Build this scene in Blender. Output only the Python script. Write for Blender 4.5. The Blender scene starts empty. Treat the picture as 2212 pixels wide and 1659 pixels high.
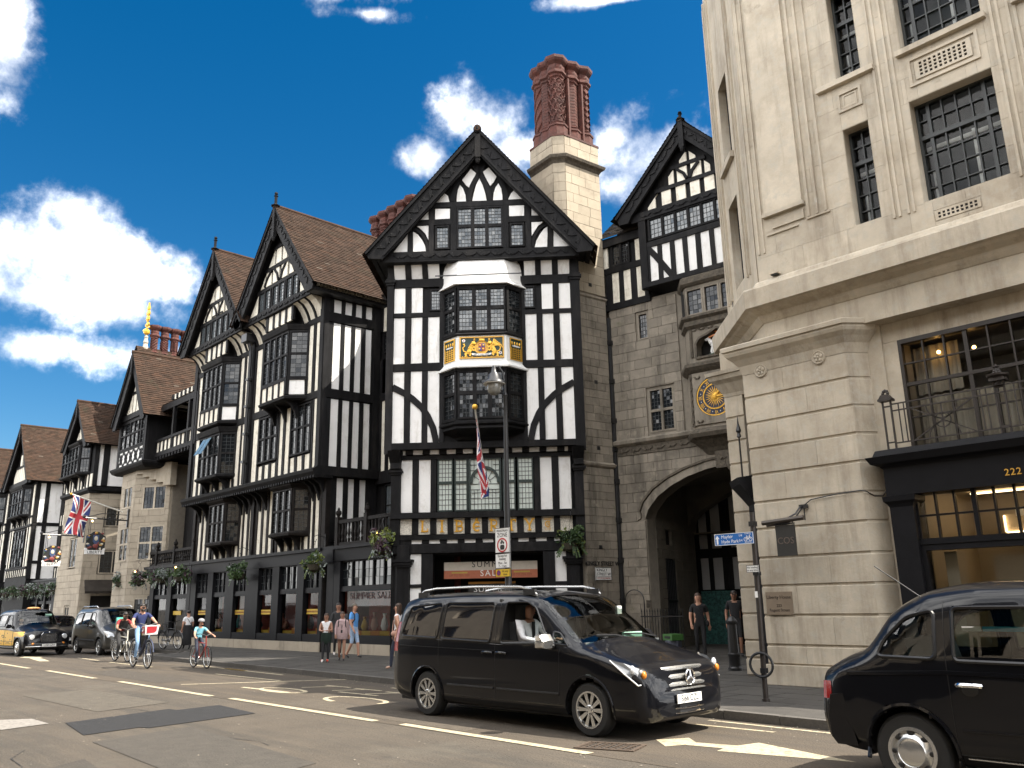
import bpy, bmesh, math, random
from math import sin, cos, pi, radians, sqrt, atan2, hypot
from mathutils import Vector, Matrix
random.seed(7)
SC = bpy.context.scene
COL = SC.collection
# ------------------------------------------------------------------ camera
CAM_H = 1.70
YAW, PITCH, ROLL = radians(136.6), radians(14.602), radians(-1.098)
fw = Vector((cos(YAW) * cos(PITCH), sin(YAW) * cos(PITCH), sin(PITCH)))
rt = Vector((sin(YAW), -cos(YAW), 0))
up = rt.cross(fw)
rt2 = cos(ROLL) * rt + sin(ROLL) * up
up2 = -sin(ROLL) * rt + cos(ROLL) * up
cam = bpy.data.cameras.new('camera')
cam.sensor_width = 36.0
cam.lens = 36.0 * 3300 / 4032
cam.clip_start = 0.1
cam.clip_end = 4000
camo = bpy.data.objects.new('camera', cam)
COL.objects.link(camo)
camo.matrix_world = Matrix(((rt2.x, up2.x, -fw.x, 0), (rt2.y, up2.y, -fw.y, 0), (rt2.z, up2.z, -fw.z, CAM_H), (0, 0, 0, 1)))
SC.camera = camo
# ------------------------------------------------------------------ sun and sky
SUN = Vector((0.56, 0.33, 1.0)).normalized()
sl = bpy.data.lights.new('sun', 'SUN')
sl.energy = 2.0
sl.angle = radians(0.5)
sl.color = (1.0, 0.93, 0.82)
so = bpy.data.objects.new('sun', sl)
COL.objects.link(so)
so.rotation_euler = SUN.to_track_quat('Z', 'Y').to_euler()
so.location = (0, 0, 60)
EXPOSURE = 2.46
SC.view_settings.view_transform = 'Standard'
SC.view_settings.look = 'None'
SC.view_settings.exposure = EXPOSURE
SC.view_settings.gamma = 1
SC.view_settings.use_curve_mapping = False
SC.cycles.max_bounces = 7
SC.cycles.diffuse_bounces = 4
SC.cycles.glossy_bounces = 4
SC.cycles.transmission_bounces = 6
SC.cycles.transparent_max_bounces = 8
SC.cycles.caustics_reflective = False
SC.cycles.caustics_refractive = False
wd = bpy.data.worlds.new('World')
SC.world = wd
wd.use_nodes = True
nt = wd.node_tree
N, L = nt.nodes, nt.links
N.clear()
def nd(t, **k):
 n = N.new(t)
 for a, b in k.items():
  setattr(n, a, b)
 return n
def mth(op, a, b=None, clamp=False):
 n = nd('ShaderNodeMath', operation=op, use_clamp=clamp)
 for i, x in enumerate((a, b)):
  if x is None: continue
  if isinstance(x, (int, float)): n.inputs[i].default_value = x
  else: L.new(x, n.inputs[i])
 return n.outputs[0]
def vmth(op, a, b=None):
 n = nd('ShaderNodeVectorMath', operation=op)
 for i, x in enumerate((a, b)):
  if x is None: continue
  if isinstance(x, (tuple, list, Vector)): n.inputs[i].default_value = x
  else: L.new(x, n.inputs[i])
 return n
sky = nd('ShaderNodeTexSky', sky_type='NISHITA')
sky.sun_disc = False
sky.sun_elevation = math.asin(SUN.z)
sky.sun_rotation = atan2(SUN.x, SUN.y)
sky.altitude = 30
sky.air_density = 1.0
sky.dust_density = 0.4
sky.ozone_density = 2.4
hs = nd('ShaderNodeHueSaturation')
hs.inputs['Hue'].default_value = 0.497
hs.inputs['Saturation'].default_value = 1.45
hs.inputs['Value'].default_value = 0.42
L.new(sky.outputs[0], hs.inputs['Color'])
tc = nd('ShaderNodeTexCoord')
D = tc.outputs['Generated']
def noise(vec, scale, detail, rough=.55):
 n = nd('ShaderNodeTexNoise')
 n.inputs['Scale'].default_value = scale
 n.inputs['Detail'].default_value = detail
 n.inputs['Roughness'].default_value = rough
 L.new(vec, n.inputs['Vector'])
 return n.outputs[0]
def skydir(px, py):            # direction of a cloud centre as azimuth/elevation read off the photograph
 X, Y = (px - 1106) / 1810.4, (829.5 - py) / 1810.4
 return (fw + rt2 * X + up2 * Y).normalized()
# cumulus banks: (azimuth deg, elevation deg, half width deg, half height deg)
CLOUDS = [(188,7,27,3.4)]
for px, py, rx, ry in [(50,540,240,85),(270,590,150,62),(90,640,230,62),(40,750,130,50),(300,770,120,42),(0,90,75,150),
                       (905,345,75,48),(1040,262,110,75),(1130,330,120,60),(1400,335,190,110),(1330,300,90,60),(1340,400,110,70),(1470,350,110,110),
                       (790,30,125,24),(1300,-4,150,18)]:
 d = skydir(px, py)
 CLOUDS.append((math.degrees(atan2(d.y, d.x)) % 360, math.degrees(math.asin(d.z)), math.degrees(rx / 1550), math.degrees(ry / 1550)))
for az, el, w, h in [(0,55,22,12),(70,22,20,7),(110,75,16,12),(150,40,6,3),(280,22,22,9),(315,60,20,12),(40,15,20,6),(230,65,18,10),(260,45,20,9),(345,38,16,8),(20,28,14,6),(55,40,12,7),(250,30,18,8),(300,42,14,8),(330,24,16,6),(275,62,12,10),(95,58,10,6),(215,48,12,7),(175,70,12,8)]:  # banks outside the view, added to raise the ambient light
 CLOUDS.append((az, el, w, h))
field = None
for az, el, w, h in CLOUDS:
 a, e = radians(az), radians(el)
 c = Vector((cos(a) * cos(e), sin(a) * cos(e), sin(e)))
 tx = Vector((-sin(a), cos(a), 0)); ty = c.cross(tx)
 df = vmth('SUBTRACT', D, c).outputs[0]
 u = mth('DIVIDE', vmth('DOT_PRODUCT', df, tx).outputs['Value'], radians(w))
 v = mth('DIVIDE', vmth('DOT_PRODUCT', df, ty).outputs['Value'], radians(h))
 wz = mth('DIVIDE', vmth('DOT_PRODUCT', df, c).outputs['Value'], 0.35)
 r = mth('SQRT', mth('ADD', mth('ADD', mth('MULTIPLY', u, u), mth('MULTIPLY', v, v)), mth('MULTIPLY', wz, wz)))
 f = mth('SUBTRACT', 1.0, r)
 field = f if field is None else mth('MAXIMUM', field, f)
gap = nd('ShaderNodeMapRange', interpolation_type='SMOOTHSTEP')     # clear gap kept in view; cloud cover outside it added for shade fill
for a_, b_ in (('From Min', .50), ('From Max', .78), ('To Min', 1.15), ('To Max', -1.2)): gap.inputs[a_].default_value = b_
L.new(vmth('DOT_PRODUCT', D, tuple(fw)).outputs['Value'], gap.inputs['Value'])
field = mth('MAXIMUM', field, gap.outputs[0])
n1 = noise(D, 7.0, 9, .60)
n2 = noise(D, 26.0, 7, .62)
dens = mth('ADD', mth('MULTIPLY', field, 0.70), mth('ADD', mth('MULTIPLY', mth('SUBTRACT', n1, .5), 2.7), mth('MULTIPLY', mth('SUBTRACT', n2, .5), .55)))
mr = nd('ShaderNodeMapRange', interpolation_type='SMOOTHSTEP')
mr.inputs['From Min'].default_value = 0.02
mr.inputs['From Max'].default_value = 0.86
L.new(dens, mr.inputs['Value'])
n3 = noise(vmth('ADD', D, (0.0, 0.0, 0.03)).outputs[0], 9.0, 6, .55)
cr = nd('ShaderNodeMapRange')
cr.inputs['From Min'].default_value = .38
cr.inputs['From Max'].default_value = .62
L.new(n3, cr.inputs['Value'])
cm = nd('ShaderNodeMix', data_type='RGBA')
cm.inputs['A'].default_value = (17.0, 16.7, 16.3, 1)
cm.inputs['B'].default_value = (4.4, 4.6, 5.0, 1)
L.new(cr.outputs[0], cm.inputs['Factor'])
mx = nd('ShaderNodeMix', data_type='RGBA')
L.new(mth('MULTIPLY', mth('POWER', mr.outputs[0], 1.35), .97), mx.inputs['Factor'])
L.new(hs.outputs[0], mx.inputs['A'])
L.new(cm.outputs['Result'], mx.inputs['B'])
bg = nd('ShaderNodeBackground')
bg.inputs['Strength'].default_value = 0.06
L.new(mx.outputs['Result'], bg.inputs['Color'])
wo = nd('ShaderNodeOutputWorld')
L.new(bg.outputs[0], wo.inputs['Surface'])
# ------------------------------------------------------------------ materials
def mat(name, col, rough=.6, metal=0, var=.12, scale=6., bump=0, bscale=60., rnd=0, coat=0, emit=0, stain=None, spec=.5, trans=0, alpha=1, stretch=None):
 m = bpy.data.materials.new(name)
 m.use_nodes = True
 t = m.node_tree; n = t.nodes; l = t.links
 p = n['Principled BSDF']
 p.inputs['Roughness'].default_value = rough
 p.inputs['Metallic'].default_value = metal
 p.inputs['Specular IOR Level'].default_value = spec
 if coat: p.inputs['Coat Weight'].default_value = coat; p.inputs['Coat Roughness'].default_value = .03
 if trans: p.inputs['Transmission Weight'].default_value = trans
 if alpha < 1: p.inputs['Alpha'].default_value = alpha
 geo = n.new('ShaderNodeNewGeometry')
 vec = geo.outputs['Position']
 if stretch:
  mp = n.new('ShaderNodeVectorMath'); mp.operation = 'MULTIPLY'; mp.inputs[1].default_value = stretch
  l.new(vec, mp.inputs[0]); vec = mp.outputs[0]
 c = (*col, 1)
 last = None
 if var:
  a = n.new('ShaderNodeTexNoise'); a.inputs['Scale'].default_value = scale; a.inputs['Detail'].default_value = 6; a.inputs['Roughness'].default_value = .65
  l.new(vec, a.inputs['Vector'])
  rp = n.new('ShaderNodeMapRange'); rp.inputs['From Min'].default_value = .3; rp.inputs['From Max'].default_value = .7
  l.new(a.outputs[0], rp.inputs['Value'])
  mxn = n.new('ShaderNodeMix'); mxn.data_type = 'RGBA'
  mxn.inputs['A'].default_value = tuple(x * (1 - var) for x in col) + (1,)
  mxn.inputs['B'].default_value = tuple(min(1, x * (1 + var)) for x in col) + (1,)
  l.new(rp.outputs[0], mxn.inputs['Factor']); last = mxn.outputs['Result']
 for st in ([] if not stain else stain if isinstance(stain, list) else [stain]):   # (colour, scale, low, high, stretch)
  a = n.new('ShaderNodeTexNoise'); a.inputs['Scale'].default_value = st[1]; a.inputs['Detail'].default_value = 8; a.inputs['Roughness'].default_value = .7
  vv = vec
  if len(st) > 4:
   mp = n.new('ShaderNodeVectorMath'); mp.operation = 'MULTIPLY'; mp.inputs[1].default_value = st[4]; l.new(vec, mp.inputs[0]); vv = mp.outputs[0]
  l.new(vv, a.inputs['Vector'])
  rp = n.new('ShaderNodeMapRange'); rp.inputs['From Min'].default_value = st[2]; rp.inputs['From Max'].default_value = st[3]
  l.new(a.outputs[0], rp.inputs['Value'])
  mxn = n.new('ShaderNodeMix'); mxn.data_type = 'RGBA'
  if last: l.new(last, mxn.inputs['A'])
  else: mxn.inputs['A'].default_value = c
  mxn.inputs['B'].default_value = (*st[0], 1)
  l.new(rp.outputs[0], mxn.inputs['Factor']); last = mxn.outputs['Result']
 if rnd:
  oi = n.new('ShaderNodeObjectInfo')
  mr_ = n.new('ShaderNodeMapRange'); mr_.inputs['To Min'].default_value = 1 - rnd; mr_.inputs['To Max'].default_value = 1 + rnd
  l.new(oi.outputs['Random'], mr_.inputs['Value'])
  vm = n.new('ShaderNodeVectorMath'); vm.operation = 'SCALE'
  if last: l.new(last, vm.inputs[0])
  else: vm.inputs[0].default_value = col
  l.new(mr_.outputs[0], vm.inputs['Scale']); last = vm.outputs[0]
 if last: l.new(last, p.inputs['Base Color'])
 else: p.inputs['Base Color'].default_value = c
 if emit:
  p.inputs['Emission Color'].default_value = c; p.inputs['Emission Strength'].default_value = emit
 if bump:
  b = n.new('ShaderNodeTexNoise'); b.inputs['Scale'].default_value = bscale; b.inputs['Detail'].default_value = 5
  l.new(vec, b.inputs['Vector'])
  bn = n.new('ShaderNodeBump'); bn.inputs['Strength'].default_value = bump; bn.inputs['Distance'].default_value = .02
  l.new(b.outputs[0], bn.inputs['Height']); l.new(bn.outputs[0], p.inputs['Normal'])
 return m
TIM = mat('black timber', (.009, .0088, .0096), .62, stain=((.028, .0255, .0235), 2.2, .52, .78), var=.5, scale=5, bump=.35, bscale=30, rnd=.25, stretch=(1, 1, .25), spec=.14)
TIMD = mat('dark brown timber', (.0105, .0085, .0078), .6, var=.4, scale=5, bump=.35, bscale=30, rnd=.25, spec=.14)
PLA = mat('white plaster', (.82, .81, .79), .75, var=.05, scale=1.6, bump=.35, bscale=7, rnd=.05, stain=[((.56, .53, .475), 1.9, .53, .82), ((.46, .43, .38), 3.5, .57, .80, (1, 1, .15)), ((.40, .37, .32), 9., .66, .78)])
PLC = mat('cream plaster', (.80, .755, .645), .75, var=.08, scale=2, bump=.4, bscale=7, rnd=.06, stain=[((.44, .385, .29), 3.0, .50, .78), ((.40, .34, .255), 3.5, .54, .78, (1, 1, .15)), ((.33, .28, .21), 6., .62, .74, (1, 1, 2.5))])
STO = mat('pale limestone', (.475, .415, .325), .82, var=.12, scale=1.3, bump=.18, bscale=25, rnd=.07, stain=[((.30, .25, .185), .8, .44, .74), ((.24, .20, .15), 2.6, .50, .74, (1, 1, .10)), ((.40, .37, .31), 6., .5, .75), ((.22, .185, .135), 1.9, .62, .80)])
STG = mat('weathered grey stone', (.25, .218, .175), .85, var=.14, scale=2, bump=.3, bscale=20, rnd=.16, stain=[((.07, .06, .046), 1.0, .47, .75), ((.055, .048, .037), 2., .50, .74, (1, 1, .12)), ((.34, .30, .24), 3., .56, .76), ((.11, .105, .05), 2.4, .60, .78)])
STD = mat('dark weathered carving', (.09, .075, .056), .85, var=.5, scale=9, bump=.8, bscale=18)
STC = mat('chimney stone', (.38, .325, .245), .82, var=.07, scale=2, bump=.12, bscale=25, rnd=.09, stain=[((.23, .19, .14), 1.4, .48, .8), ((.17, .15, .115), 2.5, .54, .8, (1, 1, .12))])
STW = mat('tower stone', (.36, .31, .24), .84, var=.08, scale=2, bump=.12, bscale=25, rnd=.08, stain=[((.17, .145, .11), 1.2, .5, .9), ((.14, .12, .09), 2.5, .55, .8, (1, 1, .12))])
MOR = mat('mortar', (.20, .175, .14), .9, var=.15)
BRK = mat('red brick', (.088, .026, .018), .8, var=.4, scale=6, bump=.4, bscale=35, rnd=.15, stain=((.035, .017, .015), 2.2, .45, .8))
TIL = [mat('roof tile %s' % k, tuple(v * .72 for v in c), .85, var=.3, scale=3, bump=.3, bscale=40, spec=.12, stain=((.03, .028, .018), 1.3, .55, .8)) for k, c in
       (('brown', (.058, .036, .025)), ('umber', (.047, .030, .021)), ('rust', (.066, .038, .025)), ('pale', (.10, .078, .06)))]
TILG = [mat('grey roof tile %s' % k, tuple(v * .72 for v in c), .85, var=.3, scale=3, bump=.3, bscale=40, spec=.12, stain=((.03, .028, .018), 1.3, .55, .8)) for k, c in
  (('mid', (.045, .038, .032)), ('dark', (.034, .03, .026)), ('brown', (.05, .04, .032)), ('pale', (.08, .07, .06)))]
GLD = mat('dark leaded glass', (.012, .014, .016), .05, var=0, spec=.6, bump=.06, bscale=3)
GLM = mat('paler leaded glass', (.09, .105, .115), .06, var=.5, scale=2.2, spec=.9, bump=.05, bscale=3)  # paler, mottled base colour than the dark leaded glass
GLP = mat('pale obscured glass', (.62, .68, .63), .25, var=.06, scale=3, spec=.5)
GLS = mat('shop glass', (.02, .02, .022), .03, var=0, spec=.9, bump=.01, bscale=1.2)
LEAD = mat('lead cames', (.03, .034, .036), .5, var=.1)
BLK = mat('black painted metal', (.014, .0145, .016), .38, var=.1, scale=9)
SHOP = mat('black shopfront paint', (.0075, .0075, .009), .5, var=.2, scale=4, rnd=.15, spec=.14)
GOLD = mat('gold leaf', (.72, .40, .055), .33, metal=.55, var=.18, scale=20)
GOLDP = mat('gold paint', (.60, .33, .05), .45, metal=.2, var=.15, scale=14)
WHT = mat('white paint', (.80, .80, .78), .5, var=.04)
LETT = mat('black lettering', (.012, .012, .013), .5, var=0)
WARM = mat('warm lamp bulb', (1.0, .55, .16), .4, var=0, emit=3)
ROAD = mat('grey asphalt', (.069, .0555, .0405), .82, var=.18, scale=.8, bump=1.0, bscale=30, stain=[((.034, .029, .023), 42., .53, .64), ((.115, .10, .08), 60., .60, .70), ((.042, .036, .028), .9, .46, .66, (.22, 2.2, 1)), ((.027, .024, .021), 1.7, .62, .74), ((.088, .076, .058), .5, .55, .75)])
LANE = mat('brown asphalt lane', (.069, .0535, .037), .8, var=.12, scale=.7, bump=.8, bscale=35, stain=[((.036, .029, .022), 50., .53, .64), ((.105, .086, .062), 70., .62, .72), ((.043, .035, .0265), .8, .46, .66, (.2, 2.6, 1)), ((.024, .021, .018), 1.3, .64, .76)])
PATCH = mat('fresh asphalt patch', (.0125, .0122, .0125), .8, var=.15, scale=3, bump=.6, bscale=80)
PAINT = mat('worn road paint', (.40, .345, .235), .7, var=.12, scale=6, stain=[((.13, .11, .08), 10., .52, .68), ((.08, .068, .05), 30., .55, .66)])
YEL = mat('banner and sun patch yellow', (.45, .30, .06), .7, var=.1, scale=6)
PAV = mat('paving slab', (.046, .0415, .036), .85, var=.18, scale=2.5, bump=.3, bscale=40, rnd=.10, stain=[((.03, .0275, .024), 1.4, .5, .85), ((.028, .026, .023), 9, .60, .75)])
KERB = mat('granite kerb', (.08, .073, .064), .8, var=.25, scale=18, bump=.3, bscale=50, rnd=.1)
LEAF = [mat('leaf %s' % k, c, .6, var=.25, scale=7) for k, c in
  (('green', (.045, .085, .022)), ('deep', (.024, .052, .016)), ('lime', (.11, .14, .022)), ('silver', (.22, .25, .23)), ('plum', (.05, .022, .035)))]
# ------------------------------------------------------------------ mesh helpers
W = {}                                  # world matrix of every empty or facade frame
class MB:
 def __init__(s, M=None):
  s.V, s.F, s.I, s.M = [], [], [], M
 def av(s, p):
  p = Vector(p)
  s.V.append(s.M @ p if s.M else p)
  return len(s.V) - 1
 def face(s, idx, m=0):
  s.F.append(tuple(idx)); s.I.append(m)
 def poly(s, pts, m=0):
  s.face([s.av(p) for p in pts], m)
 def box(s, x0, x1, y0, y1, z0, z1, m=0, j=0):
  r = (lambda: random.uniform(-j, j)) if j else (lambda: 0)
  i = [s.av((x + r(), y + r() * .5, z + r())) for z in (z0, z1) for y in (y0, y1) for x in (x0, x1)]
  for f in ((0, 2, 3, 1), (4, 5, 7, 6), (0, 1, 5, 4), (2, 6, 7, 3), (0, 4, 6, 2), (1, 3, 7, 5)):
   s.face([i[k] for k in f], m)
  return s
 def prism(s, pts, y0, y1, m=0):      # polygon in (x,z), extruded along y
  n = len(pts)
  a = [s.av((p[0], y0, p[1])) for p in pts]; b = [s.av((p[0], y1, p[1])) for p in pts]
  s.face(a, m); s.face(b[::-1], m)
  for k in range(n):
   s.face((a[k], b[k], b[(k + 1) % n], a[(k + 1) % n]), m)
  return s
 def prismz(s, pts, z0, z1, m=0):     # polygon in (x,y), extruded along z
  n = len(pts)
  a = [s.av((p[0], p[1], z0)) for p in pts]; b = [s.av((p[0], p[1], z1)) for p in pts]
  s.face(a[::-1], m); s.face(b, m)
  for k in range(n):
   s.face((a[k], a[(k + 1) % n], b[(k + 1) % n], b[k]), m)
  return s
 def loft(s, rings, m=0, cap=True, closed=True):
  R = [[s.av(p) for p in r] for r in rings]
  n = len(R[0])
  for a, b in zip(R, R[1:]):
   for k in range(n if closed else n - 1):
    s.face((a[k], a[(k + 1) % n], b[(k + 1) % n], b[k]), m)
  if cap:
   s.face(R[0][::-1], m); s.face(R[-1], m)
  return s
 def tube(s, pts, r, n=8, m=0, cap=True):
  pts = [Vector(p) for p in pts]
  rs = r if isinstance(r, (list, tuple)) else [r] * len(pts)
  rings = []; prev = None
  for i, p in enumerate(pts):
   t = (pts[min(i + 1, len(pts) - 1)] - pts[max(i - 1, 0)])
   t = t.normalized() if t.length > 1e-9 else Vector((0, 0, 1))
   if prev is None: prev = Vector((0, 0, 1)) if abs(t.z) < .9 else Vector((1, 0, 0))
   a = t.cross(prev)
   a = a.normalized() if a.length > 1e-6 else t.orthogonal().normalized()
   b = t.cross(a); prev = a.cross(t)
   rings.append([p + (a * cos(2 * pi * k / n) + b * sin(2 * pi * k / n)) * rs[i] for k in range(n)])
  return s.loft(rings, m, cap)
 def lathe(s, prof, c=(0, 0, 0), n=12, m=0, axis='z', cap=True):
  rings = []
  for r, h in prof:
   ring = []
   for k in range(n):
    a = 2 * pi * k / n
    q = {'z': (r * cos(a), r * sin(a), h), 'y': (r * cos(a), h, -r * sin(a)), 'x': (h, r * cos(a), r * sin(a))}[axis]
    ring.append((c[0] + q[0], c[1] + q[1], c[2] + q[2]))
   rings.append(ring)
  return s.loft(rings, m, cap)
 def ball(s, c, r, n=8, m=0):
  r = r if isinstance(r, (list, tuple)) else (r, r, r)
  h = max(4, n // 2 + 1)
  rings = [[(c[0] + r[0] * sin(pi * max(.02, min(h - .02, i)) / h) * cos(2 * pi * k / n), c[1] + r[1] * sin(pi * max(.02, min(h - .02, i)) / h) * sin(2 * pi * k / n),
                   c[2] - r[2] * cos(pi * i / h)) for k in range(n)] for i in range(h + 1)]
  return s.loft(rings, m)
 def ribbon(s, path, w, y0, y1, m=0):  # bent bar: centre line in (x,z), width w
  n = len(path); Lp, Rp = [], []
  ws = w if isinstance(w, (list, tuple)) else [w] * n
  for i in range(n):
   a, b = path[max(0, i - 1)], path[min(n - 1, i + 1)]
   dx, dz = b[0] - a[0], b[1] - a[1]; q = hypot(dx, dz) or 1
   ox, oz = -dz / q * ws[i] / 2, dx / q * ws[i] / 2
   Lp.append((path[i][0] + ox, path[i][1] + oz)); Rp.append((path[i][0] - ox, path[i][1] - oz))
  for i in range(n - 1):
   s.prism([Rp[i], Rp[i + 1], Lp[i + 1], Lp[i]], y0, y1, m)
  return s
 def build(s, name, mats, par=None, smooth=False, kind=None, **props):
  me = bpy.data.meshes.new(name)
  me.from_pydata([tuple(v) for v in s.V], [], s.F)
  for q in (mats if isinstance(mats, (list, tuple)) else [mats]):
   me.materials.append(q)
  if any(s.I):
   me.polygons.foreach_set('material_index', s.I)
  if smooth:
   me.polygons.foreach_set('use_smooth', [True] * len(me.polygons))
   try: me.set_sharp_from_angle(angle=radians(smooth if smooth is not True else 40))
   except Exception: pass
  me.update()
  return link(name, me, par, kind, **props)
def link(name, me, par=None, kind=None, **props):
 o = bpy.data.objects.new(name, me)
 COL.objects.link(o)
 if par is not None: o.parent = par
 if kind: o['kind'] = kind
 for k, v in props.items(): o[k] = v
 return o
def fixn(o):                              # consistent outward normals
 bm = bmesh.new(); bm.from_mesh(o.data); bmesh.ops.recalc_face_normals(bm, faces=bm.faces); bm.to_mesh(o.data); bm.free()
 return o
def frame(x, y, z, deg):
 return Matrix.Translation((x, y, z)) @ Matrix.Rotation(radians(deg), 4, 'Z')
def thing(name, label, cat, Wm, group=None):
 o = bpy.data.objects.new(name, None)
 COL.objects.link(o)
 o.empty_display_size = .2
 o.matrix_world = Wm
 W[o] = Wm
 o['label'] = label; o['category'] = cat
 if group: o['group'] = group
 return o
def rel(o, F):                            # facade frame F seen from the thing's own space
 return W[o].inverted() @ F
def tag(o, label, cat, group=None):
 o['label'] = label; o['category'] = cat
 if group: o['group'] = group
 return o
def copytree(o, loc=None, rotz=None, **props):
 def rec(src, par):
  c = src.copy(); COL.objects.link(c)
  if par is not None: c.parent = par
  for ch in list(kids.get(src, [])): rec(ch, c)
  return c
 kids = {}
 for x in COL.objects:
  if x.parent: kids.setdefault(x.parent, []).append(x)
 c = rec(o, None)
 if loc is not None:
  c.matrix_world = Matrix.Translation(loc) @ Matrix.Rotation(rotz or 0, 4, 'Z')
 for k, v in props.items(): c[k] = v
 return c
def curve_mesh(outer, holes, depth):
 cu = bpy.data.curves.new('tmp', 'CURVE'); cu.dimensions = '2D'; cu.fill_mode = 'BOTH'; cu.extrude = depth / 2
 for pts in [outer] + list(holes):
  sp = cu.splines.new('POLY'); sp.points.add(len(pts) - 1); sp.use_cyclic_u = True
  for p, q in zip(sp.points, pts): p.co = (q[0], q[1], 0, 1)
 o = bpy.data.objects.new('tmp', cu); COL.objects.link(o)
 me = bpy.data.meshes.new_from_object(o)
 bpy.data.objects.remove(o); bpy.data.curves.remove(cu)
 return me
XZ = Matrix(((1, 0, 0, 0), (0, 0, -1, 0), (0, 1, 0, 0), (0, 0, 0, 1)))   # curve plane -> facade plane
def holed(name, m, par, M, outer, holes, y0, y1, kind=None):
 me = curve_mesh(outer, holes, abs(y1 - y0))
 me.transform((M or Matrix()) @ Matrix.Translation((0, (y0 + y1) / 2, 0)) @ XZ)
 me.materials.clear(); me.materials.append(m)
 return link(name, me, par, kind)
def rect(u0, u1, z0, z1): return [(u0, z0), (u1, z0), (u1, z1), (u0, z1)]
def arc(cx, cz, r, a0, a1, n=12, rz=None):
 return [(cx + r * cos(radians(a0 + (a1 - a0) * k / n)), cz + (rz or r) * sin(radians(a0 + (a1 - a0) * k / n))) for k in range(n + 1)]
def text(name, s, m, par, M, x, y, z, size, depth=.006, align='CENTER', sx=1.0, shear=0, space=1.0, face=True):
 cu = bpy.data.curves.new('tmp', 'FONT'); cu.body = s; cu.size = size; cu.extrude = depth; cu.align_x = align; cu.align_y = 'CENTER'; cu.shear = shear; cu.space_character = space; cu.space_line = 1.05
 cu.resolution_u = 3
 o = bpy.data.objects.new('tmp', cu); COL.objects.link(o)
 me = bpy.data.meshes.new_from_object(o)
 bpy.data.objects.remove(o); bpy.data.curves.remove(cu)
 me.transform((M or Matrix()) @ Matrix.Translation((x, y, z)) @ XZ @ Matrix.Diagonal((sx, 1, 1, 1)))
 me.materials.clear(); me.materials.append(m)
 return link(name, me, par)
# ------------------------------------------------------------------ facade helpers
def panels(par, M, z0, z1, spans, pm=None, y=0., ends=None, tm=None, top=None, yt=None):
 pm = pm or PLA; tm = tm or TIM
 for a, b in spans:
  b1 = MB(M); yy = y if yt is None else yt
  i = [b1.av(p) for p in ((a, y - .012, z0), (b, y - .012, z0), (b, yy - .012, z1), (a, yy - .012, z1), (a, y + .06, z0), (b, y + .06, z0), (b, yy + .06, z1), (a, yy + .06, z1))]
  for f in ((0, 1, 2, 3), (5, 4, 7, 6), (3, 2, 6, 7), (4, 5, 1, 0), (4, 0, 3, 7), (1, 5, 6, 2)): b1.face([i[k] for k in f])
  b1.build('plaster_panel', pm, par)
 st = [(p[1], q[0]) for p, q in zip(spans, spans[1:])]
 if ends: st = [(ends[0], spans[0][0])] + st + [(spans[-1][1], ends[1])]
 for a, b in st:
  if b - a > .02 and b - a < 1.0:
   b1 = MB(M)
   if yt is None: b1.box(a, b, y - .05, y + .05, z0, z1, j=.011)
   else: b1.loft([[(a, y - .06, z0), (b, y - .06, z0), (b, y + .05, z0), (a, y + .05, z0)], [(a, yt - .06, z1), (b, yt - .06, z1), (b, yt + .05, z1), (a, yt + .05, z1)]])
   b1.build('timber_stud', tm, par)
def rail(par, M, u0, u1, z0, z1, y=0., p=.065, m=None, name='timber_rail'):
 return MB(M).box(u0, u1, y - p, y + .06, z0, z1, j=.012).build(name, m or TIM, par)
def post(par, M, u0, u1, z0, z1, y=0., p=.08, m=None):
 return MB(M).box(u0, u1, y - p, y + .08, z0, z1, j=.006).build('timber_post', m or TIM, par)
def brace(par, M, path, w, y=0., m=None):
 return MB(M).ribbon(path, w, y - .058, y + .03).build('curved_brace', m or TIM, par)
def ppoly(par, M, pts, y=0., m=None):
 return MB(M).prism(pts, y - .014, y + .05).build('plaster_panel', m or PLA, par)
def split(a, b, n):
 return n if isinstance(n, (list, tuple)) else [a + (b - a) * k / n for k in range(n + 1)]
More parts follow.
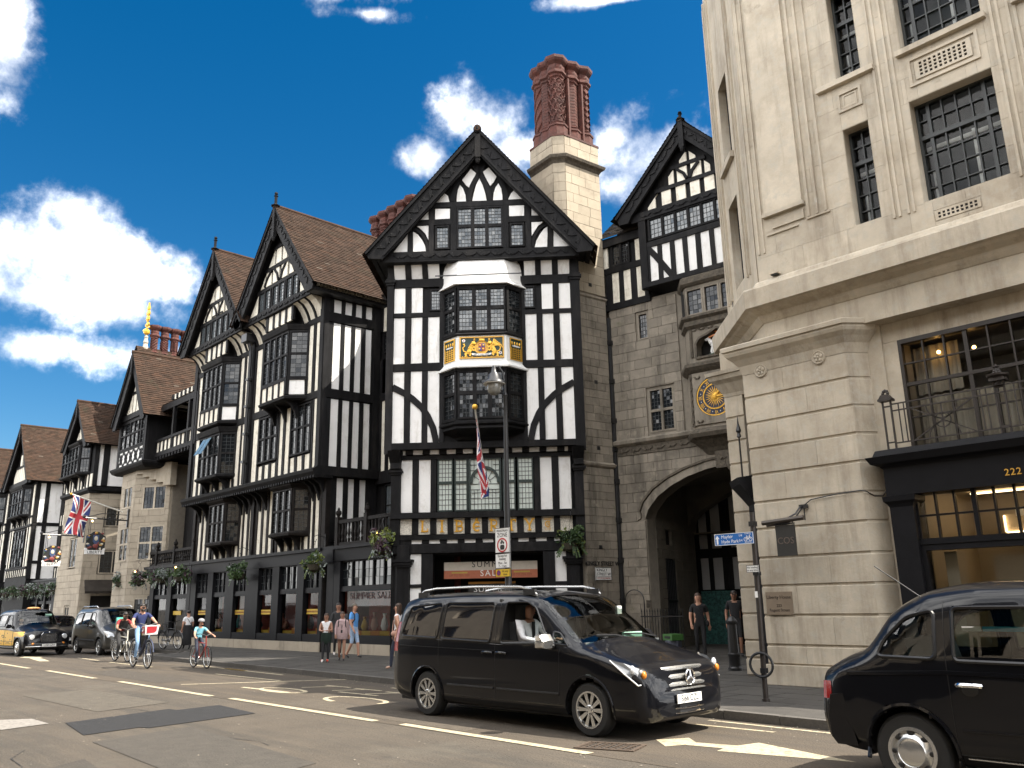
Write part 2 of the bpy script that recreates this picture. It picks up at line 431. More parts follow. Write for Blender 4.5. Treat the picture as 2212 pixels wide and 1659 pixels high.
def window(par, M, u0, u1, z0, z1, cols, rows, y=0., fr=.05, mul=.045, q=(3, 5), gm=None, fm=None, proud=.05, name='window', tilt=.016, single=False, lead=True, lw=.012, skip=()):
 gm = gm or GLD; fm = fm or TIM
 cs, rs = split(u0, u1, cols), split(z0, z1, rows)
 b = MB(M)
 b.box(u0 - fr, u1 + fr, y - proud, y + .06, z1, z1 + fr).box(u0 - fr, u1 + fr, y - proud - .02, y + .06, z0 - fr, z0)
 b.box(u0 - fr, u0, y - proud, y + .06, z0, z1).box(u1, u1 + fr, y - proud, y + .06, z0, z1)
 for c in cs[1:-1]: b.box(c - mul / 2, c + mul / 2, y - proud + .006, y + .05, z0, z1)
 for r in rs[1:-1]: b.box(u0, u1, y - proud + .012, y + .05, r - mul / 2, r + mul / 2)
 w = b.build(name, fm, par)
 ld = MB(M); pn = MB(M)
 for i in range(len(cs) - 1):
  for k in range(len(rs) - 1):
   if (i, k) in skip: continue
   a0, a1 = cs[i] + (mul / 2 if i else 0), cs[i + 1] - (mul / 2 if i < len(cs) - 2 else 0)
   b0, b1 = rs[k] + (mul / 2 if k else 0), rs[k + 1] - (mul / 2 if k < len(rs) - 2 else 0)
   p = pn if single else MB(M)
   nx, ny = q
   for ix in range(nx):
    for iz in range(ny):
     x0, x1 = a0 + (a1 - a0) * ix / nx, a0 + (a1 - a0) * (ix + 1) / nx
     w0, w1 = b0 + (b1 - b0) * iz / ny, b0 + (b1 - b0) * (iz + 1) / ny
     tx, tz = random.gauss(0, tilt * .6) * (x1 - x0), random.gauss(0, tilt * .6) * (w1 - w0)
     p.poly([(x0, y + .012 - tx - tz, w0), (x1, y + .012 + tx - tz, w0), (x1, y + .012 + tx + tz, w1), (x0, y + .012 - tx + tz, w1)])
   if not single: p.build('pane', gm, w)
   if lead:
    for ix in range(1, nx):
     x = a0 + (a1 - a0) * ix / nx; ld.box(x - lw / 2, x + lw / 2, y - .004, y + .008, b0, b1)
    for iz in range(1, ny):
     z = b0 + (b1 - b0) * iz / ny; ld.box(a0, a1, y - .002, y + .010, z - lw / 2, z + lw / 2)
 if single: pn.build('pane', gm, w)
 if lead and ld.F: ld.build('leading', LEAD, w)
 return w
def roof_slope(par, p00, p10, p11, p01, M=None, tm=None, tw=.27, ch=.145, name='roof_tiles', curve=0.0):
 # p00-p10 eaves, p01-p11 ridge; every tile a small tilted quad with a front edge
 tm = tm or TIL
 p00, p10, p11, p01 = map(Vector, (p00, p10, p11, p01))
 n = (p10 - p00).cross(p01 - p00).normalized()
 if n.z < 0: n = -n
 sl_ = ((p01 - p00).length + (p11 - p10).length) / 2
 nc = max(2, int(sl_ / ch))
 b = MB(M)
 def P(u, v):
  q = (p00.lerp(p10, u)).lerp(p01.lerp(p11, u), v)
  if curve: q = q + n * (curve * ((1 - v) ** 4))
  return q
 for r in range(nc):
  v0, v1 = r / nc, (r + 1) / nc
  wd_ = (P(1, v0) - P(0, v0)).length
  nt_ = max(1, int(wd_ / tw)); off = (r % 2) * .5 / nt_
  for k in range(nt_ + 1):
   u0, u1 = max(0, (k) / nt_ - off), min(1, (k + 1) / nt_ - off)
   if u1 - u0 < .002: continue
   li = .026 + random.uniform(-.006, .006)
   a, c = P(u0, v0) + n * li, P(u1, v0) + n * (li + random.uniform(-.004, .004))
   e, f = P(u1, v1) + n * .004, P(u0, v1) + n * .004
   g, h = P(u0, v0), P(u1, v0)
   m_ = 3 if random.random() < .006 else random.choice((0, 0, 0, 1, 1, 2))
   b.poly([a, c, e, f], m_); b.poly([g, h, c, a], m_)
 return b.build(name, tm, par, kind='stuff')
def carve(b, path, y, w, step=.2, m=0):     # raised foliate carving along a board: alternating leaves and scrolls
 acc = 0
 for (x0, z0), (x1, z1) in zip(path, path[1:]):
  ln = hypot(x1 - x0, z1 - z0); k = max(1, int(ln / step))
  dx, dz = (x1 - x0) / ln, (z1 - z0) / ln
  for i in range(k):
   t = (i + .5) / k; cx, cz = x0 + (x1 - x0) * t, z0 + (z1 - z0) * t
   sg = 1 if i % 2 else -1
   pts = [(-.45, -.30 * sg), (-.1, .12 * sg), (.25, .34 * sg), (.45, .08 * sg), (.12, -.12 * sg)]
   b.prism([(cx + dx * px * step * 1.1 - dz * pz * w, cz + dz * px * step * 1.1 + dx * pz * w) for px, pz in pts], y - .035, y + .01, m)
   b.ball((cx - dz * .2 * w * -sg, y, cz + dx * .2 * w * -sg), (step * .16, .03, step * .16), 6, m)

# ================================================================== SETTING
MB().box(-1500, 1500, -1500, 1500, -.6, -.03).build('ground', mat('distant ground', (.12, .11, .10), .9, var=.1), kind='structure')
MB().poly([(-400, -4.5, 0), (60, -4.5, 0), (60, 7.74, 0), (-400, 7.74, 0)]) if 0 else None
b = MB(); b.poly([(-400, -3.2, 0), (40, -3.2, 0), (40, 14, 0), (-400, 14, 0)]); b.build('road', ROAD, kind='structure')
b = MB(); b.poly([(-400, 7.72, .004), (40, 7.66, .004), (40, 14, .004), (-400, 14, .004)]); b.build('road_lane', LANE, kind='structure')
def ground_mark(name, m, pts, z=.008):
 b = MB(); b.poly([(x, y, z) for x, y in pts], 0); o = b.build(name, m, kind='structure'); return o
def strip(name, m, x0, y0, x1, y1, w, z=.008):
 d = hypot(x1 - x0, y1 - y0); nx, ny = -(y1 - y0) / d * w / 2, (x1 - x0) / d * w / 2
 return ground_mark(name, m, [(x0 + nx, y0 + ny), (x0 - nx, y0 - ny), (x1 - nx, y1 - ny), (x1 + nx, y1 + ny)], z)
for x0, x1 in ((-58, -53), (-50.5, -45.5), (-42.5, -37.4), (-34.45, -30.1), (-28.4, -24.0), (-22.4, -17.05), (-16.3, -11.3), (-10.7, -6.98), (-4.6, -.5)):
 strip('lane_marking', PAINT, x0, 7.78, x1, 7.72, .145)
strip('lane_marking', PAINT, -34.8, 10.55, -32.3, 10.45, .10)
strip('lane_marking', PAINT, -30.9, 10.35, -27.0, 10.3, .09)
strip('lane_marking', PAINT, -22.6, 10.3, -19.1, 10.32, .09)
strip('lane_marking', PAINT, -20.2, 8.4, -17.9, 11.6, .11)
strip('lane_marking', PAINT, -26.5, 11.42, -20.6, 11.2, .10)
strip('lane_marking', PAINT, -11.7, 9.7, -9.75, 9.82, .08)
strip('lane_marking', PAINT, -7.4, 10.4, -6.2, 10.44, .08)
strip('lane_marking', PAINT, -7.5, 10.86, -3.0, 10.72, .08)
strip('lane_marking', PAINT, -15.4, 10.9, -12.0, 10.8, .08)
ground_mark('arrow_marking', PAINT, [(-7.0, 8.98), (-6.78, 9.36), (-6.5, 9.12), (-6.0, 9.24), (-5.92, 9.58), (-4.5, 9.14), (-5.98, 8.78), (-6.02, 8.98), (-6.5, 8.9), (-6.62, 8.66)])
ground_mark('arrow_marking', PAINT, [(-38.0, 9.55), (-37.6, 9.25), (-36.6, 9.35), (-35.6, 9.2), (-33.9, 9.0), (-33.6, 9.25), (-35.2, 9.5), (-36.3, 9.62), (-37.0, 9.95), (-37.4, 9.75)])
def loopmark(cx, cy, lx, ly, w=.10, gap=None):
 b = MB(); n = 28
 for k in range(n):
  if gap and gap[0] <= k < gap[1]: continue
  a0, a1 = 2 * pi * k / n, 2 * pi * (k + 1) / n
  q = lambda a, s: (cx + (lx + s) * cos(a), cy + (ly + s) * sin(a), .008)
  b.poly([q(a0, 0), q(a0, w), q(a1, w), q(a1, 0)])
 return b.build('letter_marking', PAINT, kind='structure')
loopmark(-16.9, 9.2, .75, .22, .11)
strip('letter_marking', PAINT, -18.3, 8.98, -16.4, 9.05, .11, .0085)
loopmark(-14.0, 9.1, .8, .3, .11, (20, 27))
for k in range(4):
 strip('letter_marking', PAINT, -17.1 + k * 1.15, 10.35, -16.2 + k * 1.15, 10.4, .09)
 strip('letter_marking', PAINT, -17.1 + k * 1.15, 9.75 + .05 * k, -16.7 + k * 1.15, 10.35, .09, .0085)
strip('letter_marking', PAINT, -15.6, 9.75, -14.3, 9.8, .09)
ground_mark('sun_patch_marking', YEL, [(-24.3, 11.28), (-22.9, 11.22), (-22.9, 11.36), (-24.3, 11.42)])  # sunlit spot beside the kerb, painted on as a yellow patch
ground_mark('asphalt_patch', PATCH, [(-15.03, 4.46), (-15.54, 6.28), (-15.26, 6.30), (-15.38, 7.12), (-13.7, 6.98), (-13.36, 5.13), (-13.55, 5.06), (-13.36, 4.22)])
ground_mark('asphalt_patch', mat('pale worn patch', (.2, .185, .165), .85, var=.4, scale=14), [(-16.4, 3.75), (-16.05, 4.25), (-15.15, 4.26), (-14.95, 3.55)])
for i, (c_, P_) in enumerate((((.052, .045, .036), [(-12.6, 4.1), (-13.0, 5.6), (-8.9, 5.3), (-8.4, 3.9)]), ((.074, .063, .048), [(-20.5, 5.2), (-20.8, 6.6), (-16.6, 6.7), (-16.2, 5.3)]), ((.046, .039, .031), [(-10.2, 2.2), (-11.3, 3.6), (-8.7, 3.3), (-7.9, 2.2)]), ((.072, .058, .042), [(-14.6, 7.95), (-14.9, 8.7), (-9.6, 8.5), (-9.4, 7.9)]), ((.05, .041, .031), [(-26.5, 8.2), (-26.8, 9.3), (-21.2, 9.1), (-21, 8.2)]))):
 ground_mark('asphalt_patch', mat('old asphalt repair %d' % i, c_, .85, var=.22, scale=5, bump=.8, bscale=35, stain=((.03, .026, .021), 40., .54, .66)), P_, .0055 if P_[0][1] < 7.7 else .0065)
chip = random.Random(5)
b = MB()
for k in range(240):
 x, y = chip.uniform(-24, -5), chip.uniform(2.0, 10.5); q = chip.uniform(.006, .02); a = chip.uniform(0, 3)
 b.poly([(x + q * cos(a), y + q * sin(a), .011), (x - q * sin(a) * .5, y + q * cos(a) * .5, .014), (x - q * cos(a), y - q * sin(a), .011), (x + q * sin(a) * .5, y - q * cos(a) * .5, .013)])
b.build('road_chips', mat('pale road chips', (.34, .30, .24), .8, var=.5, scale=30), kind='stuff')
CRK = mat('tar seam', (.022, .021, .02), .7, var=.1)
for path in ([(-12.6, 3.3), (-12.0, 3.0), (-11.3, 2.95), (-10.4, 2.6), (-9.2, 2.5)], [(-16.4, 5.6), (-15.9, 5.9), (-15.2, 5.95)], [(-11.4, 5.5), (-10.9, 5.62), (-10.5, 5.55)], [(-6.2, 3.2), (-5.2, 5.0), (-4.4, 6.9)]):
 b = MB()
 for (x0, y0), (x1, y1) in zip(path, path[1:]):
  n = 9
  for k in range(n):
   w0, w1 = random.uniform(.001, .013), random.uniform(.001, .013)
   p, q = (x0 + (x1 - x0) * k / n, y0 + (y1 - y0) * k / n), (x0 + (x1 - x0) * (k + 1) / n, y0 + (y1 - y0) * (k + 1) / n)
   b.poly([(p[0], p[1] - w0, .006), (q[0], q[1] - w1, .006), (q[0], q[1] + w1, .006), (p[0], p[1] + w0, .006)])
 b.build('road_crack', CRK, kind='structure')
# drain covers
IRON = mat('rusty cast iron', (.085, .062, .045), .7, metal=.3, var=.3, scale=20, bump=.5)
def cover(x, y, lx, ly, rot, label):
 t = thing('drain_cover', label, 'drain cover', frame(x, y, .006, rot))
 b = MB(); b.box(-lx / 2, lx / 2, -ly / 2, -ly / 2 + .05, 0, .012).box(-lx / 2, lx / 2, ly / 2 - .05, ly / 2, 0, .012).box(-lx / 2, -lx / 2 + .05, -ly / 2 + .05, ly / 2 - .05, 0, .012).box(lx / 2 - .05, lx / 2, -ly / 2 + .05, ly / 2 - .05, 0, .012)
 b.build('frame', IRON, t)
 b = MB(); b.box(-lx / 2 + .05, lx / 2 - .05, -ly / 2 + .05, ly / 2 - .05, -.02, .002)
 b.build('plate', mat('dark iron', (.03, .026, .022), .8), t)
 n = int(lx / .09)
 g = MB()
 for k in range(n):
  for q in range(int(ly / .09)):
   x0, y0 = -lx / 2 + .07 + k * .09, -ly / 2 + .07 + q * .09
   g.box(x0, x0 + .055, y0, y0 + .055, .002, .011)
 g.build('stud', IRON, t, kind='stuff')
cover(-7.1, 8.22, .75, .5, 20, 'rusty iron drain cover in the road under the front of the black van')
cover(-9.75, 2.62, .9, .55, 8, 'iron drain cover at the near edge of the grey road')
# pavement with kerb stones and slabs
KF = frame(-4, 10.95, 0, -1.98)
def kp(x, y, z=0): return KF @ Vector((x, y, z))
b = MB(KF)
b.prismz([(60, .16), (60, 90), (-400, 90), (-400, 1.86), (-29.5, 1.86), (-28.0, .16)], -.05, .098)
pv = b.build('pavement', mat('pavement bed', (.11, .10, .09), .9, var=.15), kind='structure')
for k in range(48):
 x1 = 14 - k * .915
 if x1 < -28: break
 MB(KF).box(x1 - .905, x1, 0, .15, -.02, .125, j=.004).build('kerb_stone', KERB, pv)
for k in range(60):
 x1 = -29.3 - k * .915
 MB(KF).box(x1 - .905, x1, 1.7, 1.85, -.02, .125, j=.004).build('kerb_stone', KERB, pv)
MB(KF).prismz([(-28.05, 0), (-28.05, .15), (-29.3, 1.85), (-29.3, 1.70)], -.02, .124).build('kerb_stone', KERB, pv)
ns = 0
for r in range(9):
 y0 = .16 + r * .62
 for k in range(34):
  x1 = 3.0 - k * .93 - (r % 2) * .46
  if x1 < -29 + (0 if r > 2 else 1): continue
  dz = random.uniform(-.003, .003); g = .008
  if ns < 285:
   MB(KF).box(x1 - .93 + g, x1 - g, y0 + g, y0 + .62 - g, .10, .12 + dz).build('paving_slab', PAV, pv); ns += 1
b = MB(KF)
for r in range(9, 24):
 for k in range(18):
  x1 = 2 - k * .93 - (r % 2) * .46; y0 = .16 + r * .62
  b.box(x1 - .922, x1 - .008, y0 + .008, y0 + .612, .10, .12 + random.uniform(-.003, .003))
for r in range(3, 9):
 for k in range(46):
  x1 = -28.2 - k * .93 - (r % 2) * .46; y0 = .16 + r * .62
  b.box(x1 - .922, x1 - .008, y0 + .008, y0 + .612, .10, .12 + random.uniform(-.003, .003))
b.build('far_slabs', PAV, pv, kind='stuff')

# ================================================================== MAIN GABLED BUILDING
FM = frame(-22.7, 16.4, 0, 44.2)
M_ = thing('gabled_building', 'tall timbered shop with one broad gable, gilt coat of arms and tall brick chimney', 'building', FM, 'timbered shop buildings')
def body(par, M, m, u0, u1, y0, y1, z0, z1, name='wall'): return MB(M).box(u0, u1, y0, y1, z0, z1).build(name, m, par)
Y2 = -.4
holed('wall', TIM, M_, None, rect(-.36, 5.9, .12, 6.62), [rect(1.02, 4.6, .13, 3.26), rect(1.15, 4.33, 4.64, 6.36)], .045, .35)
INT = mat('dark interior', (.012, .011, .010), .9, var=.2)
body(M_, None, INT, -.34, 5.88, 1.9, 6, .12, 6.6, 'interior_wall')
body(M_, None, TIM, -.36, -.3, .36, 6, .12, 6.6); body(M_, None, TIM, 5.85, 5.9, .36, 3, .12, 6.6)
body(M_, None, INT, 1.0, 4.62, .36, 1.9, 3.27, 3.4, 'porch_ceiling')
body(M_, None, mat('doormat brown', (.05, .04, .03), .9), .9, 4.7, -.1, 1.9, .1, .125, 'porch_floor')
# ground floor
for s in (0, 1):
 X = lambda u: u if not s else 5.60 - u
 R = lambda a, c: (min(X(a), X(c)), max(X(a), X(c)))
 p0, p1 = R(.28, .64)
 panels(M_, None, 2.32, 3.27, [(p0, p1)]); panels(M_, None, .45, 2.22, [(p0, p1)])
 rail(M_, None, *R(.2, 1.02), 2.22, 2.32, p=.06); rail(M_, None, *R(-.1, 1.02), .12, .45, p=.1)
 post(M_, None, *R(.64, 1.02), .45, 3.27, p=.07)
 a, c = R(-.14, .27)
 post(M_, None, a, c, .12, 3.55, p=.17)
 b = MB()
 for q, (e, zz) in enumerate(((.05, 2.86), (.09, 2.93), (.13, 3.02))): b.box(a - e, c + e, -.19 - e, .05, zz, zz + .075)
 b.build('pilaster_capital', TIM, M_)
 post(M_, None, *R(-.38, -.08), 3.55, 6.5, p=.14)
 a, c = R(-.38, -.08); b = MB()
 for e, zz in ((.04, 5.86), (.09, 5.93), (.05, 6.0)): b.box(a - e, c + e, -.16 - e, .05, zz, zz + .065)
 b.build('pilaster_capital', TIM, M_)
 xs = X(-.23); b = MB()
 b.prism([(xs - .16, 6.05), (xs + .16, 6.05), (xs + .16, 6.6), (xs - .16, 6.6)], -.30, -.13)
 b.loft([[(xs - .16, -.14, 6.06), (xs + .16, -.14, 6.06), (xs + .16, 0, 6.06), (xs - .16, 0, 6.06)], [(xs - .2, -.62, 6.6), (xs + .2, -.62, 6.6), (xs + .2, 0, 6.6), (xs - .2, 0, 6.6)]])
 b.build('corner_bracket', TIM, M_)
rail(M_, None, -.3, 5.85, 3.30, 3.6, p=.09)
panels(M_, None, 3.6, 3.72, [(.31 + .58 * k, .66 + .58 * k) for k in range(9)], y=-.02, ends=(-.1, 5.6))
rail(M_, None, -.35, 5.88, 3.72, 3.89, p=.12)
MOS = mat('pale mosaic', (.62, .58, .50), .7, var=.35, scale=22, bump=.5, bscale=30)
LX = [(-.07, .32), (.53, .92), (1.125, 1.49), (1.685, 2.05), (2.25, 2.62), (2.82, 3.19), (3.40, 3.76), (3.98, 4.35), (4.57, 4.96), (5.17, 5.57)]
for i, (a, c) in enumerate(LX):
 o = MB().box(a, c, -.02, .06, 3.9, 4.4).build('letter_panel', MOS, M_)
 if i < 9:
  MB().box(c, LX[i + 1][0], -.07, .05, 3.9, 4.4, j=.004).build('timber_stud', TIM, M_)
def letter(ch, i):
 a, c = LX[i]; cx = (a + c) / 2; b = MB(); y0, y1 = -.06, -.018; z0, z1 = 3.97, 4.33
 def S(p, w=.06): b.ribbon(p, w, y0, y1)
 def ser(x, z, w=.13): b.box(x - w / 2, x + w / 2, y0, y1, z - .017, z + .017)
 if ch == 'L': S([(cx - .06, z0), (cx - .06, z1)]); S([(cx - .1, z0 + .025), (cx + .13, z0 + .025)], .05); b.box(cx + .1, cx + .13, y0, y1, z0, z0 + .12); ser(cx - .06, z1)
 if ch == 'I': S([(cx, z0), (cx, z1)]); ser(cx, z0); ser(cx, z1)
 if ch in 'BR':
  S([(cx - .08, z0), (cx - .08, z1)]); ser(cx - .09, z1, .12); ser(cx - .09, z0, .12)
  S([(cx - .08, z1 - .02)] + [(x, z) for x, z in arc(cx + .02, z1 - .11, .075, 90, -90, 7, .09)] + [(cx - .08, z1 - .2)], .042)
  if ch == 'B': S([(cx - .08, z1 - .2)] + arc(cx + .03, z0 + .1, .085, 90, -90, 7, .085) + [(cx - .08, z0 + .018)], .042)
  else: S([(cx - .01, z1 - .2), (cx + .12, z0)], .055); ser(cx + .13, z0, .09)
 if ch == 'E': S(arc(cx + .02, (z0 + z1) / 2 - .03, .115, 50, 310, 14, .14), .055); S([(cx - .08, (z0 + z1) / 2 - .03), (cx + .11, (z0 + z1) / 2 - .03)], .04); b.ball((cx + .01, -.035, z1 + .02), (.05, .02, .05), 8); S([(cx - .04, z1 - .06), (cx + .01, z1 + .03), (cx + .06, z1 - .06)], .03)
 if ch == 'T': S([(cx, z0), (cx, z1)]); S([(cx - .14, z1 - .02), (cx + .14, z1 - .02)], .045); ser(cx, z0); b.box(cx - .15, cx - .12, y0, y1, z1 - .1, z1); b.box(cx + .12, cx + .15, y0, y1, z1 - .1, z1)
 if ch == 'Y': S([(cx, z0), (cx, z0 + .17)]); S([(cx, z0 + .16), (cx - .12, z1)], .055); S([(cx, z0 + .16), (cx + .12, z1)], .05); ser(cx, z0); ser(cx - .12, z1, .1); ser(cx + .12, z1, .1)
 b.build('gilt_letter', GOLD, M_)
for i, ch in enumerate('LIBERTY'): letter(ch, i + 1)
a, c = LX[8]; cx = (a + c) / 2
b = MB(); b.ribbon(arc(cx, 4.15, .085, 40, 320, 14), .03, -.05, -.018); b.ribbon(arc(cx + .03, 4.15, .035, 0, 360, 12), .02, -.05, -.018); b.build('gilt_letter', GOLD, M_)
text('gilt_letter', 'AND', GOLD, M_, None, cx, -.03, 4.30, .11, .012); text('gilt_letter', 'LTD', GOLD, M_, None, cx, -.03, 3.99, .11, .012)
rail(M_, None, -.38, 5.95, 4.41, 4.6, p=.2, name='timber_sill')
# first floor
panels(M_, None, 4.62, 6.37, [(-.06, .32), (.53, .92)], ends=(-.08, 1.12)); panels(M_, None, 4.62, 6.37, [(4.56, 4.94), (5.17, 5.57)], ends=(4.36, 5.6))
rail(M_, None, -.38, 5.9, 6.37, 6.5, p=.08)
GREEN = mat('dark green window paint', (.012, .026, .022), .45, var=.2)
for a, c, n in ((1.20, 1.62, 4), (1.76, 2.11, 3), (3.36, 3.69, 3), (3.85, 4.28, 4)):
 window(M_, None, a, c, 4.67, 6.33, 1, [4.67, 5.575, 6.33], y=.02, fr=.045, mul=.09, q=(n, 5), gm=GLP, fm=GREEN, tilt=.006, lw=.016)
w = MB(); w.box(2.2, 3.25, -.05, .06, 4.62, 4.67).box(2.2, 3.25, -.05, .06, 6.33, 6.38).box(2.18, 2.25, -.05, .06, 4.67, 6.33).box(3.2, 3.27, -.05, .06, 4.67, 6.33)
w.ribbon(arc(2.725, 5.55, .455, 0, 180, 18, .50), .09, -.06, .05)
w = w.build('window', GREEN, M_)
for k in range(8):
 for r in range(9):
  x0, z0 = 2.25 + .11875 * k, 4.67 + .1845 * r
  tx = random.gauss(0, .001)
  b = MB(); b.poly([(x0, .03 - tx, z0), (x0 + .11875, .03 + tx, z0), (x0 + .11875, .03 + tx, z0 + .1845), (x0, .03 - tx, z0 + .1845)]); b.build('pane', GLP, w)
ld = MB()
for k in range(1, 8):
 x = 2.25 + .11875 * k; zt = 5.33
 ld.box(x - .008, x + .008, .006, .02, 4.67, zt); h = 5.55 + .50 * sqrt(max(0, 1 - ((x - 2.725) / .455) ** 2)); ld.box(x - .008, x + .008, .006, .02, h, 6.33)
for r in range(1, 4): ld.box(2.25, 3.2, .004, .018, 4.67 + .1845 * r - .008, 4.67 + .1845 * r + .008)
ld.box(2.25, 3.2, .004, .018, 5.32, 5.336); ld.box(2.25, 3.2, .004, .018, 5.5, 5.516)
for r in (8, 7): ld.box(2.25, 2.36 if r == 7 else 2.45, .004, .018, 4.67 + .1845 * r - .008, 4.67 + .1845 * r + .008); ld.box(3.09 if r == 7 else 3.0, 3.2, .004, .018, 4.67 + .1845 * r - .008, 4.67 + .1845 * r + .008)
for q in (30, 55, 80, 100, 125, 150): ld.ribbon([(2.725 + .17 * cos(radians(q)), 5.52 + .19 * sin(radians(q))), (2.725 + .42 * cos(radians(q)), 5.54 + .47 * sin(radians(q)))], .016, .005, .02)
ld.ribbon(arc(2.725, 5.52, .2, 0, 180, 12), .018, .005, .02)
ld.build('leading', LEAD, w)
# sale banner and inner sign
SB = mat('pale banner', (.56, .50, .42), .7, var=.08); SR = mat('terracotta banner', (.42, .135, .07), .7, var=.08); BROWN = mat('brown print', (.22, .06, .035), .7, var=0)
t = thing('banner', 'pale and terracotta summer sale banner across the dark shop entrance', 'banner', FM @ Matrix.Translation((2.85, .42, 2.48)))
b = MB(); b.box(-1.53, 1.53, 0, .03, .26, .53, 0).box(-1.53, 1.53, 0, .03, 0, .259, 1); b.build('board', [SB, SR], t)
text('lettering', 'SUMMER', LETT, t, None, 0, -.004, .44, .27, .004, sx=1.0, space=1.3); text('lettering', 'SALE', WHT, t, None, 0, -.004, .155, .27, .004, space=1.3)
for x in (-1.02, 1.02): text('lettering', 'UP TO 70% OFF', BROWN, t, None, x, -.004, .10, .09, .003, space=1.1); MB().box(x - .26, x + .26, -.006, 0, .165, .215).build('strip', YEL, t)
t = thing('sign_board', 'dark summer sign with an orange strip inside the shop doorway', 'sign', FM @ Matrix.Translation((2.86, .8, 1.95)))
b = MB(); b.box(-.78, .78, 0, .03, 0, .36, 0).box(-.78, .78, 0, .03, .362, .43, 1); b.build('board', [mat('black sign', (.02, .018, .016), .5), mat('orange strip', (.6, .27, .04), .6)], t)
text('lettering', 'SUMMER', WHT, t, None, 0, -.004, .19, .3, .004, space=1.1)
# jetty and upper wall
body(M_, None, TIM, -.5, 6.04, Y2 + .05, 5.5, 6.66, 13.35)
panels(M_, None, 6.52, 6.66, [(0, .11), (.35, .67), (.91, 1.23), (1.47, 1.78), (2.01, 2.34), (2.57, 2.88), (3.1, 3.42), (3.65, 3.98), (4.22, 4.56), (4.79, 5.15), (5.39, 5.5)], y=-.14, ends=(-.4, 5.9))
rail(M_, None, -.56, 6.09, 6.66, 6.86, Y2, p=.07)
for a, c in ((-.56, -.33), (5.78, 6.09)):
 post(M_, None, a, c, 6.5, 13.3, Y2, p=.1)
 b = MB()
 for e, zz in ((.03, 12.42), (.07, 12.5), (.03, 12.58)): b.box(a - e, c + e, Y2 - .12 - e, Y2, zz, zz + .08)
 b.build('post_moulding', TIM, M_)
for a, c in ((1.26, 1.40), (4.06, 4.20)): post(M_, None, a, c, 6.86, 12.62, Y2, p=.06)
LS, RS = [(-.32, .07), (.28, .66), (.86, 1.25)], [(4.2, 4.58), (4.78, 5.16), (5.37, 5.76)]
for q in (LS, RS):
 panels(M_, None, 6.87, 9.32, q, y=Y2); panels(M_, None, 9.6, 11.24, q, y=Y2)
 panels(M_, None, 12.66, 13.3, q, y=Y2, yt=Y2 - .3)
panels(M_, None, 11.41, 12.33, LS[:2], y=Y2); panels(M_, None, 11.41, 12.33, RS[1:], y=Y2)
for z0, z1 in ((9.33, 9.59), (11.25, 11.40), (12.34, 12.65)):
 rail(M_, None, -.33, 1.3, z0, z1, Y2, p=.055); rail(M_, None, 4.15, 5.78, z0, z1, Y2, p=.055)
bp = [(-.33, 8.79), (.09, 8.56), (.34, 8.38), (.68, 8.05), (.87, 7.76), (1.05, 7.36), (1.16, 6.86)]
brace(M_, None, bp, .21, Y2); brace(M_, None, [(5.45 - u, z) for u, z in bp[::-1]], .21, Y2)
window(M_, None, .97, 1.31, 11.5, 12.2, 1, 1, y=Y2, fr=.06, q=(4, 6), gm=GLM, lw=.014); window(M_, None, 4.14, 4.48, 11.5, 12.2, 1, 1, y=Y2, fr=.06, q=(4, 6), gm=GLM, lw=.014)
# oriel bay
OB = [(1.36, Y2), (1.92, -.95), (3.56, -.95), (4.11, Y2)]
def bayring(e, z): return [(OB[0][0] - e, OB[0][1], z), (OB[1][0] - e * .5, OB[1][1] - e, z), (OB[2][0] + e * .5, OB[2][1] - e, z), (OB[3][0] + e, OB[3][1], z)]
def bay(name, m, prof, smooth=False):
 b = MB(); b.loft([bayring(e, z) for z, e in prof]); return b.build(name, m, M_, smooth)
bay('bay_cove', PLA, [(12.16, .15), (12.2, .15), (12.27, .07), (12.4, .02), (12.6, .0), (12.85, -.02), (13.05, -.07), (13.2, -.15), (13.3, -.28)])
bay('bay_head', TIM, [(12.06, .04), (12.16, .05)])
bay('bay_sill', TIM, [(10.36, .06), (10.40, .08), (10.48, .02)])
bay('bay_apron', WHT, [(9.22, .17), (9.27, .18), (9.36, .08), (9.44, .02), (10.36, .0)])
bay('bay_head', TIM, [(9.14, .06), (9.22, .06)])
bay('bay_base', TIM, [(6.90, -.5), (7.0, -.38), (7.14, -.05), (7.2, .06), (7.28, .04), (7.34, .13), (7.40, .13), (7.44, .04), (7.52, .0)])
for z0, z1, g1 in ((10.5, 12.06, GLM), (7.52, 9.14, GLD)):
 zm = z0 + (z1 - z0) * .54
 window(M_, None, 1.99, 3.49, z0 + .05, z1 - .05, 3, [z0 + .05, zm, z1 - .05], y=-.93, fr=.06, mul=.13, q=(4, 5), gm=g1, lw=.014, tilt=.02)
 for (x0, y0), (x1, y1) in ((OB[0], OB[1]), (OB[2], OB[3])):
  Fs = Matrix.Translation((x0, y0, 0)) @ Matrix.Rotation(atan2(y1 - y0, x1 - x0), 4, 'Z')
  ln = hypot(x1 - x0, y1 - y0)
  window(M_, Fs, .13, ln - .13, z0 + .05, z1 - .05, 1, [z0 + .05, zm, z1 - .05], y=.02, fr=.1, mul=.1, q=(3, 5), gm=GLD, lw=.014)
MB().box(1.2, 4.12, -1.2, -1.17, 12.42, 12.455).build('curtain_rod', BLK, M_)
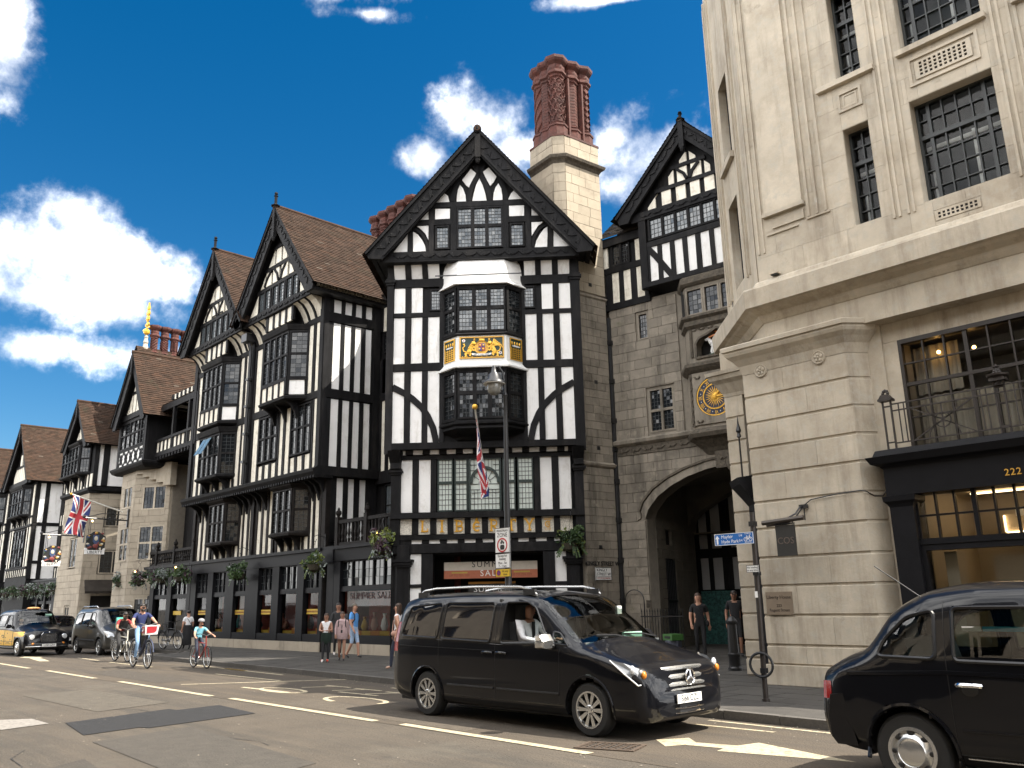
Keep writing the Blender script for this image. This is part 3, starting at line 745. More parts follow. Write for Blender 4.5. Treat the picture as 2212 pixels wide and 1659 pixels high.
# coat of arms, built in gilt relief on a dark green ground
DG = mat('dark green ground', (.012, .035, .028), .5, var=.2)
b = MB(); b.box(2.0, 3.48, -.985, -.955, 9.55, 10.3); ap = b.build('arms_panel', DG, M_)
b = MB()
for x0, x1, z0, z1 in ((2.0, 3.48, 9.55, 9.59), (2.0, 3.48, 10.26, 10.3), (2.0, 2.04, 9.59, 10.26), (3.44, 3.48, 9.59, 10.26)): b.box(x0, x1, -1.01, -.98, z0, z1)
b.build('gilt_frame', GOLDP, ap)
def supporter(s, dragon):
 b = MB(); X = lambda d: 2.74 + s * d; y0, y1 = -1.02, -.98
 def seg(p, w): b.ribbon([(X(x), z) for x, z in p] if s > 0 else [(X(x), z) for x, z in p][::-1], w if s > 0 or not isinstance(w, list) else w[::-1], y0, y1)
 seg([(.30, 10.0), (.36, 9.9), (.43, 9.78), (.45, 9.7)], [.12, .15, .13, .12])
 seg([(.44, 9.76), (.36, 9.7), (.40, 9.63)], [.1, .07, .05]); seg([(.46, 9.76), (.54, 9.7), (.52, 9.62), (.57, 9.61)], [.1, .07, .05, .04])
 seg([(.34, 9.96), (.24, 9.93), (.19, 9.97)], [.07, .045, .03]); seg([(.36, 9.88), (.25, 9.82), (.20, 9.85)], [.07, .045, .03])
 b.ball((X(.27), -1.0, 10.07), (.075, .04, .07), 8); b.ball((X(.21), -1.0, 10.05), (.04, .03, .03), 6)
 seg([(.46, 9.75), (.6, 9.8), (.63, 9.92), (.56, 9.98), (.6, 10.06)], [.03, .035, .03, .03, .06])
 if dragon:
  for k in range(5): seg([(.36, 9.98), (.42 + .055 * k, 10.2 - .05 * k), (.48 + .055 * k, 10.17 - .07 * k)], [.05, .04, .015])
 else:
  for k in range(5): b.ball((X(.30 + .03 * k), -1.0, 10.1 - .05 * k), (.045, .035, .04), 6)
 b.build('heraldic_beast', GOLD, ap)
supporter(-1, False); supporter(1, True)
b = MB(); b.lathe([(.20, -1.0), (.24, -1.02), (.24, -.98)], (2.74, 0, 9.92), 20, 0, 'y'); b.build('garter', GOLDP, ap)
RED = mat('heraldic red', (.30, .03, .03), .5, var=.1); BLU = mat('heraldic blue', (.03, .05, .2), .5, var=.1)
for i, (x, z, m_) in enumerate(((2.64, 9.93, RED), (2.745, 9.93, BLU), (2.64, 9.80, BLU), (2.745, 9.80, RED))):
 b = MB(); b.box(x, x + .1, -1.035, -1.02, z, z + .12); b.build('shield_quarter', m_, ap)
b = MB()
for x, z in ((2.69, 9.99), (2.79, 9.86), (2.67, 9.86), (2.8, 9.99)): b.ball((x, -1.035, z), (.03, .012, .035), 6)
b.ball((2.74, -1.0, 10.17), (.1, .03, .045), 10)
for k in range(5): b.ball((2.66 + .04 * k, -1.0, 10.215), (.016, .016, .03), 5)
for k in range(9): b.ball((2.1 + .16 * k, -.99, 9.615 + .012 * (k % 2)), (.035, .015, .016), 5)
b.build('gilt_crown', GOLD, ap)
text('gilt_letter', 'E', GOLD, ap, None, 2.5, -1.0, 10.185, .13, .01); text('gilt_letter', 'R', GOLD, ap, None, 3.0, -1.0, 10.185, .13, .01)
b = MB(); b.prism([(2.42, 9.66), (2.56, 9.64), (2.92, 9.64), (3.06, 9.66), (3.06, 9.72), (2.92, 9.70), (2.56, 9.70), (2.42, 9.72)], -1.03, -1.0); rb = b.build('motto_ribbon', WHT, ap)
text('lettering', 'DIEU ET MON DROIT', LETT, rb, None, 2.74, -1.031, 9.67, .055, .002)
for x, z in ((2.14, 10.17), (3.36, 9.72)):
 b = MB(); b.lathe([(.055, -1.0), (.055, -.98)], (x, 0, z), 10, 0, 'y'); r = b.build('rose', WHT, ap); b = MB(); b.ball((x, -1.005, z), .022, 6); b.build('rose_centre', RED, r)
for (x0, y0), (x1, y1) in ((OB[0], OB[1]), (OB[2], OB[3])):
 Fs = Matrix.Translation((x0, y0, 0)) @ Matrix.Rotation(atan2(y1 - y0, x1 - x0), 4, 'Z'); ln = hypot(x1 - x0, y1 - y0)
 b = MB(Fs); b.box(.14, ln - .1, -.02, .0, 9.52, 10.28); pp_ = b.build('portcullis_panel', DG, M_)
 b = MB(Fs); x0, x1 = .14, ln - .1
 b.box(x0, x1, -.045, -.02, 9.52, 9.56).box(x0, x1, -.045, -.02, 10.24, 10.28).box(x0, x0 + .035, -.045, -.02, 9.56, 10.24).box(x1 - .035, x1, -.045, -.02, 9.56, 10.24)
 for k in range(5): b.box(x0 + .06 + k * (x1 - x0 - .14) / 4, x0 + .085 + k * (x1 - x0 - .14) / 4, -.04, -.015, 9.58, 9.95)
 for k in range(5): b.box(x0 + .05, x1 - .05, -.045, -.02, 9.6 + .07 * k, 9.622 + .07 * k)
 for k in range(4): b.ball((x0 + .1 + k * (x1 - x0 - .2) / 3, -.03, 10.1), (.035, .02, .07), 6)
 b.build('gilt_portcullis', GOLD, pp_)
 b = MB(Fs); b.ball(((x0 + x1) / 2, -.04, 10.0), ((x1 - x0) * .36, .02, .03), 8); b.build('crown_band', WHT, pp_)
# gable
YG = -.75
GA, FL, FR = (2.68, 17.88), (-1.18, 13.34), (6.64, 13.34)
MB().prism([(-.9, 13.3), (6.3, 13.3), (2.68, 17.5)], YG + .04, 7).build('wall', TIM, M_)
b = MB(); b.box(-.75, 6.1, YG - .12, YG + .06, 13.16, 13.5); carve(b, [(-.3, 13.33), (5.7, 13.33)], YG - .12, .26, .24); b.build('carved_beam', TIM, M_)
rail(M_, None, -.6, 5.98, 13.10, 13.17, YG + .02, p=.2)
for pts in ([(2.44, 15.39), (2.5, 15.69), (2.58, 16.0), (2.7, 16.25), (2.81, 15.99), (2.9, 15.67), (2.95, 15.38)],
   [(1.89, 15.37), (1.9, 15.64), (1.94, 15.85), (2.01, 16.03), (2.12, 15.88), (2.2, 15.63), (2.22, 15.37)][::-1], [(3.17, 15.37), (3.2, 15.66), (3.27, 15.88), (3.37, 16.03), (3.47, 15.82), (3.5, 15.57), (3.5, 15.37)],
   [(2.09, 16.22), (2.4, 16.64), (2.58, 16.47), (2.48, 16.22), (2.33, 15.92), (2.22, 16.02)], [(2.83, 16.5), (3.03, 16.67), (3.31, 16.3), (3.2, 16.09), (3.08, 15.95), (2.94, 16.24)],
   [(1.12, 15.38), (1.44, 15.74), (1.58, 15.62), (1.64, 15.38)], [(3.7, 15.39), (3.81, 15.62), (3.92, 15.74), (4.24, 15.39)],
   [(1.13, 15.14), (1.65, 15.12), (1.65, 14.72), (1.13, 14.74)], [(3.73, 15.15), (4.26, 15.15), (4.25, 14.75), (3.73, 14.75)],
   [(.59, 14.73), (.9, 15.05), (.9, 14.73)], [(4.51, 15.05), (4.80, 14.74), (4.51, 14.74)],
   [(.49, 14.5), (.9, 14.5), (.9, 13.96), (.79, 14.21), (.63, 14.39)], [(4.5, 14.49), (4.91, 14.49), (4.74, 14.36), (4.6, 14.16), (4.5, 13.98)],
   [(.36, 14.3), (.53, 14.18), (.68, 13.97), (.78, 13.76), (.82, 13.53), (.37, 13.53)], [(5.06, 14.3), (5.02, 13.54), (4.59, 13.54), (4.65, 13.78), (4.8, 14.05), (4.93, 14.22)],
   [(-.33, 13.53), (.17, 14.2), (.17, 13.51)], [(5.26, 14.2), (5.79, 13.54), (5.24, 13.54)]):
 ppoly(M_, None, pts, YG)
rail(M_, None, .75, 4.62, 15.17, 15.37, YG + .02, p=.075); rail(M_, None, .2, 1.75, 14.51, 14.72, YG + .02, p=.07); rail(M_, None, 3.6, 5.1, 14.51, 14.73, YG + .02, p=.07)
for u in (.27, 5.14): post(M_, None, u - .09, u + .09, 13.53, 14.4, YG + .02, p=.07)
for u in (1.78, 3.6): post(M_, None, u - .1, u + .1, 13.53, 15.2, YG + .02, p=.08)
for u in (1.0, 4.38): post(M_, None, u - .09, u + .09, 13.53, 15.2, YG + .02, p=.07)
brace(M_, None, [(.24, 14.42), (.5, 14.34), (.68, 14.18), (.8, 13.97), (.86, 13.75), (.88, 13.55)], .09, YG + .01)
brace(M_, None, [(4.53, 13.55), (4.55, 13.78), (4.62, 14.0), (4.74, 14.2), (4.92, 14.34), (5.16, 14.42)], .09, YG + .01)
for q in ([(2.33, 15.38), (2.36, 15.68), (2.44, 15.95), (2.56, 16.2), (2.72, 16.45), (2.85, 16.8)], [(3.06, 15.38), (3.02, 15.68), (2.95, 15.95), (2.84, 16.2), (2.68, 16.45), (2.52, 16.8)],
          [(1.75, 15.38), (1.79, 15.68), (1.86, 15.95), (1.98, 16.2)], [(3.63, 15.38), (3.6, 15.68), (3.53, 15.95), (3.42, 16.2)]):
 brace(M_, None, q, .17, YG + .01)
window(M_, None, 1.95, 3.44, 13.64, 15.09, 3, [13.64, 14.43, 15.09], y=YG, fr=.06, mul=.12, q=(4, 5), gm=GLM, lw=.013, tilt=.02)
for a in (1.2, 3.8): window(M_, None, a, a + .38, 13.64, 14.42, 1, 1, y=YG, fr=.06, q=(4, 6), gm=GLM, lw=.013)
for s in (0, 1):
 X = (lambda u: u) if not s else (lambda u: 5.36 - u + .05)
 out = [(X(-1.18), 13.36), (X(2.68), 17.84), (X(2.68), 16.98), (X(-.42), 13.38), (X(-.62), 13.16), (X(-1.12), 13.20)]
 b = MB(); b.prism(out if not s else out[::-1], -1.12, -1.0)
 carve(b, [(X(-.75), 13.48), (X(2.6), 17.36)], -1.12, .38, .27); bb = b.build('bargeboard', TIM, M_)
 b = MB(); b.ribbon([(X(-1.22), 13.36), (X(2.68), 17.89)], .10, -1.2, -.98); b.ribbon([(X(-.6), 13.28), (X(2.6), 17.0)], .06, -1.17, -1.05); b.build('bargeboard_moulding', TIM, bb)
 b = MB(); b.prism([(X(-1.1), 13.3), (X(2.68), 17.7), (X(2.68), 17.6), (X(-.95), 13.3)], -1.0, 6.5); b.build('roof_soffit', TIM, M_)
 xe = X(-1.30); yb_ = 1.5 if s else 6.6
 roof_slope(M_, (xe, -1.22, 13.29), (xe, yb_, 13.29), (2.68 + (.02 if s else -.02), yb_, 17.98), (2.68 + (.02 if s else -.02), -1.22, 17.98), name='roof')
MB().tube([(2.68, -1.3, 17.96), (2.68, 6.6, 17.96)], .12, 8).build('ridge_tile', TIL[2], M_)
b = MB(); b.box(2.58, 2.78, -1.22, -1.1, 16.85, 17.75); b.ball((2.68, -1.2, 17.95), (.15, .12, .17), 8); b.ball((2.68, -1.1, 16.8), (.1, .1, .16), 8); b.build('finial', TIM, M_)
# chimney and stone stair tower (frame of the sun-side face, along 83 degrees)
FT = frame(-18.35, 20.55, 0, 83); RT = rel(M_, FT)
def ch_ring(e, z):
 if z < 12.15: return [(-.06, -e, z), (1.32 + e, -e, z), (1.32 + e, 2.2, z), (-.06, 2.2, z)]
 return [(-.32 - e * .4, -e, z), (1.32 + e, -e, z), (1.32 + e, 1.62, z), (-.64 - e, 1.62, z), (-.64 - e, .30 - e * .4, z)]
def chim(name, m, prof):
 b = MB(RT); b.loft([ch_ring(e, z) for z, e in prof]); return b.build(name, m, M_)
chim('chimney_core', MOR, [(.1, -.03), (12.14, -.03)]); chim('chimney_core', MOR, [(12.16, -.03), (18.12, -.03)])
chim('chimney_cornice', STD, [(17.02, .0), (17.12, .06), (17.2, .16), (17.3, .19), (17.36, .12), (17.42, .01)])
chim('string_course', STG, [(6.0, .0), (6.06, .07), (6.13, .09), (6.2, .02)])
chim('string_course', STG, [(12.0, .0), (12.05, .05), (12.10, .05), (12.14, .0)])
chim('chimney_coping', BRK, [(18.12, .03), (18.2, .03)])
def ashlar_line(par, M, p0, p1, z0, z1, ch, bl, m, name='stone_block', dep=.12):
 ln = hypot(p1[0] - p0[0], p1[1] - p0[1]); F = (M or Matrix()) @ Matrix.Translation((p0[0], p0[1], 0)) @ Matrix.Rotation(atan2(p1[1] - p0[1], p1[0] - p0[0]), 4, 'Z')
 ashlar(par, F, 0, ln, z0, z1, ch, bl, m, name=name, dep=dep)
def ashlar(par, F, u0, u1, z0, z1, ch, bl, m, holes=(), name='stone_block', dep=.1, jt=.006, clip=None, y=0., dr=1.):
 n = max(1, round((z1 - z0) / ch)); h = (z1 - z0) / n
 for r in range(n):
  a, c = z0 + r * h, z0 + (r + 1) * h
  cuts = [u0]; x = u0 + bl * (.5 if r % 2 else 1) * random.uniform(.85, 1.15)
  while x < u1 - bl * .3: cuts.append(x); x += bl * random.uniform(.75, 1.25)
  cuts.append(u1)
  for p, q in zip(cuts, cuts[1:]):
   segs = [(p, q, a, c)]
   for hu0, hu1, hz0, hz1 in holes:
    ns_ = []
    for (s0, s1, t0, t1) in segs:
     if s1 <= hu0 or s0 >= hu1 or t1 <= hz0 or t0 >= hz1: ns_.append((s0, s1, t0, t1)); continue
     if s0 < hu0: ns_.append((s0, hu0, t0, t1))
     if s1 > hu1: ns_.append((hu1, s1, t0, t1))
     m0, m1 = max(s0, hu0), min(s1, hu1)
     if t0 < hz0: ns_.append((m0, m1, t0, hz0))
     if t1 > hz1: ns_.append((m0, m1, hz1, t1))
    segs = ns_
   for (s0, s1, t0, t1) in segs:
    if s1 - s0 < .03 or t1 - t0 < .03: continue
    d = random.uniform(-.006, .004) * dr
    poly = [(s0 + jt, t0 + jt), (s1 - jt, t0 + jt), (s1 - jt, t1 - jt), (s0 + jt, t1 - jt)]
    if clip:
     poly = clip(poly)
     if not poly or len(poly) < 3: continue
    MB(F).prism(poly, y - .012 + d, y + dep).build(name, m, par)
for z0, z1 in ((12.2, 17.02), (17.42, 18.12)):
 ashlar_line(M_, RT, (-.32, 0), (1.32, 0), z0, z1, .36, .62, STC); ashlar_line(M_, RT, (-.64, .30), (-.32, 0), z0, z1, .36, .9, STC); ashlar_line(M_, RT, (-.64, 1.62), (-.64, .30), z0, z1, .36, .7, STC)
for z0, z1 in ((.12, 6.0), (6.2, 12.0)): ashlar_line(M_, RT, (-.06, 0), (1.32, 0), z0, z1, .27, .5, STG)
for u, z in ((.55, 12.1 + .35), (.62, 8.9), (.6, 6.6), (.5, 3.32)): MB(RT).box(u, u + .14, -.02, .05, z, z + .13).build('air_vent', BLK, M_)
def flue(u, y, kind, z0=18.2, z1=21.5, r=.27, par=None, R=None):
 R = R or RT; par = par or M_
 b = MB(R); zs = z0 + .62; zc = z1 - .85
 b.lathe([(r + .1, z0), (r + .1, z0 + .38), (r + .13, z0 + .40), (r + .13, z0 + .47), (r + .03, z0 + .52), (r + .06, z0 + .58), (r, zs), (r, zc), (r + .05, zc + .05), (r + .05, zc + .12), (r + .12, zc + .18), (r + .12, zc + .26), (r + .05, zc + .32),
             (r + .07, zc + .42), (r + .05, zc + .55), (r + .16, zc + .66), (r + .20, zc + .74), (r + .20, z1), (r + .02, z1)], (u, y, 0), 8)
 o = b.build('chimney_flue', BRK, par)
 b = MB(R); n = 8
 if kind == 'spiral':
  for k in range(6): b.tube([(u + (r + .0) * cos(a), y + (r + .0) * sin(a), zs + (zc - zs) * t) for t, a in [(q / 14, 2 * pi * k / 6 + q * .28) for q in range(15)]], .042, 5)
 elif kind == 'zigzag':
  for lv in range(7):
   zz = zs + .08 + lv * (zc - zs - .1) / 7
   b.tube([(u + (r + .01) * cos(2 * pi * k / 16), y + (r + .01) * sin(2 * pi * k / 16), zz + (.13 if k % 2 else 0)) for k in range(17)], .035, 4)
 elif kind == 'hex':
  for lv in range(8):
   for k in range(8):
    a = 2 * pi * (k + (lv % 2) * .5) / 8; zz = zs + .05 + lv * (zc - zs - .1) / 8; hh = (zc - zs) / 8
    w = pi / 8 * .92
    P = lambda da, dz: (u + (r + .03) * cos(a + da), y + (r + .03) * sin(a + da), zz + dz)
    b.tube([P(-w, .0), P(-w, hh * .55), P(0, hh), P(w, hh * .55), P(w, 0)], .026, 4)
 else:
  for k in range(14): b.lathe([(r + .008, zs + .06 + k * (zc - zs) / 14.4), (r + .008, zs + .10 + k * (zc - zs) / 14.4)], (u, y, 0), 8)
 b.build('brick_relief', BRK, o)
for u, y, k in ((-.25, .42, 'hex'), (.42, .45, 'plain'), (.98, .42, 'zigzag'), (-.25, .90, 'plain'), (-.25, 1.30, 'spiral'), (.98, .90, 'plain'), (.98, 1.30, 'hex'), (.42, 1.30, 'plain')): flue(u, y, k)
MB(RT).box(-.1, .85, .5, 1.25, 18.2, 20.9).build('chimney_core', BRK, M_)
b = MB(RT); b.box(.05, .12, .1, .4, 18.2, 20.7).box(.72, .79, .1, .4, 18.2, 20.7); b.build('brick_fin', BRK, M_)
# carved street lettering on the stair tower
text('lettering', 'KINGLY STREET W1', LETT, M_, RT, .66, -.018, 2.86, .19, .012, sx=.92)
t = thing('street_sign', 'white street name plate below the carved lettering on the stone stair tower', 'street sign', FT @ Matrix.Translation((.62, -.02, 2.34)))
MB().box(-.34, .34, -.02, 0, 0, .40).build('plate', WHT, t); b = MB()
for x0, x1, z0, z1 in ((-.34, .34, 0, .012), (-.34, .34, .388, .40), (-.34, -.328, .012, .388), (.328, .34, .012, .388), (-.32, .32, .1, .11)): b.box(x0, x1, -.026, -.018, z0, z1)
b.build('border', LETT, t)
text('lettering', 'KINGLY', LETT, t, None, -.29, -.022, .315, .13, .003, 'LEFT'); text('lettering', 'STREET W1', LETT, t, None, -.29, -.022, .185, .13, .003, 'LEFT'); text('lettering', 'CITY OF WESTMINSTER', mat('red lettering', (.35, .05, .04), .5, var=0), t, None, 0, -.022, .055, .055, .003)
# rainwater pipe between tower and arch
b = MB(RT); b.tube([(1.42, -.02, .12), (1.42, -.02, 11.4)], .075, 8)
for z in (1.6, 2.9, 4.2, 5.5, 6.6, 7.6, 9.0, 10.4): b.box(1.3, 1.54, -.12, .08, z, z + .16)
b.build('rainwater_pipe', BLK, M_)

# ================================================================== TWIN-GABLED TIMBERED RANGE
FA = frame(-33.4, 16.0, 0, 0)
A_ = thing('gabled_building', 'timbered shop with two steep gables side by side over stacked oriel windows', 'building', FA, 'timbered shop buildings')
A = rel(A_, frame(0, 16.0, 0, 0))            # u = world X, y = depth behind the upper wall
FCk = frame(-27.42, 16.0, 0, 85.2); Cf = rel(A_, FCk)   # flank
G_ = rel(A_, frame(0, 16.4, 0, 0))           # lower wall plane
# carcass
MB(A).prismz([(-38.9, .06), (-27.45, .06), (-27.25, 2.5), (-27.25, 9), (-38.9, 9)], 6.5, 14.0).build('wall', TIM, A_)
MB(G_).prismz([(-38.85, .1), (-27.5, .1), (-27.3, 2.3), (-27.3, 8), (-38.85, 8)], 3.2, 6.5).build('wall', TIM, A_)
MB(G_).prismz([(-38.85, 2.4), (-22.8, 2.4), (-22.8, 8), (-38.85, 8)], .1, 3.3).build('interior_wall', mat('dark red shop interior', (.12, .03, .02), .8, var=.3, scale=2), A_)
def cant(par, M, xl, xr, dep, cl, cr, prof, m, name):
 b = MB(M)
 b.loft([[(xl - cl - e * .6, .02, z), (xl - e * .4, -dep - e, z), (xr + e * .4, -dep - e, z), (xr + cr + e * .6, .02, z)] for z, e in prof]); return b.build(name, m, par)
def side_frame(M, x0, y0, x1, y1): return M @ Matrix.Translation((x0, y0, 0)) @ Matrix.Rotation(atan2(y1 - y0, x1 - x0), 4, 'Z'), hypot(x1 - x0, y1 - y0)
def oriel(par, M, xl, xr, dep, cl, cr, zb, zs, zh, zt, ncol=4, pnl=True, tm=None, brack=3, warm=False, qs=(3, 5)):
 # zb soffit, zs sill, zh window head, zt cornice top
 tm = tm or TIM
 cant(par, M, xl, xr, dep, cl, cr, [(zb, .0), (zb + .05, .1), (zb + .13, .12), (zb + .2, .02), (zs, 0)], tm, 'oriel_base')
 cant(par, M, xl, xr, dep, cl, cr, [(zh, 0), (zh + .06, .08), (zt - .06, .14), (zt, .16), (zt + .02, .02)], tm, 'oriel_cornice')
 cant(par, M, xl + .1, xr - .1, dep - .1, cl, cr, [(zs, 0), (zh, 0)], INT, 'oriel_core')
 z0 = zs
 if pnl:
  z0 = zs + .72
  n = ncol
  panels(par, M @ Matrix.Translation((0, -dep, 0)), zs + .06, z0 - .08, [(xl + .06 + k * (xr - xl - .1) / n, xl + .06 + (k + .78) * (xr - xl - .1) / n) for k in range(n)], PLC if tm is TIM else PLA, ends=(xl, xr))
  F, ln = side_frame(M, xr, -dep, xr + cr, 0); panels(par, F, zs + .06, z0 - .08, [(.1, ln - .12)], PLA, ends=(.0, ln))
  rail(par, M, xl - .02, xr + .02, z0 - .08, z0, -dep, p=.05, m=tm)
  MB(F).box(0, ln, -.05, .05, z0 - .08, z0).build('timber_rail', tm, par)
 w = window(par, M, xl + .06, xr - .06, z0 + .06, zh - .05, ncol, [z0 + .06, z0 + (zh - z0) * .52, zh - .05], y=-dep + .02, fr=.06, mul=.08, q=qs, fm=tm, tilt=.008, lw=.011)
 for (x0, y0, x1, y1) in ((xl - cl, 0, xl, -dep), (xr, -dep, xr + cr, 0)):
  F, ln = side_frame(M, x0, y0, x1, y1)
  window(par, F, .1, ln - .1, z0 + .06, zh - .05, 1, [z0 + .06, z0 + (zh - z0) * .52, zh - .05], y=.02, fr=.08, mul=.08, q=(3, 5), fm=tm, tilt=.008, lw=.012)
 if brack:
  for k in range(brack):
   x = xl + .12 + k * (xr - xl - .24) / max(1, brack - 1)
   b = MB(M); pts = [(-.02, zb), (-dep + .06, zb), (-dep * .55, zb - .16), (-dep * .3, zb - .36), (-dep * .16, zb - .62), (-.02, zb - .66)]
   i = [b.av((x - .05, p, q)) for p, q in pts] + [b.av((x + .05, p, q)) for p, q in pts]
   nn_ = len(pts); b.face(i[:nn_]); b.face(i[nn_:][::-1])
   for q in range(nn_): b.face((i[q], i[nn_ + q], i[nn_ + (q + 1) % nn_], i[(q + 1) % nn_]))
   b.build('bracket', tm, par)
 return w
for xo in (0, -5.95):
 # upper storey, window bays
 X = lambda a: a + xo
 oriel(A_, A, X(-31.15), X(-29.1), .62, .5, .55, 9.5, 9.66, 12.32, 12.58, 4)
 panels(A_, A, 9.72, 12.5, [(X(-28.55), X(-28.2)), (X(-28.0), X(-27.62))], PLC, ends=(X(-28.7), X(-27.42)))
 panels(A_, A, 9.72, 12.5, [(X(-32.95), X(-32.46)), (X(-32.28), X(-31.8))], PLC, ends=(X(-33.1), X(-31.7)))
 rail(A_, A, X(-33.2), X(-31.7), 12.5, 12.72, p=.06); rail(A_, A, X(-28.7), X(-27.4), 12.5, 12.72, p=.06)
 rail(A_, A, X(-33.3), X(-27.4), 9.42, 9.7, p=.06)
 # frieze over the oriel and coved brackets under the gable
 panels(A_, A, 12.82, 13.42, [(X(-31.1 + .52 * k), X(-30.72 + .52 * k)) for k in range(4)], PLC, y=-.5, ends=(X(-31.3), X(-29.0)))
 for x0, x1 in ((-32.9, -31.4), (-29.05, -27.5)):
  for k in range(3):
   xa = X(x0 + k * .52); pts = [(xa, 0.0, 12.74), (xa, -.08, 12.95), (xa, -.2, 13.17), (xa, -.36, 13.35), (xa, -.58, 13.46)]
   b = MB(A); b.loft([[(p[0], p[1], p[2]), (p[0] + .40, p[1], p[2]), (p[0] + .40, .05, p[2]), (p[0], .05, p[2])] for p in pts]); b.build('coved_panel', PLC, A_)
   b = MB(A); b.loft([[(p[0] - .12, p[1] - .05, p[2]), (p[0], p[1] - .05, p[2]), (p[0], .05, p[2]), (p[0] - .12, .05, p[2])] for p in pts]); b.build('curved_bracket', TIM, A_)
 post(A_, A, X(-33.42), X(-33.12), 6.6, 13.7, p=.1)
post(A_, A, -27.66, -27.40, 6.6, 13.9, p=.09)
# lower storey of the upper wall
panels(A_, A, 6.74, 7.32, [(-32.28, -31.93), (-31.75, -31.39), (-31.18, -30.8)], PLC, ends=(-32.4, -30.72)); panels(A_, A, 6.74, 7.32, [(-29.64, -29.28), (-29.1, -28.7), (-28.52, -28.12)], PLC, ends=(-29.72, -28.02))
panels(A_, A, 6.74, 9.4, [(-32.93, -32.46)], PLC, ends=(-33.1, -32.4)); panels(A_, A, 6.74, 9.4, [(-30.62, -30.3), (-30.12, -29.76)], PLC, ends=(-30.72, -29.70)); panels(A_, A, 6.74, 9.4, [(-27.96, -27.62)], PLC, ends=(-28.06, -27.5))
window(A_, A, -32.3, -30.8, 7.5, 9.3, 3, [7.5, 8.45, 9.3], y=-.02, fr=.07, mul=.08, q=(3, 4), tilt=.009, lw=.012); window(A_, A, -29.62, -28.16, 7.45, 9.3, 3, [7.45, 8.45, 9.3], y=-.02, fr=.07, mul=.08, q=(3, 4), tilt=.009, lw=.012)
oriel(A_, A, -37.1, -35.0, .55, .45, .5, 7.16, 7.28, 9.12, 9.4, 4, pnl=False)
panels(A_, A, 6.74, 9.4, [(-38.8, -38.4), (-38.22, -37.92)], PLC, ends=(-38.9, -37.7)); panels(A_, A, 6.74, 9.4, [(-34.58, -34.12), (-34.0, -33.55)], PLC, ends=(-34.7, -33.42))
panels(A_, A, 6.7, 7.1, [(-37.1 + .55 * k, -36.7 + .55 * k) for k in range(5)], PLC, y=.0)
w = MB(A)
for k in range(2):
 x = -36.65 + k * .45; w.loft([[(x, -.6, 9.05), (x + .36, -.6, 9.05), (x + .36, -.57, 9.05), (x, -.57, 9.05)], [(x - .06, -.98, 8.3), (x + .3, -.98, 8.3), (x + .3, -.95, 8.3), (x - .06, -.95, 8.3)]])
w.build('open_casement', mat('glass with painted sky reflection', (.16, .24, .30), .05, spec=.9), A_)  # sky reflection is put into the glass colour
# jetty cornice
b = MB(A); b.loft([[(x, y, z) for x in (-39.2, -27.2) for y in ((.45, -.2 - e) if x < -30 else (-.2 - e, .45))] for z, e in ((6.3, .0), (6.38, .12), (6.5, .2), (6.6, .22), (6.68, .06))]); b.build('jetty_cornice', TIM, A_)
b = MB(A)
for k in range(60): b.box(-39.1 + k * .2, -39.0 + k * .2, -.36, -.2, 6.28, 6.37)
b.build('dentils', TIM, A_, kind='stuff')
for x in (-38.6, -37.9, -34.4, -33.9, -33.4, -32.7, -32.2, -28.4, -28.0, -27.6):
 b = MB(A); b.loft([[(x - .06, y, z), (x + .06, y, z), (x + .06, .42, z), (x - .06, .42, z)] for y, z in ((.35, 5.55), (.28, 5.8), (.12, 6.1), (-.22, 6.32))]); b.build('bracket', TIM, A_)
# first floor
for xo in (0, -5.85):
 X = lambda a: a + xo
 oriel(A_, G_, X(-30.72), X(-29.2), .5, .45, .55, 4.28, 4.42, 6.1, 6.28, 3, pnl=False, tm=TIMD)
 panels(A_, G_, 3.78, 6.3, [(X(-32.88), X(-32.55)), (X(-32.38), X(-32.06)), (X(-31.9), X(-31.6))], PLC, ends=(X(-33.1), X(-31.4)), tm=TIMD)
 panels(A_, G_, 3.78, 6.3, [(X(-28.6), X(-28.4)), (X(-28.26), X(-27.95)), (X(-27.78), X(-27.5))], PLC, ends=(X(-28.7), X(-27.45)), tm=TIMD)
 panels(A_, G_, 3.78, 4.26, [(X(-31.1 + .52 * k), X(-30.74 + .52 * k)) for k in range(5)], PLC, ends=(X(-31.25), X(-28.6)), tm=TIMD)
 post(A_, G_, X(-33.35), X(-33.1), 3.6, 6.3, p=.12, m=TIMD)
post(A_, G_, -27.62, -27.36, .12, 6.3, p=.12, m=TIMD)
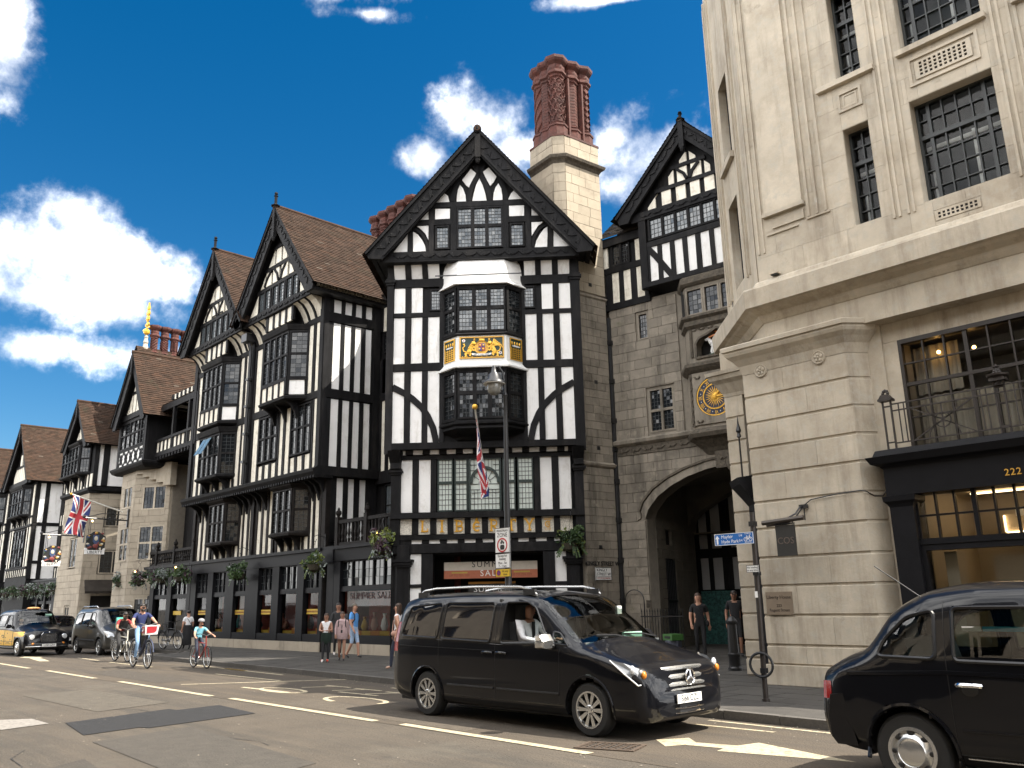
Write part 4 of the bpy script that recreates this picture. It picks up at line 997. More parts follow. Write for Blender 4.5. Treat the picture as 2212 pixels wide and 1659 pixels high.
# gables
def gable(par, M, xc, hw, za, ze, yw, yb, rows, win=None, bw=.85, pm=None, carved=True, back=8.0, tiles=True, tt=None, spike=.72, collar=None, side=(1, 1)):
 # M facade frame; wall plane yw, bargeboard plane yb; apex za and eaves ze measured at the bargeboard
 pm = pm or PLC
 k = (za - ze) / hw
 MB(M).prism([(xc - hw + .3, ze), (xc + hw - .3, ze), (xc, za - .3)], yw + .04, back).build('wall', TIM, par)
 zc = collar or ze
 b = MB(M); b.box(xc - hw + .35, xc + hw - .35, yw - .1, yw + .05, zc - .15, zc + .15)
 if carved: carve(b, [(xc - hw + .7, zc), (xc + hw - .7, zc)], yw - .1, .2, .22)
 b.build('carved_beam', TIM, par)
 lim = lambda z: max(.0, hw * (za - .75 - z) / (za - ze) - .12)
 for z0, z1, spans in rows:
  for a, c in spans:
   pts = []
   for x, z in ((a, z0), (c, z0), (c, z1), (a, z1)): pts.append((x, z))
   # clip against the sloping bargeboards
   out = []
   def inside(p): return abs(p[0]) <= lim(p[1]) + 1e-6
   nseg = 10
   poly = []
   for (p, q) in zip(pts, pts[1:] + pts[:1]):
    for t in range(nseg):
     poly.append((p[0] + (q[0] - p[0]) * t / nseg, p[1] + (q[1] - p[1]) * t / nseg))
   out = [(max(-lim(z), min(lim(z), x)), z) for x, z in poly]
   ded = []
   for p in out:
    if not ded or hypot(p[0] - ded[-1][0], p[1] - ded[-1][1]) > .01: ded.append(p)
   area = abs(sum(p[0] * q[1] - q[0] * p[1] for p, q in zip(ded, ded[1:] + ded[:1]))) / 2
   if len(ded) > 2 and area > .015: ppoly(par, M, [(xc + x, z) for x, z in ded], yw, pm)
  w_ = lim(z1)
  if w_ > .25: rail(par, M, xc - w_ - .1, xc + w_ + .1, z1, z1 + .14, yw, p=.05)
 if win:
  for (a, c, z0, z1, n) in win: window(par, M, xc + a, xc + c, z0, z1, n, 1, y=yw, fr=.06, mul=.1, q=(3, 6), gm=GLM, tilt=.009, lw=.012)
 for s in (-1, 1):
  q = hypot(1, k)
  out = [(xc + s * (hw + .08), ze - .1), (xc, za), (xc, za - bw * q * .6), (xc + s * (hw - bw * .75), ze - .1), (xc + s * (hw - bw * .55), ze - .32), (xc + s * (hw + .02), ze - .3)]
  b = MB(M); b.prism(out if s < 0 else out[::-1], yb, yb + .1)
  if carved: carve(b, [(xc + s * (hw - .3), ze + .05), (xc + s * .06, za - bw * q * .33)], yb, bw * .35, .25)
  bb = b.build('bargeboard', TIM, par)
  b = MB(M); b.ribbon([(xc + s * (hw + .12), ze - .08), (xc, za + .05)], .09, yb - .07, yb + .02); b.build('bargeboard_moulding', TIM, bb)
  MB(M).prism([(xc + s * (hw - .02), ze - .1), (xc, za - .08), (xc, za - .2), (xc + s * (hw - .18), ze - .1)], yb + .1, back - .4).build('roof_soffit', TIM, par)
  if tiles and side[0 if s < 0 else 1]:
   roof_slope(par, (xc + s * (hw + .22), yb - .1, ze - .18), (xc + s * (hw + .22), back, ze - .18), (xc + s * .02, back, za + .12), (xc + s * .02, yb - .1, za + .12), M=M, tm=tt, name='roof', curve=.10)
 MB(M).tube([(xc, yb - .12, za + .12), (xc, back, za + .12)], .10, 8).build('ridge_tile', (tt or TIL)[2], par)
 b = MB(M); b.box(xc - .09, xc + .09, yb - .1, yb + .05, za - bw * 1.5, za + .05); b.ball((xc, yb - .03, za - bw * 1.55), (.09, .09, .15), 8)
 if spike: b.lathe([(r_ * (.6 + .4 * spike), za + .1 + q * spike) for r_, q in ((.2, .02), (.22, .07), (.1, .12), (.07, .2), (.075, .65), (.11, .68), (.05, .75), (.09, .82), (.08, .9), (.01, .96))], (xc, yb - .02, 0), 8)
 b.build('finial', TIM, par)
gr = [(13.75, 14.68, [(-2.6, -1.75), (1.75, 2.6)]), (14.88, 15.5, [(-1.75, -1.35), (-1.2, -.78), (-.62, -.1), (.1, .62), (.78, 1.2), (1.35, 1.75)]), (15.7, 16.35, [(-1.1, -.55), (-.4, .02), (.16, .5), (.62, 1.1)])]
for i, xc in enumerate((-30.25, -36.15)):
 gable(A_, A, xc, 3.15 if i else 3.3, 17.95, 13.72, -.55, -.92, gr, [(-1.7, -.72, 13.82, 14.68, 2), (-.5, .47, 13.82, 14.68 if not i else 14.9, 2), (.65, 1.6, 13.82, 14.68, 2)], collar=13.6, back=7.5)
 for s in (-1, 1):
  brace(A_, A, [(xc + s * .1, 14.88), (xc + s * .22, 15.2), (xc + s * .5, 15.5)][::s], .1, -.56); brace(A_, A, [(xc + s * 1.3, 14.88), (xc + s * 1.1, 15.2), (xc + s * .75, 15.5)][::-s], .1, -.56)
b = MB(A)
for k in range(34): b.box(-26.98 + .02 * sin(k), -26.84, -.7 + k * .14, -.62 + k * .14, 13.58, 13.84)
b.build('eaves_guard', mat('lead guard', (.22, .20, .16), .7), A_, kind='stuff')
b = MB(A); b.tube([(-27.0, -.9, 13.5), (-27.0, 4.2, 13.5)], .085, 8); b.box(-27.42, -27.0, -.8, 4.2, 13.42, 13.5); b.build('gutter', BLK, A_)
# rainwater pipes and hoppers
for x in (-33.3,):
 b = MB(A); b.tube([(x, -.2, 6.7), (x, -.2, 12.6)], .07, 8); b.box(x - .25, x + .25, -.55, -.1, 12.9, 13.25)
 b.tube([(x, -.3, 12.9), (x, -.2, 12.55)], .08, 8)
 for z in (7.6, 8.8, 10, 11.2): b.box(x - .12, x + .12, -.3, -.08, z, z + .1)
 b.build('rainwater_pipe', BLK, A_)
# flank wall towards the recess
def flank(z0, z1, sp=None): panels(A_, Cf, z0, z1, sp or [(.33, .66), (.82, 1.12), (1.28, 1.56), (1.74, 2.02)], ends=(.14, 2.3))
flank(12.86, 13.38); flank(9.76, 12.42); flank(6.76, 9.36)
panels(A_, Cf, 13.62, 13.82, [(.33, .62), (.82, 1.08), (1.28, 1.52), (1.74, 1.98)])
rail(A_, Cf, -.05, 2.4, 12.45, 12.84, p=.08); rail(A_, Cf, -.05, 2.4, 9.4, 9.74, p=.08); rail(A_, Cf, -.05, 2.4, 13.4, 13.6, p=.07); rail(A_, Cf, -.2, 2.4, 6.4, 6.74, p=.22)
post(A_, Cf, -.06, .14, 6.6, 13.9, p=.07); post(A_, Cf, 2.12, 2.4, 6.6, 13.9, p=.09)
CL = Cf @ Matrix.Translation((.42, .1, 0))
panels(A_, CL, 4.0, 6.36, [(.33, .6), (.8, 1.06), (1.28, 1.55)], ends=(.05, 2.0)); post(A_, CL, -.1, .05, 3.6, 6.36, p=.08)
# recess wall between flank and the main gable
Rf = rel(A_, frame(0, 18.45, 0, 0))
MB(Rf).box(-27.4, -24.2, .05, 3, 3.5, 13.9).build('wall', TIM, A_)
for z0, z1 in ((9.8, 10.9), (9.8, 10.9), (6.7, 9.5), (12.4, 13.4)):
 panels(A_, Rf, z0, z1 if z0 != 9.8 else 11.2, [(-27.0, -26.7), (-26.5, -26.2), (-26.0, -25.6), (-25.4, -25.0)], PLC, ends=(-27.2, -24.8))
window(A_, Rf, -26.9, -25.2, 11.5, 12.2, 3, 1, q=(3, 4), lw=.012); rail(A_, Rf, -27.3, -24.4, 9.5, 9.8, p=.07); rail(A_, Rf, -27.3, -24.4, 6.2, 6.68, p=.1)
window(A_, Rf, -26.6, -24.6, 4.6, 6.1, 4, [4.6, 5.35, 6.1], q=(3, 4), gm=GLM, lw=.012)
b = MB(Rf); b.box(-27.3, -24.4, -.2, .4, 13.6, 13.9); b.build('gutter', BLK, A_)
roof_slope(A_, (-27.4, 18.2, 13.85), (-24, 18.2, 13.85), (-24, 21.0, 17.0), (-27.4, 21.0, 17.0), M=rel(A_, Matrix()), name='roof')
# ground floor shop
def shopfront(par, M, x0, x1, bays, zt=3.22, zl=2.28, sill=.72, name='shop_window', fascia=True, lights=3, plinth=True, uq=(2, 3)):
 if fascia:
  rail(par, M, x0, x1, zt, zt + .42, p=.16, m=SHOP, name='fascia'); rail(par, M, x0, x1, zt + .42, zt + .55, p=.26, m=SHOP, name='fascia_cornice')
 rail(par, M, x0, x1, zl - .11, zl + .05, p=.08, m=SHOP, name='transom')
 rail(par, M, x0, x1, .46, sill, p=.12, m=SHOP, name='stall_riser')
 if plinth:
  n = max(1, int((x1 - x0) / 1.3))
  for k in range(n):
   MB(M).box(x0 + (x1 - x0) * k / n + .006, x0 + (x1 - x0) * (k + 1) / n - .006, -.16, .1, .1, .45).build('plinth_stone', STW, par)
 for a, c in bays:
  w = MB(M)
  w.box(a - .05, a, -.06, .1, sill, zl - .11).box(c, c + .05, -.06, .1, sill, zl - .11).box(a - .05, c + .05, -.06, .1, sill - .04, sill)
  w = w.build(name, SHOP, par)
  b = MB(M); b.poly([(a, .03, sill), (c, .03, sill), (c, .03, zl - .11), (a, .03, zl - .11)]); b.build('pane', SGL, w)
  window(par, M, a, c, zl + .08, zt - .04, lights if c - a < 2 else 5, 1, y=.0, fr=.04, mul=.07, q=uq, fm=SHOP, gm=GLD, single=True, tilt=.012, lw=.012)
 ed = [x0] + [v for ab in bays for v in ab] + [x1]
 for p, q in zip(ed[0::2], ed[1::2]):
  if q - p > .05: post(par, M, p, q, .46, zt, p=.14, m=SHOP)
SGL = bpy.data.materials.new('shop pane'); SGL.use_nodes = True
t_ = SGL.node_tree; t_.nodes.clear()
o_ = t_.nodes.new('ShaderNodeOutputMaterial'); mxs = t_.nodes.new('ShaderNodeMixShader'); tr_ = t_.nodes.new('ShaderNodeBsdfTransparent'); gl_ = t_.nodes.new('ShaderNodeBsdfGlossy'); fr_ = t_.nodes.new('ShaderNodeFresnel')
gl_.inputs['Roughness'].default_value = .02; tr_.inputs['Color'].default_value = (.86, .88, .87, 1); fr_.inputs['IOR'].default_value = 1.33
t_.links.new(fr_.outputs[0], mxs.inputs[0]); t_.links.new(tr_.outputs[0], mxs.inputs[1]); t_.links.new(gl_.outputs[0], mxs.inputs[2]); t_.links.new(mxs.outputs[0], o_.inputs[0])
BA = [(-38.3, -37.1), (-36.55, -35.3), (-34.5, -33.4), (-32.3, -31.15), (-30.6, -29.2), (-28.7, -27.6)]
shopfront(A_, G_, -38.85, -27.4, BA); shopfront(A_, G_, -26.6, -22.75, [(-26.2, -23.0)])
rail(A_, G_, -27.4, -26.6, 3.2, 3.77, p=.2, m=SHOP, name='fascia'); post(A_, G_, -27.2, -26.75, .12, 3.2, p=.06, m=SHOP)
MB(G_).box(-27.5, -22.75, .1, 2.1, 3.3, 3.62).build('balcony_floor', TIM, A_)
# display backs behind the panes
REDB = mat('deep red display', (.30, .05, .03), .7, var=.25, scale=1.5); ORNG = mat('orange band', (.50, .20, .03), .6, var=.1); YELB = mat('yellow band', (.55, .36, .04), .6, var=.05); PINK = mat('dusty pink display', (.45, .24, .18), .7, var=.1)
for i, (a, c) in enumerate(BA + [(-26.2, -23.0)]):
 MB(G_).box(a - .2, c + .2, 1.25, 1.3, .5, 2.3).build('display_back', [REDB, PINK, REDB, REDB, REDB, REDB, REDB][i], A_)
 MB(G_).box(a - .1, c + .1, .1, 1.2, .5, .7).build('display_shelf', TIMD, A_)
 n = 2 if i < 6 else 6
 for k in range(n):
  MB(G_).box(a + k * (c - a) / n, a + (k + 1) * (c - a) / n - .01, .12, .3, .7, .86 if i == 6 else .82 + .1 * (k % 2)).build('display_block', YELB if k % 2 == 0 else ORNG, A_)
 for k in range(3 if i < 6 else 5):      # dressed busts, vases and folded goods
  x = a + (k + .6) * (c - a) / (3.3 if i < 6 else 5.3); h = random.uniform(.3, .8); m_ = random.choice([WHT, PINK, YELB, mat('teal ware', (.05, .22, .22), .4), TIMD, STD])
  b = MB(G_); b.lathe([(.08, .86), (.13, .86 + h * .25), (.09, .86 + h * .6), (.04, .86 + h * .8), (.07, .86 + h)], (x, .7, 0), 10); b.build('display_vase', m_, A_, smooth=True)
for a in (-37.75, -34.1, -31.75, -28.2):
 o = MB(G_).box(a - .42, a + .42, .0, .02, 1.42, 1.6).build('sale_strip', YELB, A_); text('lettering', 'FURTHER REDUCTIONS', BROWN, o, G_, a, -.006, 1.51, .085, .002, sx=.9)
text('lettering', 'SUMMER SALE', mat('maroon print', (.05, .01, .008), .6), A_, G_, -24.5, .02, 2.0, .32, .002, sx=1.25)
text('lettering', 'UP TO 70% OFF', mat('maroon print', (.05, .01, .008), .6), A_, G_, -24.7, .02, 1.3, .15, .002)
MB(G_).prism([(-23.55, .75), (-23.0, .75), (-23.0, 2.15), (-23.35, 2.15)], .3, .34).build('display_screen', PINK, A_)
# balcony balustrade
def balustrade(par, M, x0, x1, z0, z1, y, posts, label, dark=TIMD, n=None):
 b = MB(M); b.box(x0, x1, y - .06, y + .06, z1 - .12, z1); b.box(x0, x1, y - .05, y + .05, z0, z0 + .1); o = b.build('balustrade_rail', dark, par)
 n = n or int((x1 - x0) / .2)
 for k in range(n):
  x = x0 + (k + .5) * (x1 - x0) / n
  h = z1 - z0 - .22
  MB(M).lathe([(.035, z0 + .1), (.05, z0 + .1 + h * .15), (.025, z0 + .1 + h * .25), (.055, z0 + .1 + h * .45), (.03, z0 + .1 + h * .75), (.045, z1 - .12)], (x, y, 0), 6).build('baluster', dark, par)
 for x in posts:
  b = MB(M); b.box(x - .09, x + .09, y - .09, y + .09, z0 - .1, z1 + .12); b.lathe([(.05, z1 + .12), (.06, z1 + .16), (.11, z1 + .24), (.1, z1 + .33), (.04, z1 + .38), (.05, z1 + .42), (.01, z1 + .48)], (x, y, 0), 8); b.build('newel_post', dark, par)
balustrade(A_, G_, -26.6, -22.85, 3.78, 4.68, -.02, (-26.6, -24.75), '')
# tall dark flue stack seen between the roofs
Rw = rel(A_, Matrix())
MB(Rw).box(-32.9, -29.2, 21.3, 22.1, 13, 18.3).build('chimney_base', BRK, A_)
for k, kd in enumerate(('spiral', 'hex', 'zigzag', 'plain', 'spiral')): flue(-32.5 + k * .74, 21.7, kd, 17.7, 20.4, .27, A_, Rw)

# ================================================================== STONE TOWER BAY WITH LOGGIA
T_ = thing('tower_building', 'timbered gable on a pale stone tower with an open upper gallery beside it', 'building', frame(-43.5, 16.4, 0, 0), 'timbered shop buildings')
A2 = rel(T_, frame(0, 16.0, 0, 0)); G2 = rel(T_, frame(0, 16.4, 0, 0)); Wd = rel(T_, Matrix())
MB(A2).box(-48.9, -38.9, 1.6, 9, .1, 12.0).build('wall', TIM, T_)
# tower: canted stone bay
TW = [(-48.4, 1.2), (-47.4, -.35), (-45.4, -.35), (-43.5, .75), (-43.5, 2.2)]
def tw_face(i):
 (x0, y0), (x1, y1) = TW[i], TW[i + 1]; return A2 @ Matrix.Translation((x0, y0, 0)) @ Matrix.Rotation(atan2(y1 - y0, x1 - x0), 4, 'Z'), hypot(x1 - x0, y1 - y0)
MB(A2).prismz([(p[0] + .05, p[1] + .12) for p in TW] + [(-43.6, 4), (-48.4, 4)], .1, 9.0).build('tower_core', MOR, T_)
for i, wins in ((0, []), (1, [(.5, 1.6, 6.95, 7.95), (.5, 1.6, 4.2, 5.8), (.7, 1.3, .9, 1.7)]), (2, [(.6, 1.9, 6.75, 7.85), (.55, 1.95, 4.2, 5.8), (.6, 1.7, 1.0, 2.2)]), (3, [])):
 F, ln = tw_face(i)
 wh = [(a * ln / (1.85 if i == 1 else 3.3) if 0 else a, c, z0, z1) for a, c, z0, z1 in wins]
 ashlar(T_, F, 0, ln, .12, 9.0, .33, .75, STW, [(a - .06, c + .06, z0 - .06, z1 + .06) for a, c, z0, z1 in wh])
 for a, c, z0, z1 in wh: window(T_, F, a, c, z0, z1, 2, 1 if z1 - z0 < 1.3 else 2, y=.02, fr=.07, mul=.1, q=(3, 5), fm=STO, proud=.03, lw=.012)
b = MB(A2)
for k in range(5):
 d = .14 * k; b.prismz([(-45.3 + k * .42, -.42 + .2 * k), (-44.88 + k * .42, -.42 + .2 * (k + 1)), (-44.88 + k * .42, .9), (-45.3 + k * .42, .9)], 8.85 - .17 * k - .3, 9.05)
b.build('corbel_table', STO, T_)
# jettied timber gable over the tower
UT = rel(T_, frame(.5, 15.45, 0, 0))
MB(UT).box(-48.4, -44.4, .05, 6, 8.95, 11.8).build('wall', TIM, T_)
b = MB(UT); b.loft([[(-48.6 - e, .4, z), (-48.6 - e, -.05 - e, z), (-44.25 + e, -.05 - e, z), (-44.25 + e, 1.6, z)] for z, e in ((8.75, -.1), (8.85, .1), (8.98, .18), (9.08, .2), (9.15, .02))]); b.build('jetty_moulding', TIM, T_)
MB(UT).box(-48.2, -44.6, -.01, .05, 9.16, 9.95).build('plaster_panel', PLA, T_)
for k in range(5):
 x0 = -48.2 + .72 * k
 for p in ([(x0, 9.16), (x0 + .36, 9.56), (x0 + .72, 9.95)], [(x0, 9.95), (x0 + .36, 9.56), (x0 + .72, 9.16)]): brace(T_, UT, p, .10, .02)
 brace(T_, UT, [(x0 + .36, 9.3), (x0 + .54, 9.56), (x0 + .36, 9.82), (x0 + .18, 9.56), (x0 + .36, 9.3)], .07, .015)
rail(T_, UT, -48.4, -44.4, 9.95, 10.08, .02); rail(T_, UT, -48.4, -44.4, 11.5, 11.72, .02)
window(T_, UT, -48.1, -44.75, 10.12, 11.46, [-48.1, -47.5, -46.8, -46.2, -45.6, -45.2, -44.75], [10.12, 10.85, 11.46], y=.0, fr=.07, mul=.09, q=(2, 3), lw=.012)
for x in (-48.3, -44.5): post(T_, UT, x - .12, x + .12, 9.15, 11.6, .02)
gable(T_, UT, -46.2, 2.25, 15.12, 11.5, -.02, -.42, [(12.0, 13.0, [(-1.5 + .5 * k, -1.15 + .5 * k) for k in range(7)]), (13.2, 13.9, [(-.6, -.2), (.0, .4)])], None, bw=.7, carved=False, back=8, spike=False, pm=PLC, collar=11.8)
# roofs behind, gold weather vane and a row of flues
roof_slope(T_, (-44.3, 16.0, 12.0), (-38.7, 16.0, 12.0), (-38.7, 21.0, 15.0), (-44.3, 21.0, 15.0), M=Wd, name='roof')
for sg in (-1, 1):
 roof_slope(T_, (-51.2 + sg * 3.0, 16.9, 13.4), (-51.2 + sg * 3.0, 24, 13.4), (-51.2 + sg * .02, 24, 17.3), (-51.2 + sg * .02, 16.9, 17.3), M=Wd, name='roof')
MB(Wd).prism([(-54.2, 13.35), (-48.2, 13.35), (-51.2, 17.2)], 17.0, 24).build('roof_core', TIM, T_)
for k, kd in enumerate(('spiral', 'hex', 'zigzag', 'spiral', 'hex')): flue(-51.2, 17.95 + k * .62, kd, 16.6, 18.75, .19, T_, Wd)
b = MB(Wd); b.lathe([(.14, 17.1), (.18, 17.25), (.12, 17.5), (.16, 17.6), (.1, 17.85), (.13, 17.95), (.03, 18.1)], (-51.2, 17.45, 0), 8); b.build('vane_base', STO, T_)
b = MB(Wd); b.ball((-51.2, 17.45, 18.28), .2, 10); b.tube([(-51.2, 17.45, 18.2), (-51.2, 17.45, 20.2)], .05, 6); b.ball((-51.2, 17.45, 18.75), (.36, .09, .14), 8); b.prismz([(-51.9, 17.43), (-50.8, 17.43), (-50.8, 17.47), (-51.9, 17.47)], 18.5, 18.58)
for z, r in ((19.15, .22), (19.5, .26), (19.85, .16)): b.ball((-51.2, 17.45, z), (r, .1, .22), 8)
b.build('weather_vane', mat('bright gold', (.85, .50, .06), .3, metal=.5), T_)
# gallery
for x0, x1 in ((-44.35, -41.9), (-41.7, -39.0)): 
 n = int((x1 - x0) / .48); panels(T_, A2, 9.5, 10.05, [(x0 + .1 + k * .48, x0 + .44 + k * .48) for k in range(n)], PLC, ends=(x0, x1))
rail(T_, A2, -44.4, -38.9, 9.28, 9.5, p=.08); rail(T_, A2, -44.4, -38.9, 10.05, 10.18, p=.09); rail(T_, A2, -44.4, -38.9, 11.62, 11.9, p=.08)
for x in (-44.3, -41.8, -39.9, -38.95): post(T_, A2, x - .09, x + .09, 9.4, 11.7)
MB(A2).box(-44.4, -38.9, .0, 1.65, 9.2, 9.34).build('gallery_floor', TIM, T_); MB(A2).box(-44.4, -38.9, .0, 1.6, 11.9, 12.0).build('gallery_ceiling', TIM, T_)
for k in range(9): MB(A2).box(-44.2 + k * .6, -44.08 + k * .6, .05, 1.55, 11.76, 11.9).build('ceiling_joist', WHT if k % 2 else TIM, T_)
panels(T_, A2 @ Matrix.Translation((0, 1.55, 0)), 10.0, 11.5, [(-44.2, -43.4), (-42.8, -42.5)], PLC)
b = MB(A2)
for k in range(14): b.box(-44.2 + k * .38, -44.08 + k * .38, -.1, .5, 9.1, 9.26)
b.build('joist_ends', TIM, T_, kind='stuff')
panels(T_, A2, 12.05, 12.3, [(-42.0 + .5 * k, -41.7 + .5 * k) for k in range(6)], PLC, ends=(-42.3, -38.9))
window(T_, A2, -41.2, -39.1, 7.0, 8.8, 4, 2, y=1.5, q=(2, 4), lw=.012); panels(T_, A2 @ Matrix.Translation((0, 1.5, 0)), 5.2, 6.6, [(-41.3 + .42 * k, -41.05 + .42 * k) for k in range(5)], PLC)
window(T_, A2, -41.4, -40.5, 3.9, 5.0, 2, 1, y=1.5, q=(2, 4)); window(T_, A2, -40.0, -39.1, 3.9, 5.0, 2, 1, y=1.5, q=(2, 4))
MB(G2).box(-45.3, -38.9, .1, 2.0, 3.3, 3.62).build('balcony_floor', TIM, T_)
shopfront(T_, G2, -45.6, -38.9, [(-45.2, -43.8), (-43.3, -41.6), (-41.1, -39.3)])
MB(G2).box(-45.5, -38.9, 1.3, 1.35, .5, 2.3).build('display_back', mat('dim shop interior', (.10, .07, .055), .8, var=.5, scale=3), T_)
o = MB(G2).box(-41.0, -40.1, .0, .02, 1.42, 1.6).build('sale_strip', YELB, T_)
balustrade(T_, G2, -45.4, -38.95, 3.78, 4.5, -.05, (-45.4, -43.4, -41.2, -39.0), '', n=30)

# ================================================================== ENTRANCE BLOCK
E_ = thing('tower_building', 'narrower timbered gable on a stone entrance block with a tiled canopy over its doorway', 'building', frame(-54.0, 16.4, 0, 0), 'timbered shop buildings')
A3 = rel(E_, frame(1.3, 15.6, 0, 0)); Fe = rel(E_, frame(-52.6, 15.6, 0, 78))
MB(A3).prismz([(-58.5, .15), (-54.0, .15), (-53.2, 4.2), (-53.2, 9), (-58.5, 9)], .1, 8.6).build('tower_core', MOR, E_)
MB(A3).prismz([(-58.9, .05), (-53.8, .05), (-53.0, 4.2), (-53.0, 9), (-58.9, 9)], 8.6, 11.6).build('wall', TIM, E_)
ashlar(E_, A3, -58.5, -53.9, .12, 8.4, .36, .9, STW, [(-56.6, -55.2, 4.1, 5.9), (-56.4, -55.4, 1.0, 2.0)])
window(E_, A3, -56.5, -55.3, 4.2, 5.8, 2, 1, y=.03, fm=STO, proud=.03, q=(3, 5)); window(E_, A3, -56.3, -55.5, 1.1, 1.9, 2, 1, y=.03, fm=STO, proud=.03, q=(3, 3))
ashlar(E_, Fe, 0, 4.2, .12, 8.4, .36, .9, STW, [(.9, 2.2, 6.4, 7.6), (.8, 2.3, 3.7, 5.1), (.6, 3.6, .12, 2.5)])
window(E_, Fe, 1.0, 2.1, 6.5, 7.5, 2, 1, y=.03, fm=STO, proud=.03, q=(3, 4)); window(E_, Fe, .9, 2.2, 3.8, 5.0, 2, 1, y=.03, fm=STO, proud=.03, q=(3, 4))
MB(Fe).box(.6, 3.6, .1, .2, .12, 2.5).build('doorway', INT, E_)
b = MB(Fe); b.loft([[(.2, -.02, 3.4), (3.9, -.02, 3.4), (3.9, -.02, 3.3), (.2, -.02, 3.3)], [(.2, -1.0, 2.75), (3.9, -1.0, 2.75), (3.9, -1.0, 2.62), (.2, -1.0, 2.62)]]); b.build('canopy', TILG[0], E_)
b = MB(A3); b.loft([[(-59.0, y, z), (-53.7, y, z), (-53.7, .5, z), (-59, .5, z)] for z, y in ((8.35, .0), (8.5, -.2), (8.65, -.22), (8.72, -.02))]); b.loft([[Fe_ for Fe_ in ((-53.95, -.1, z), (-53.95 + e, -.1, z), (-53.1 + e, 4.2, z), (-53.1, 4.2, z))] for z, e in ((8.35, .05), (8.5, .25), (8.65, .27), (8.72, .05))]); b.build('jetty_moulding', TIM, E_)
panels(E_, A3, 8.75, 9.5, [(-58.6 + .55 * k, -58.2 + .55 * k) for k in range(9)], PLC)
oriel(E_, A3, -58.2, -55.0, .5, .3, .6, 9.5, 9.6, 11.3, 11.5, 5, pnl=False, qs=(2, 3))
panels(E_, Fe @ Matrix.Translation((0, -.12, 0)), 8.8, 11.4, [(.3, .5), (.85, 1.9), (2.4, 3.5)], PLA, ends=(.05, 4.0))
gable(E_, A3, -55.5, 2.1, 13.95, 11.3, -.3, -.7, [(11.8, 12.7, [(-1.4 + .45 * k, -1.1 + .45 * k) for k in range(7)])], None, bw=.6, carved=False, back=7, spike=False)
roof_slope(E_, (-53.6, 15.9, 11.45), (-53.0, 20.3, 11.45), (-55.2, 20.3, 13.2), (-54.9, 16.2, 13.2), M=rel(E_, Matrix()), tm=TILG, name='roof')
b = MB(Fe); b.tube([(4.15, -.1, .1), (4.15, -.1, 8.3)], .09, 8)
for z in (2, 4.2, 6, 7.6): b.box(4.0, 4.3, -.25, .05, z, z + .2)
b.build('rainwater_pipe', BLK, E_)

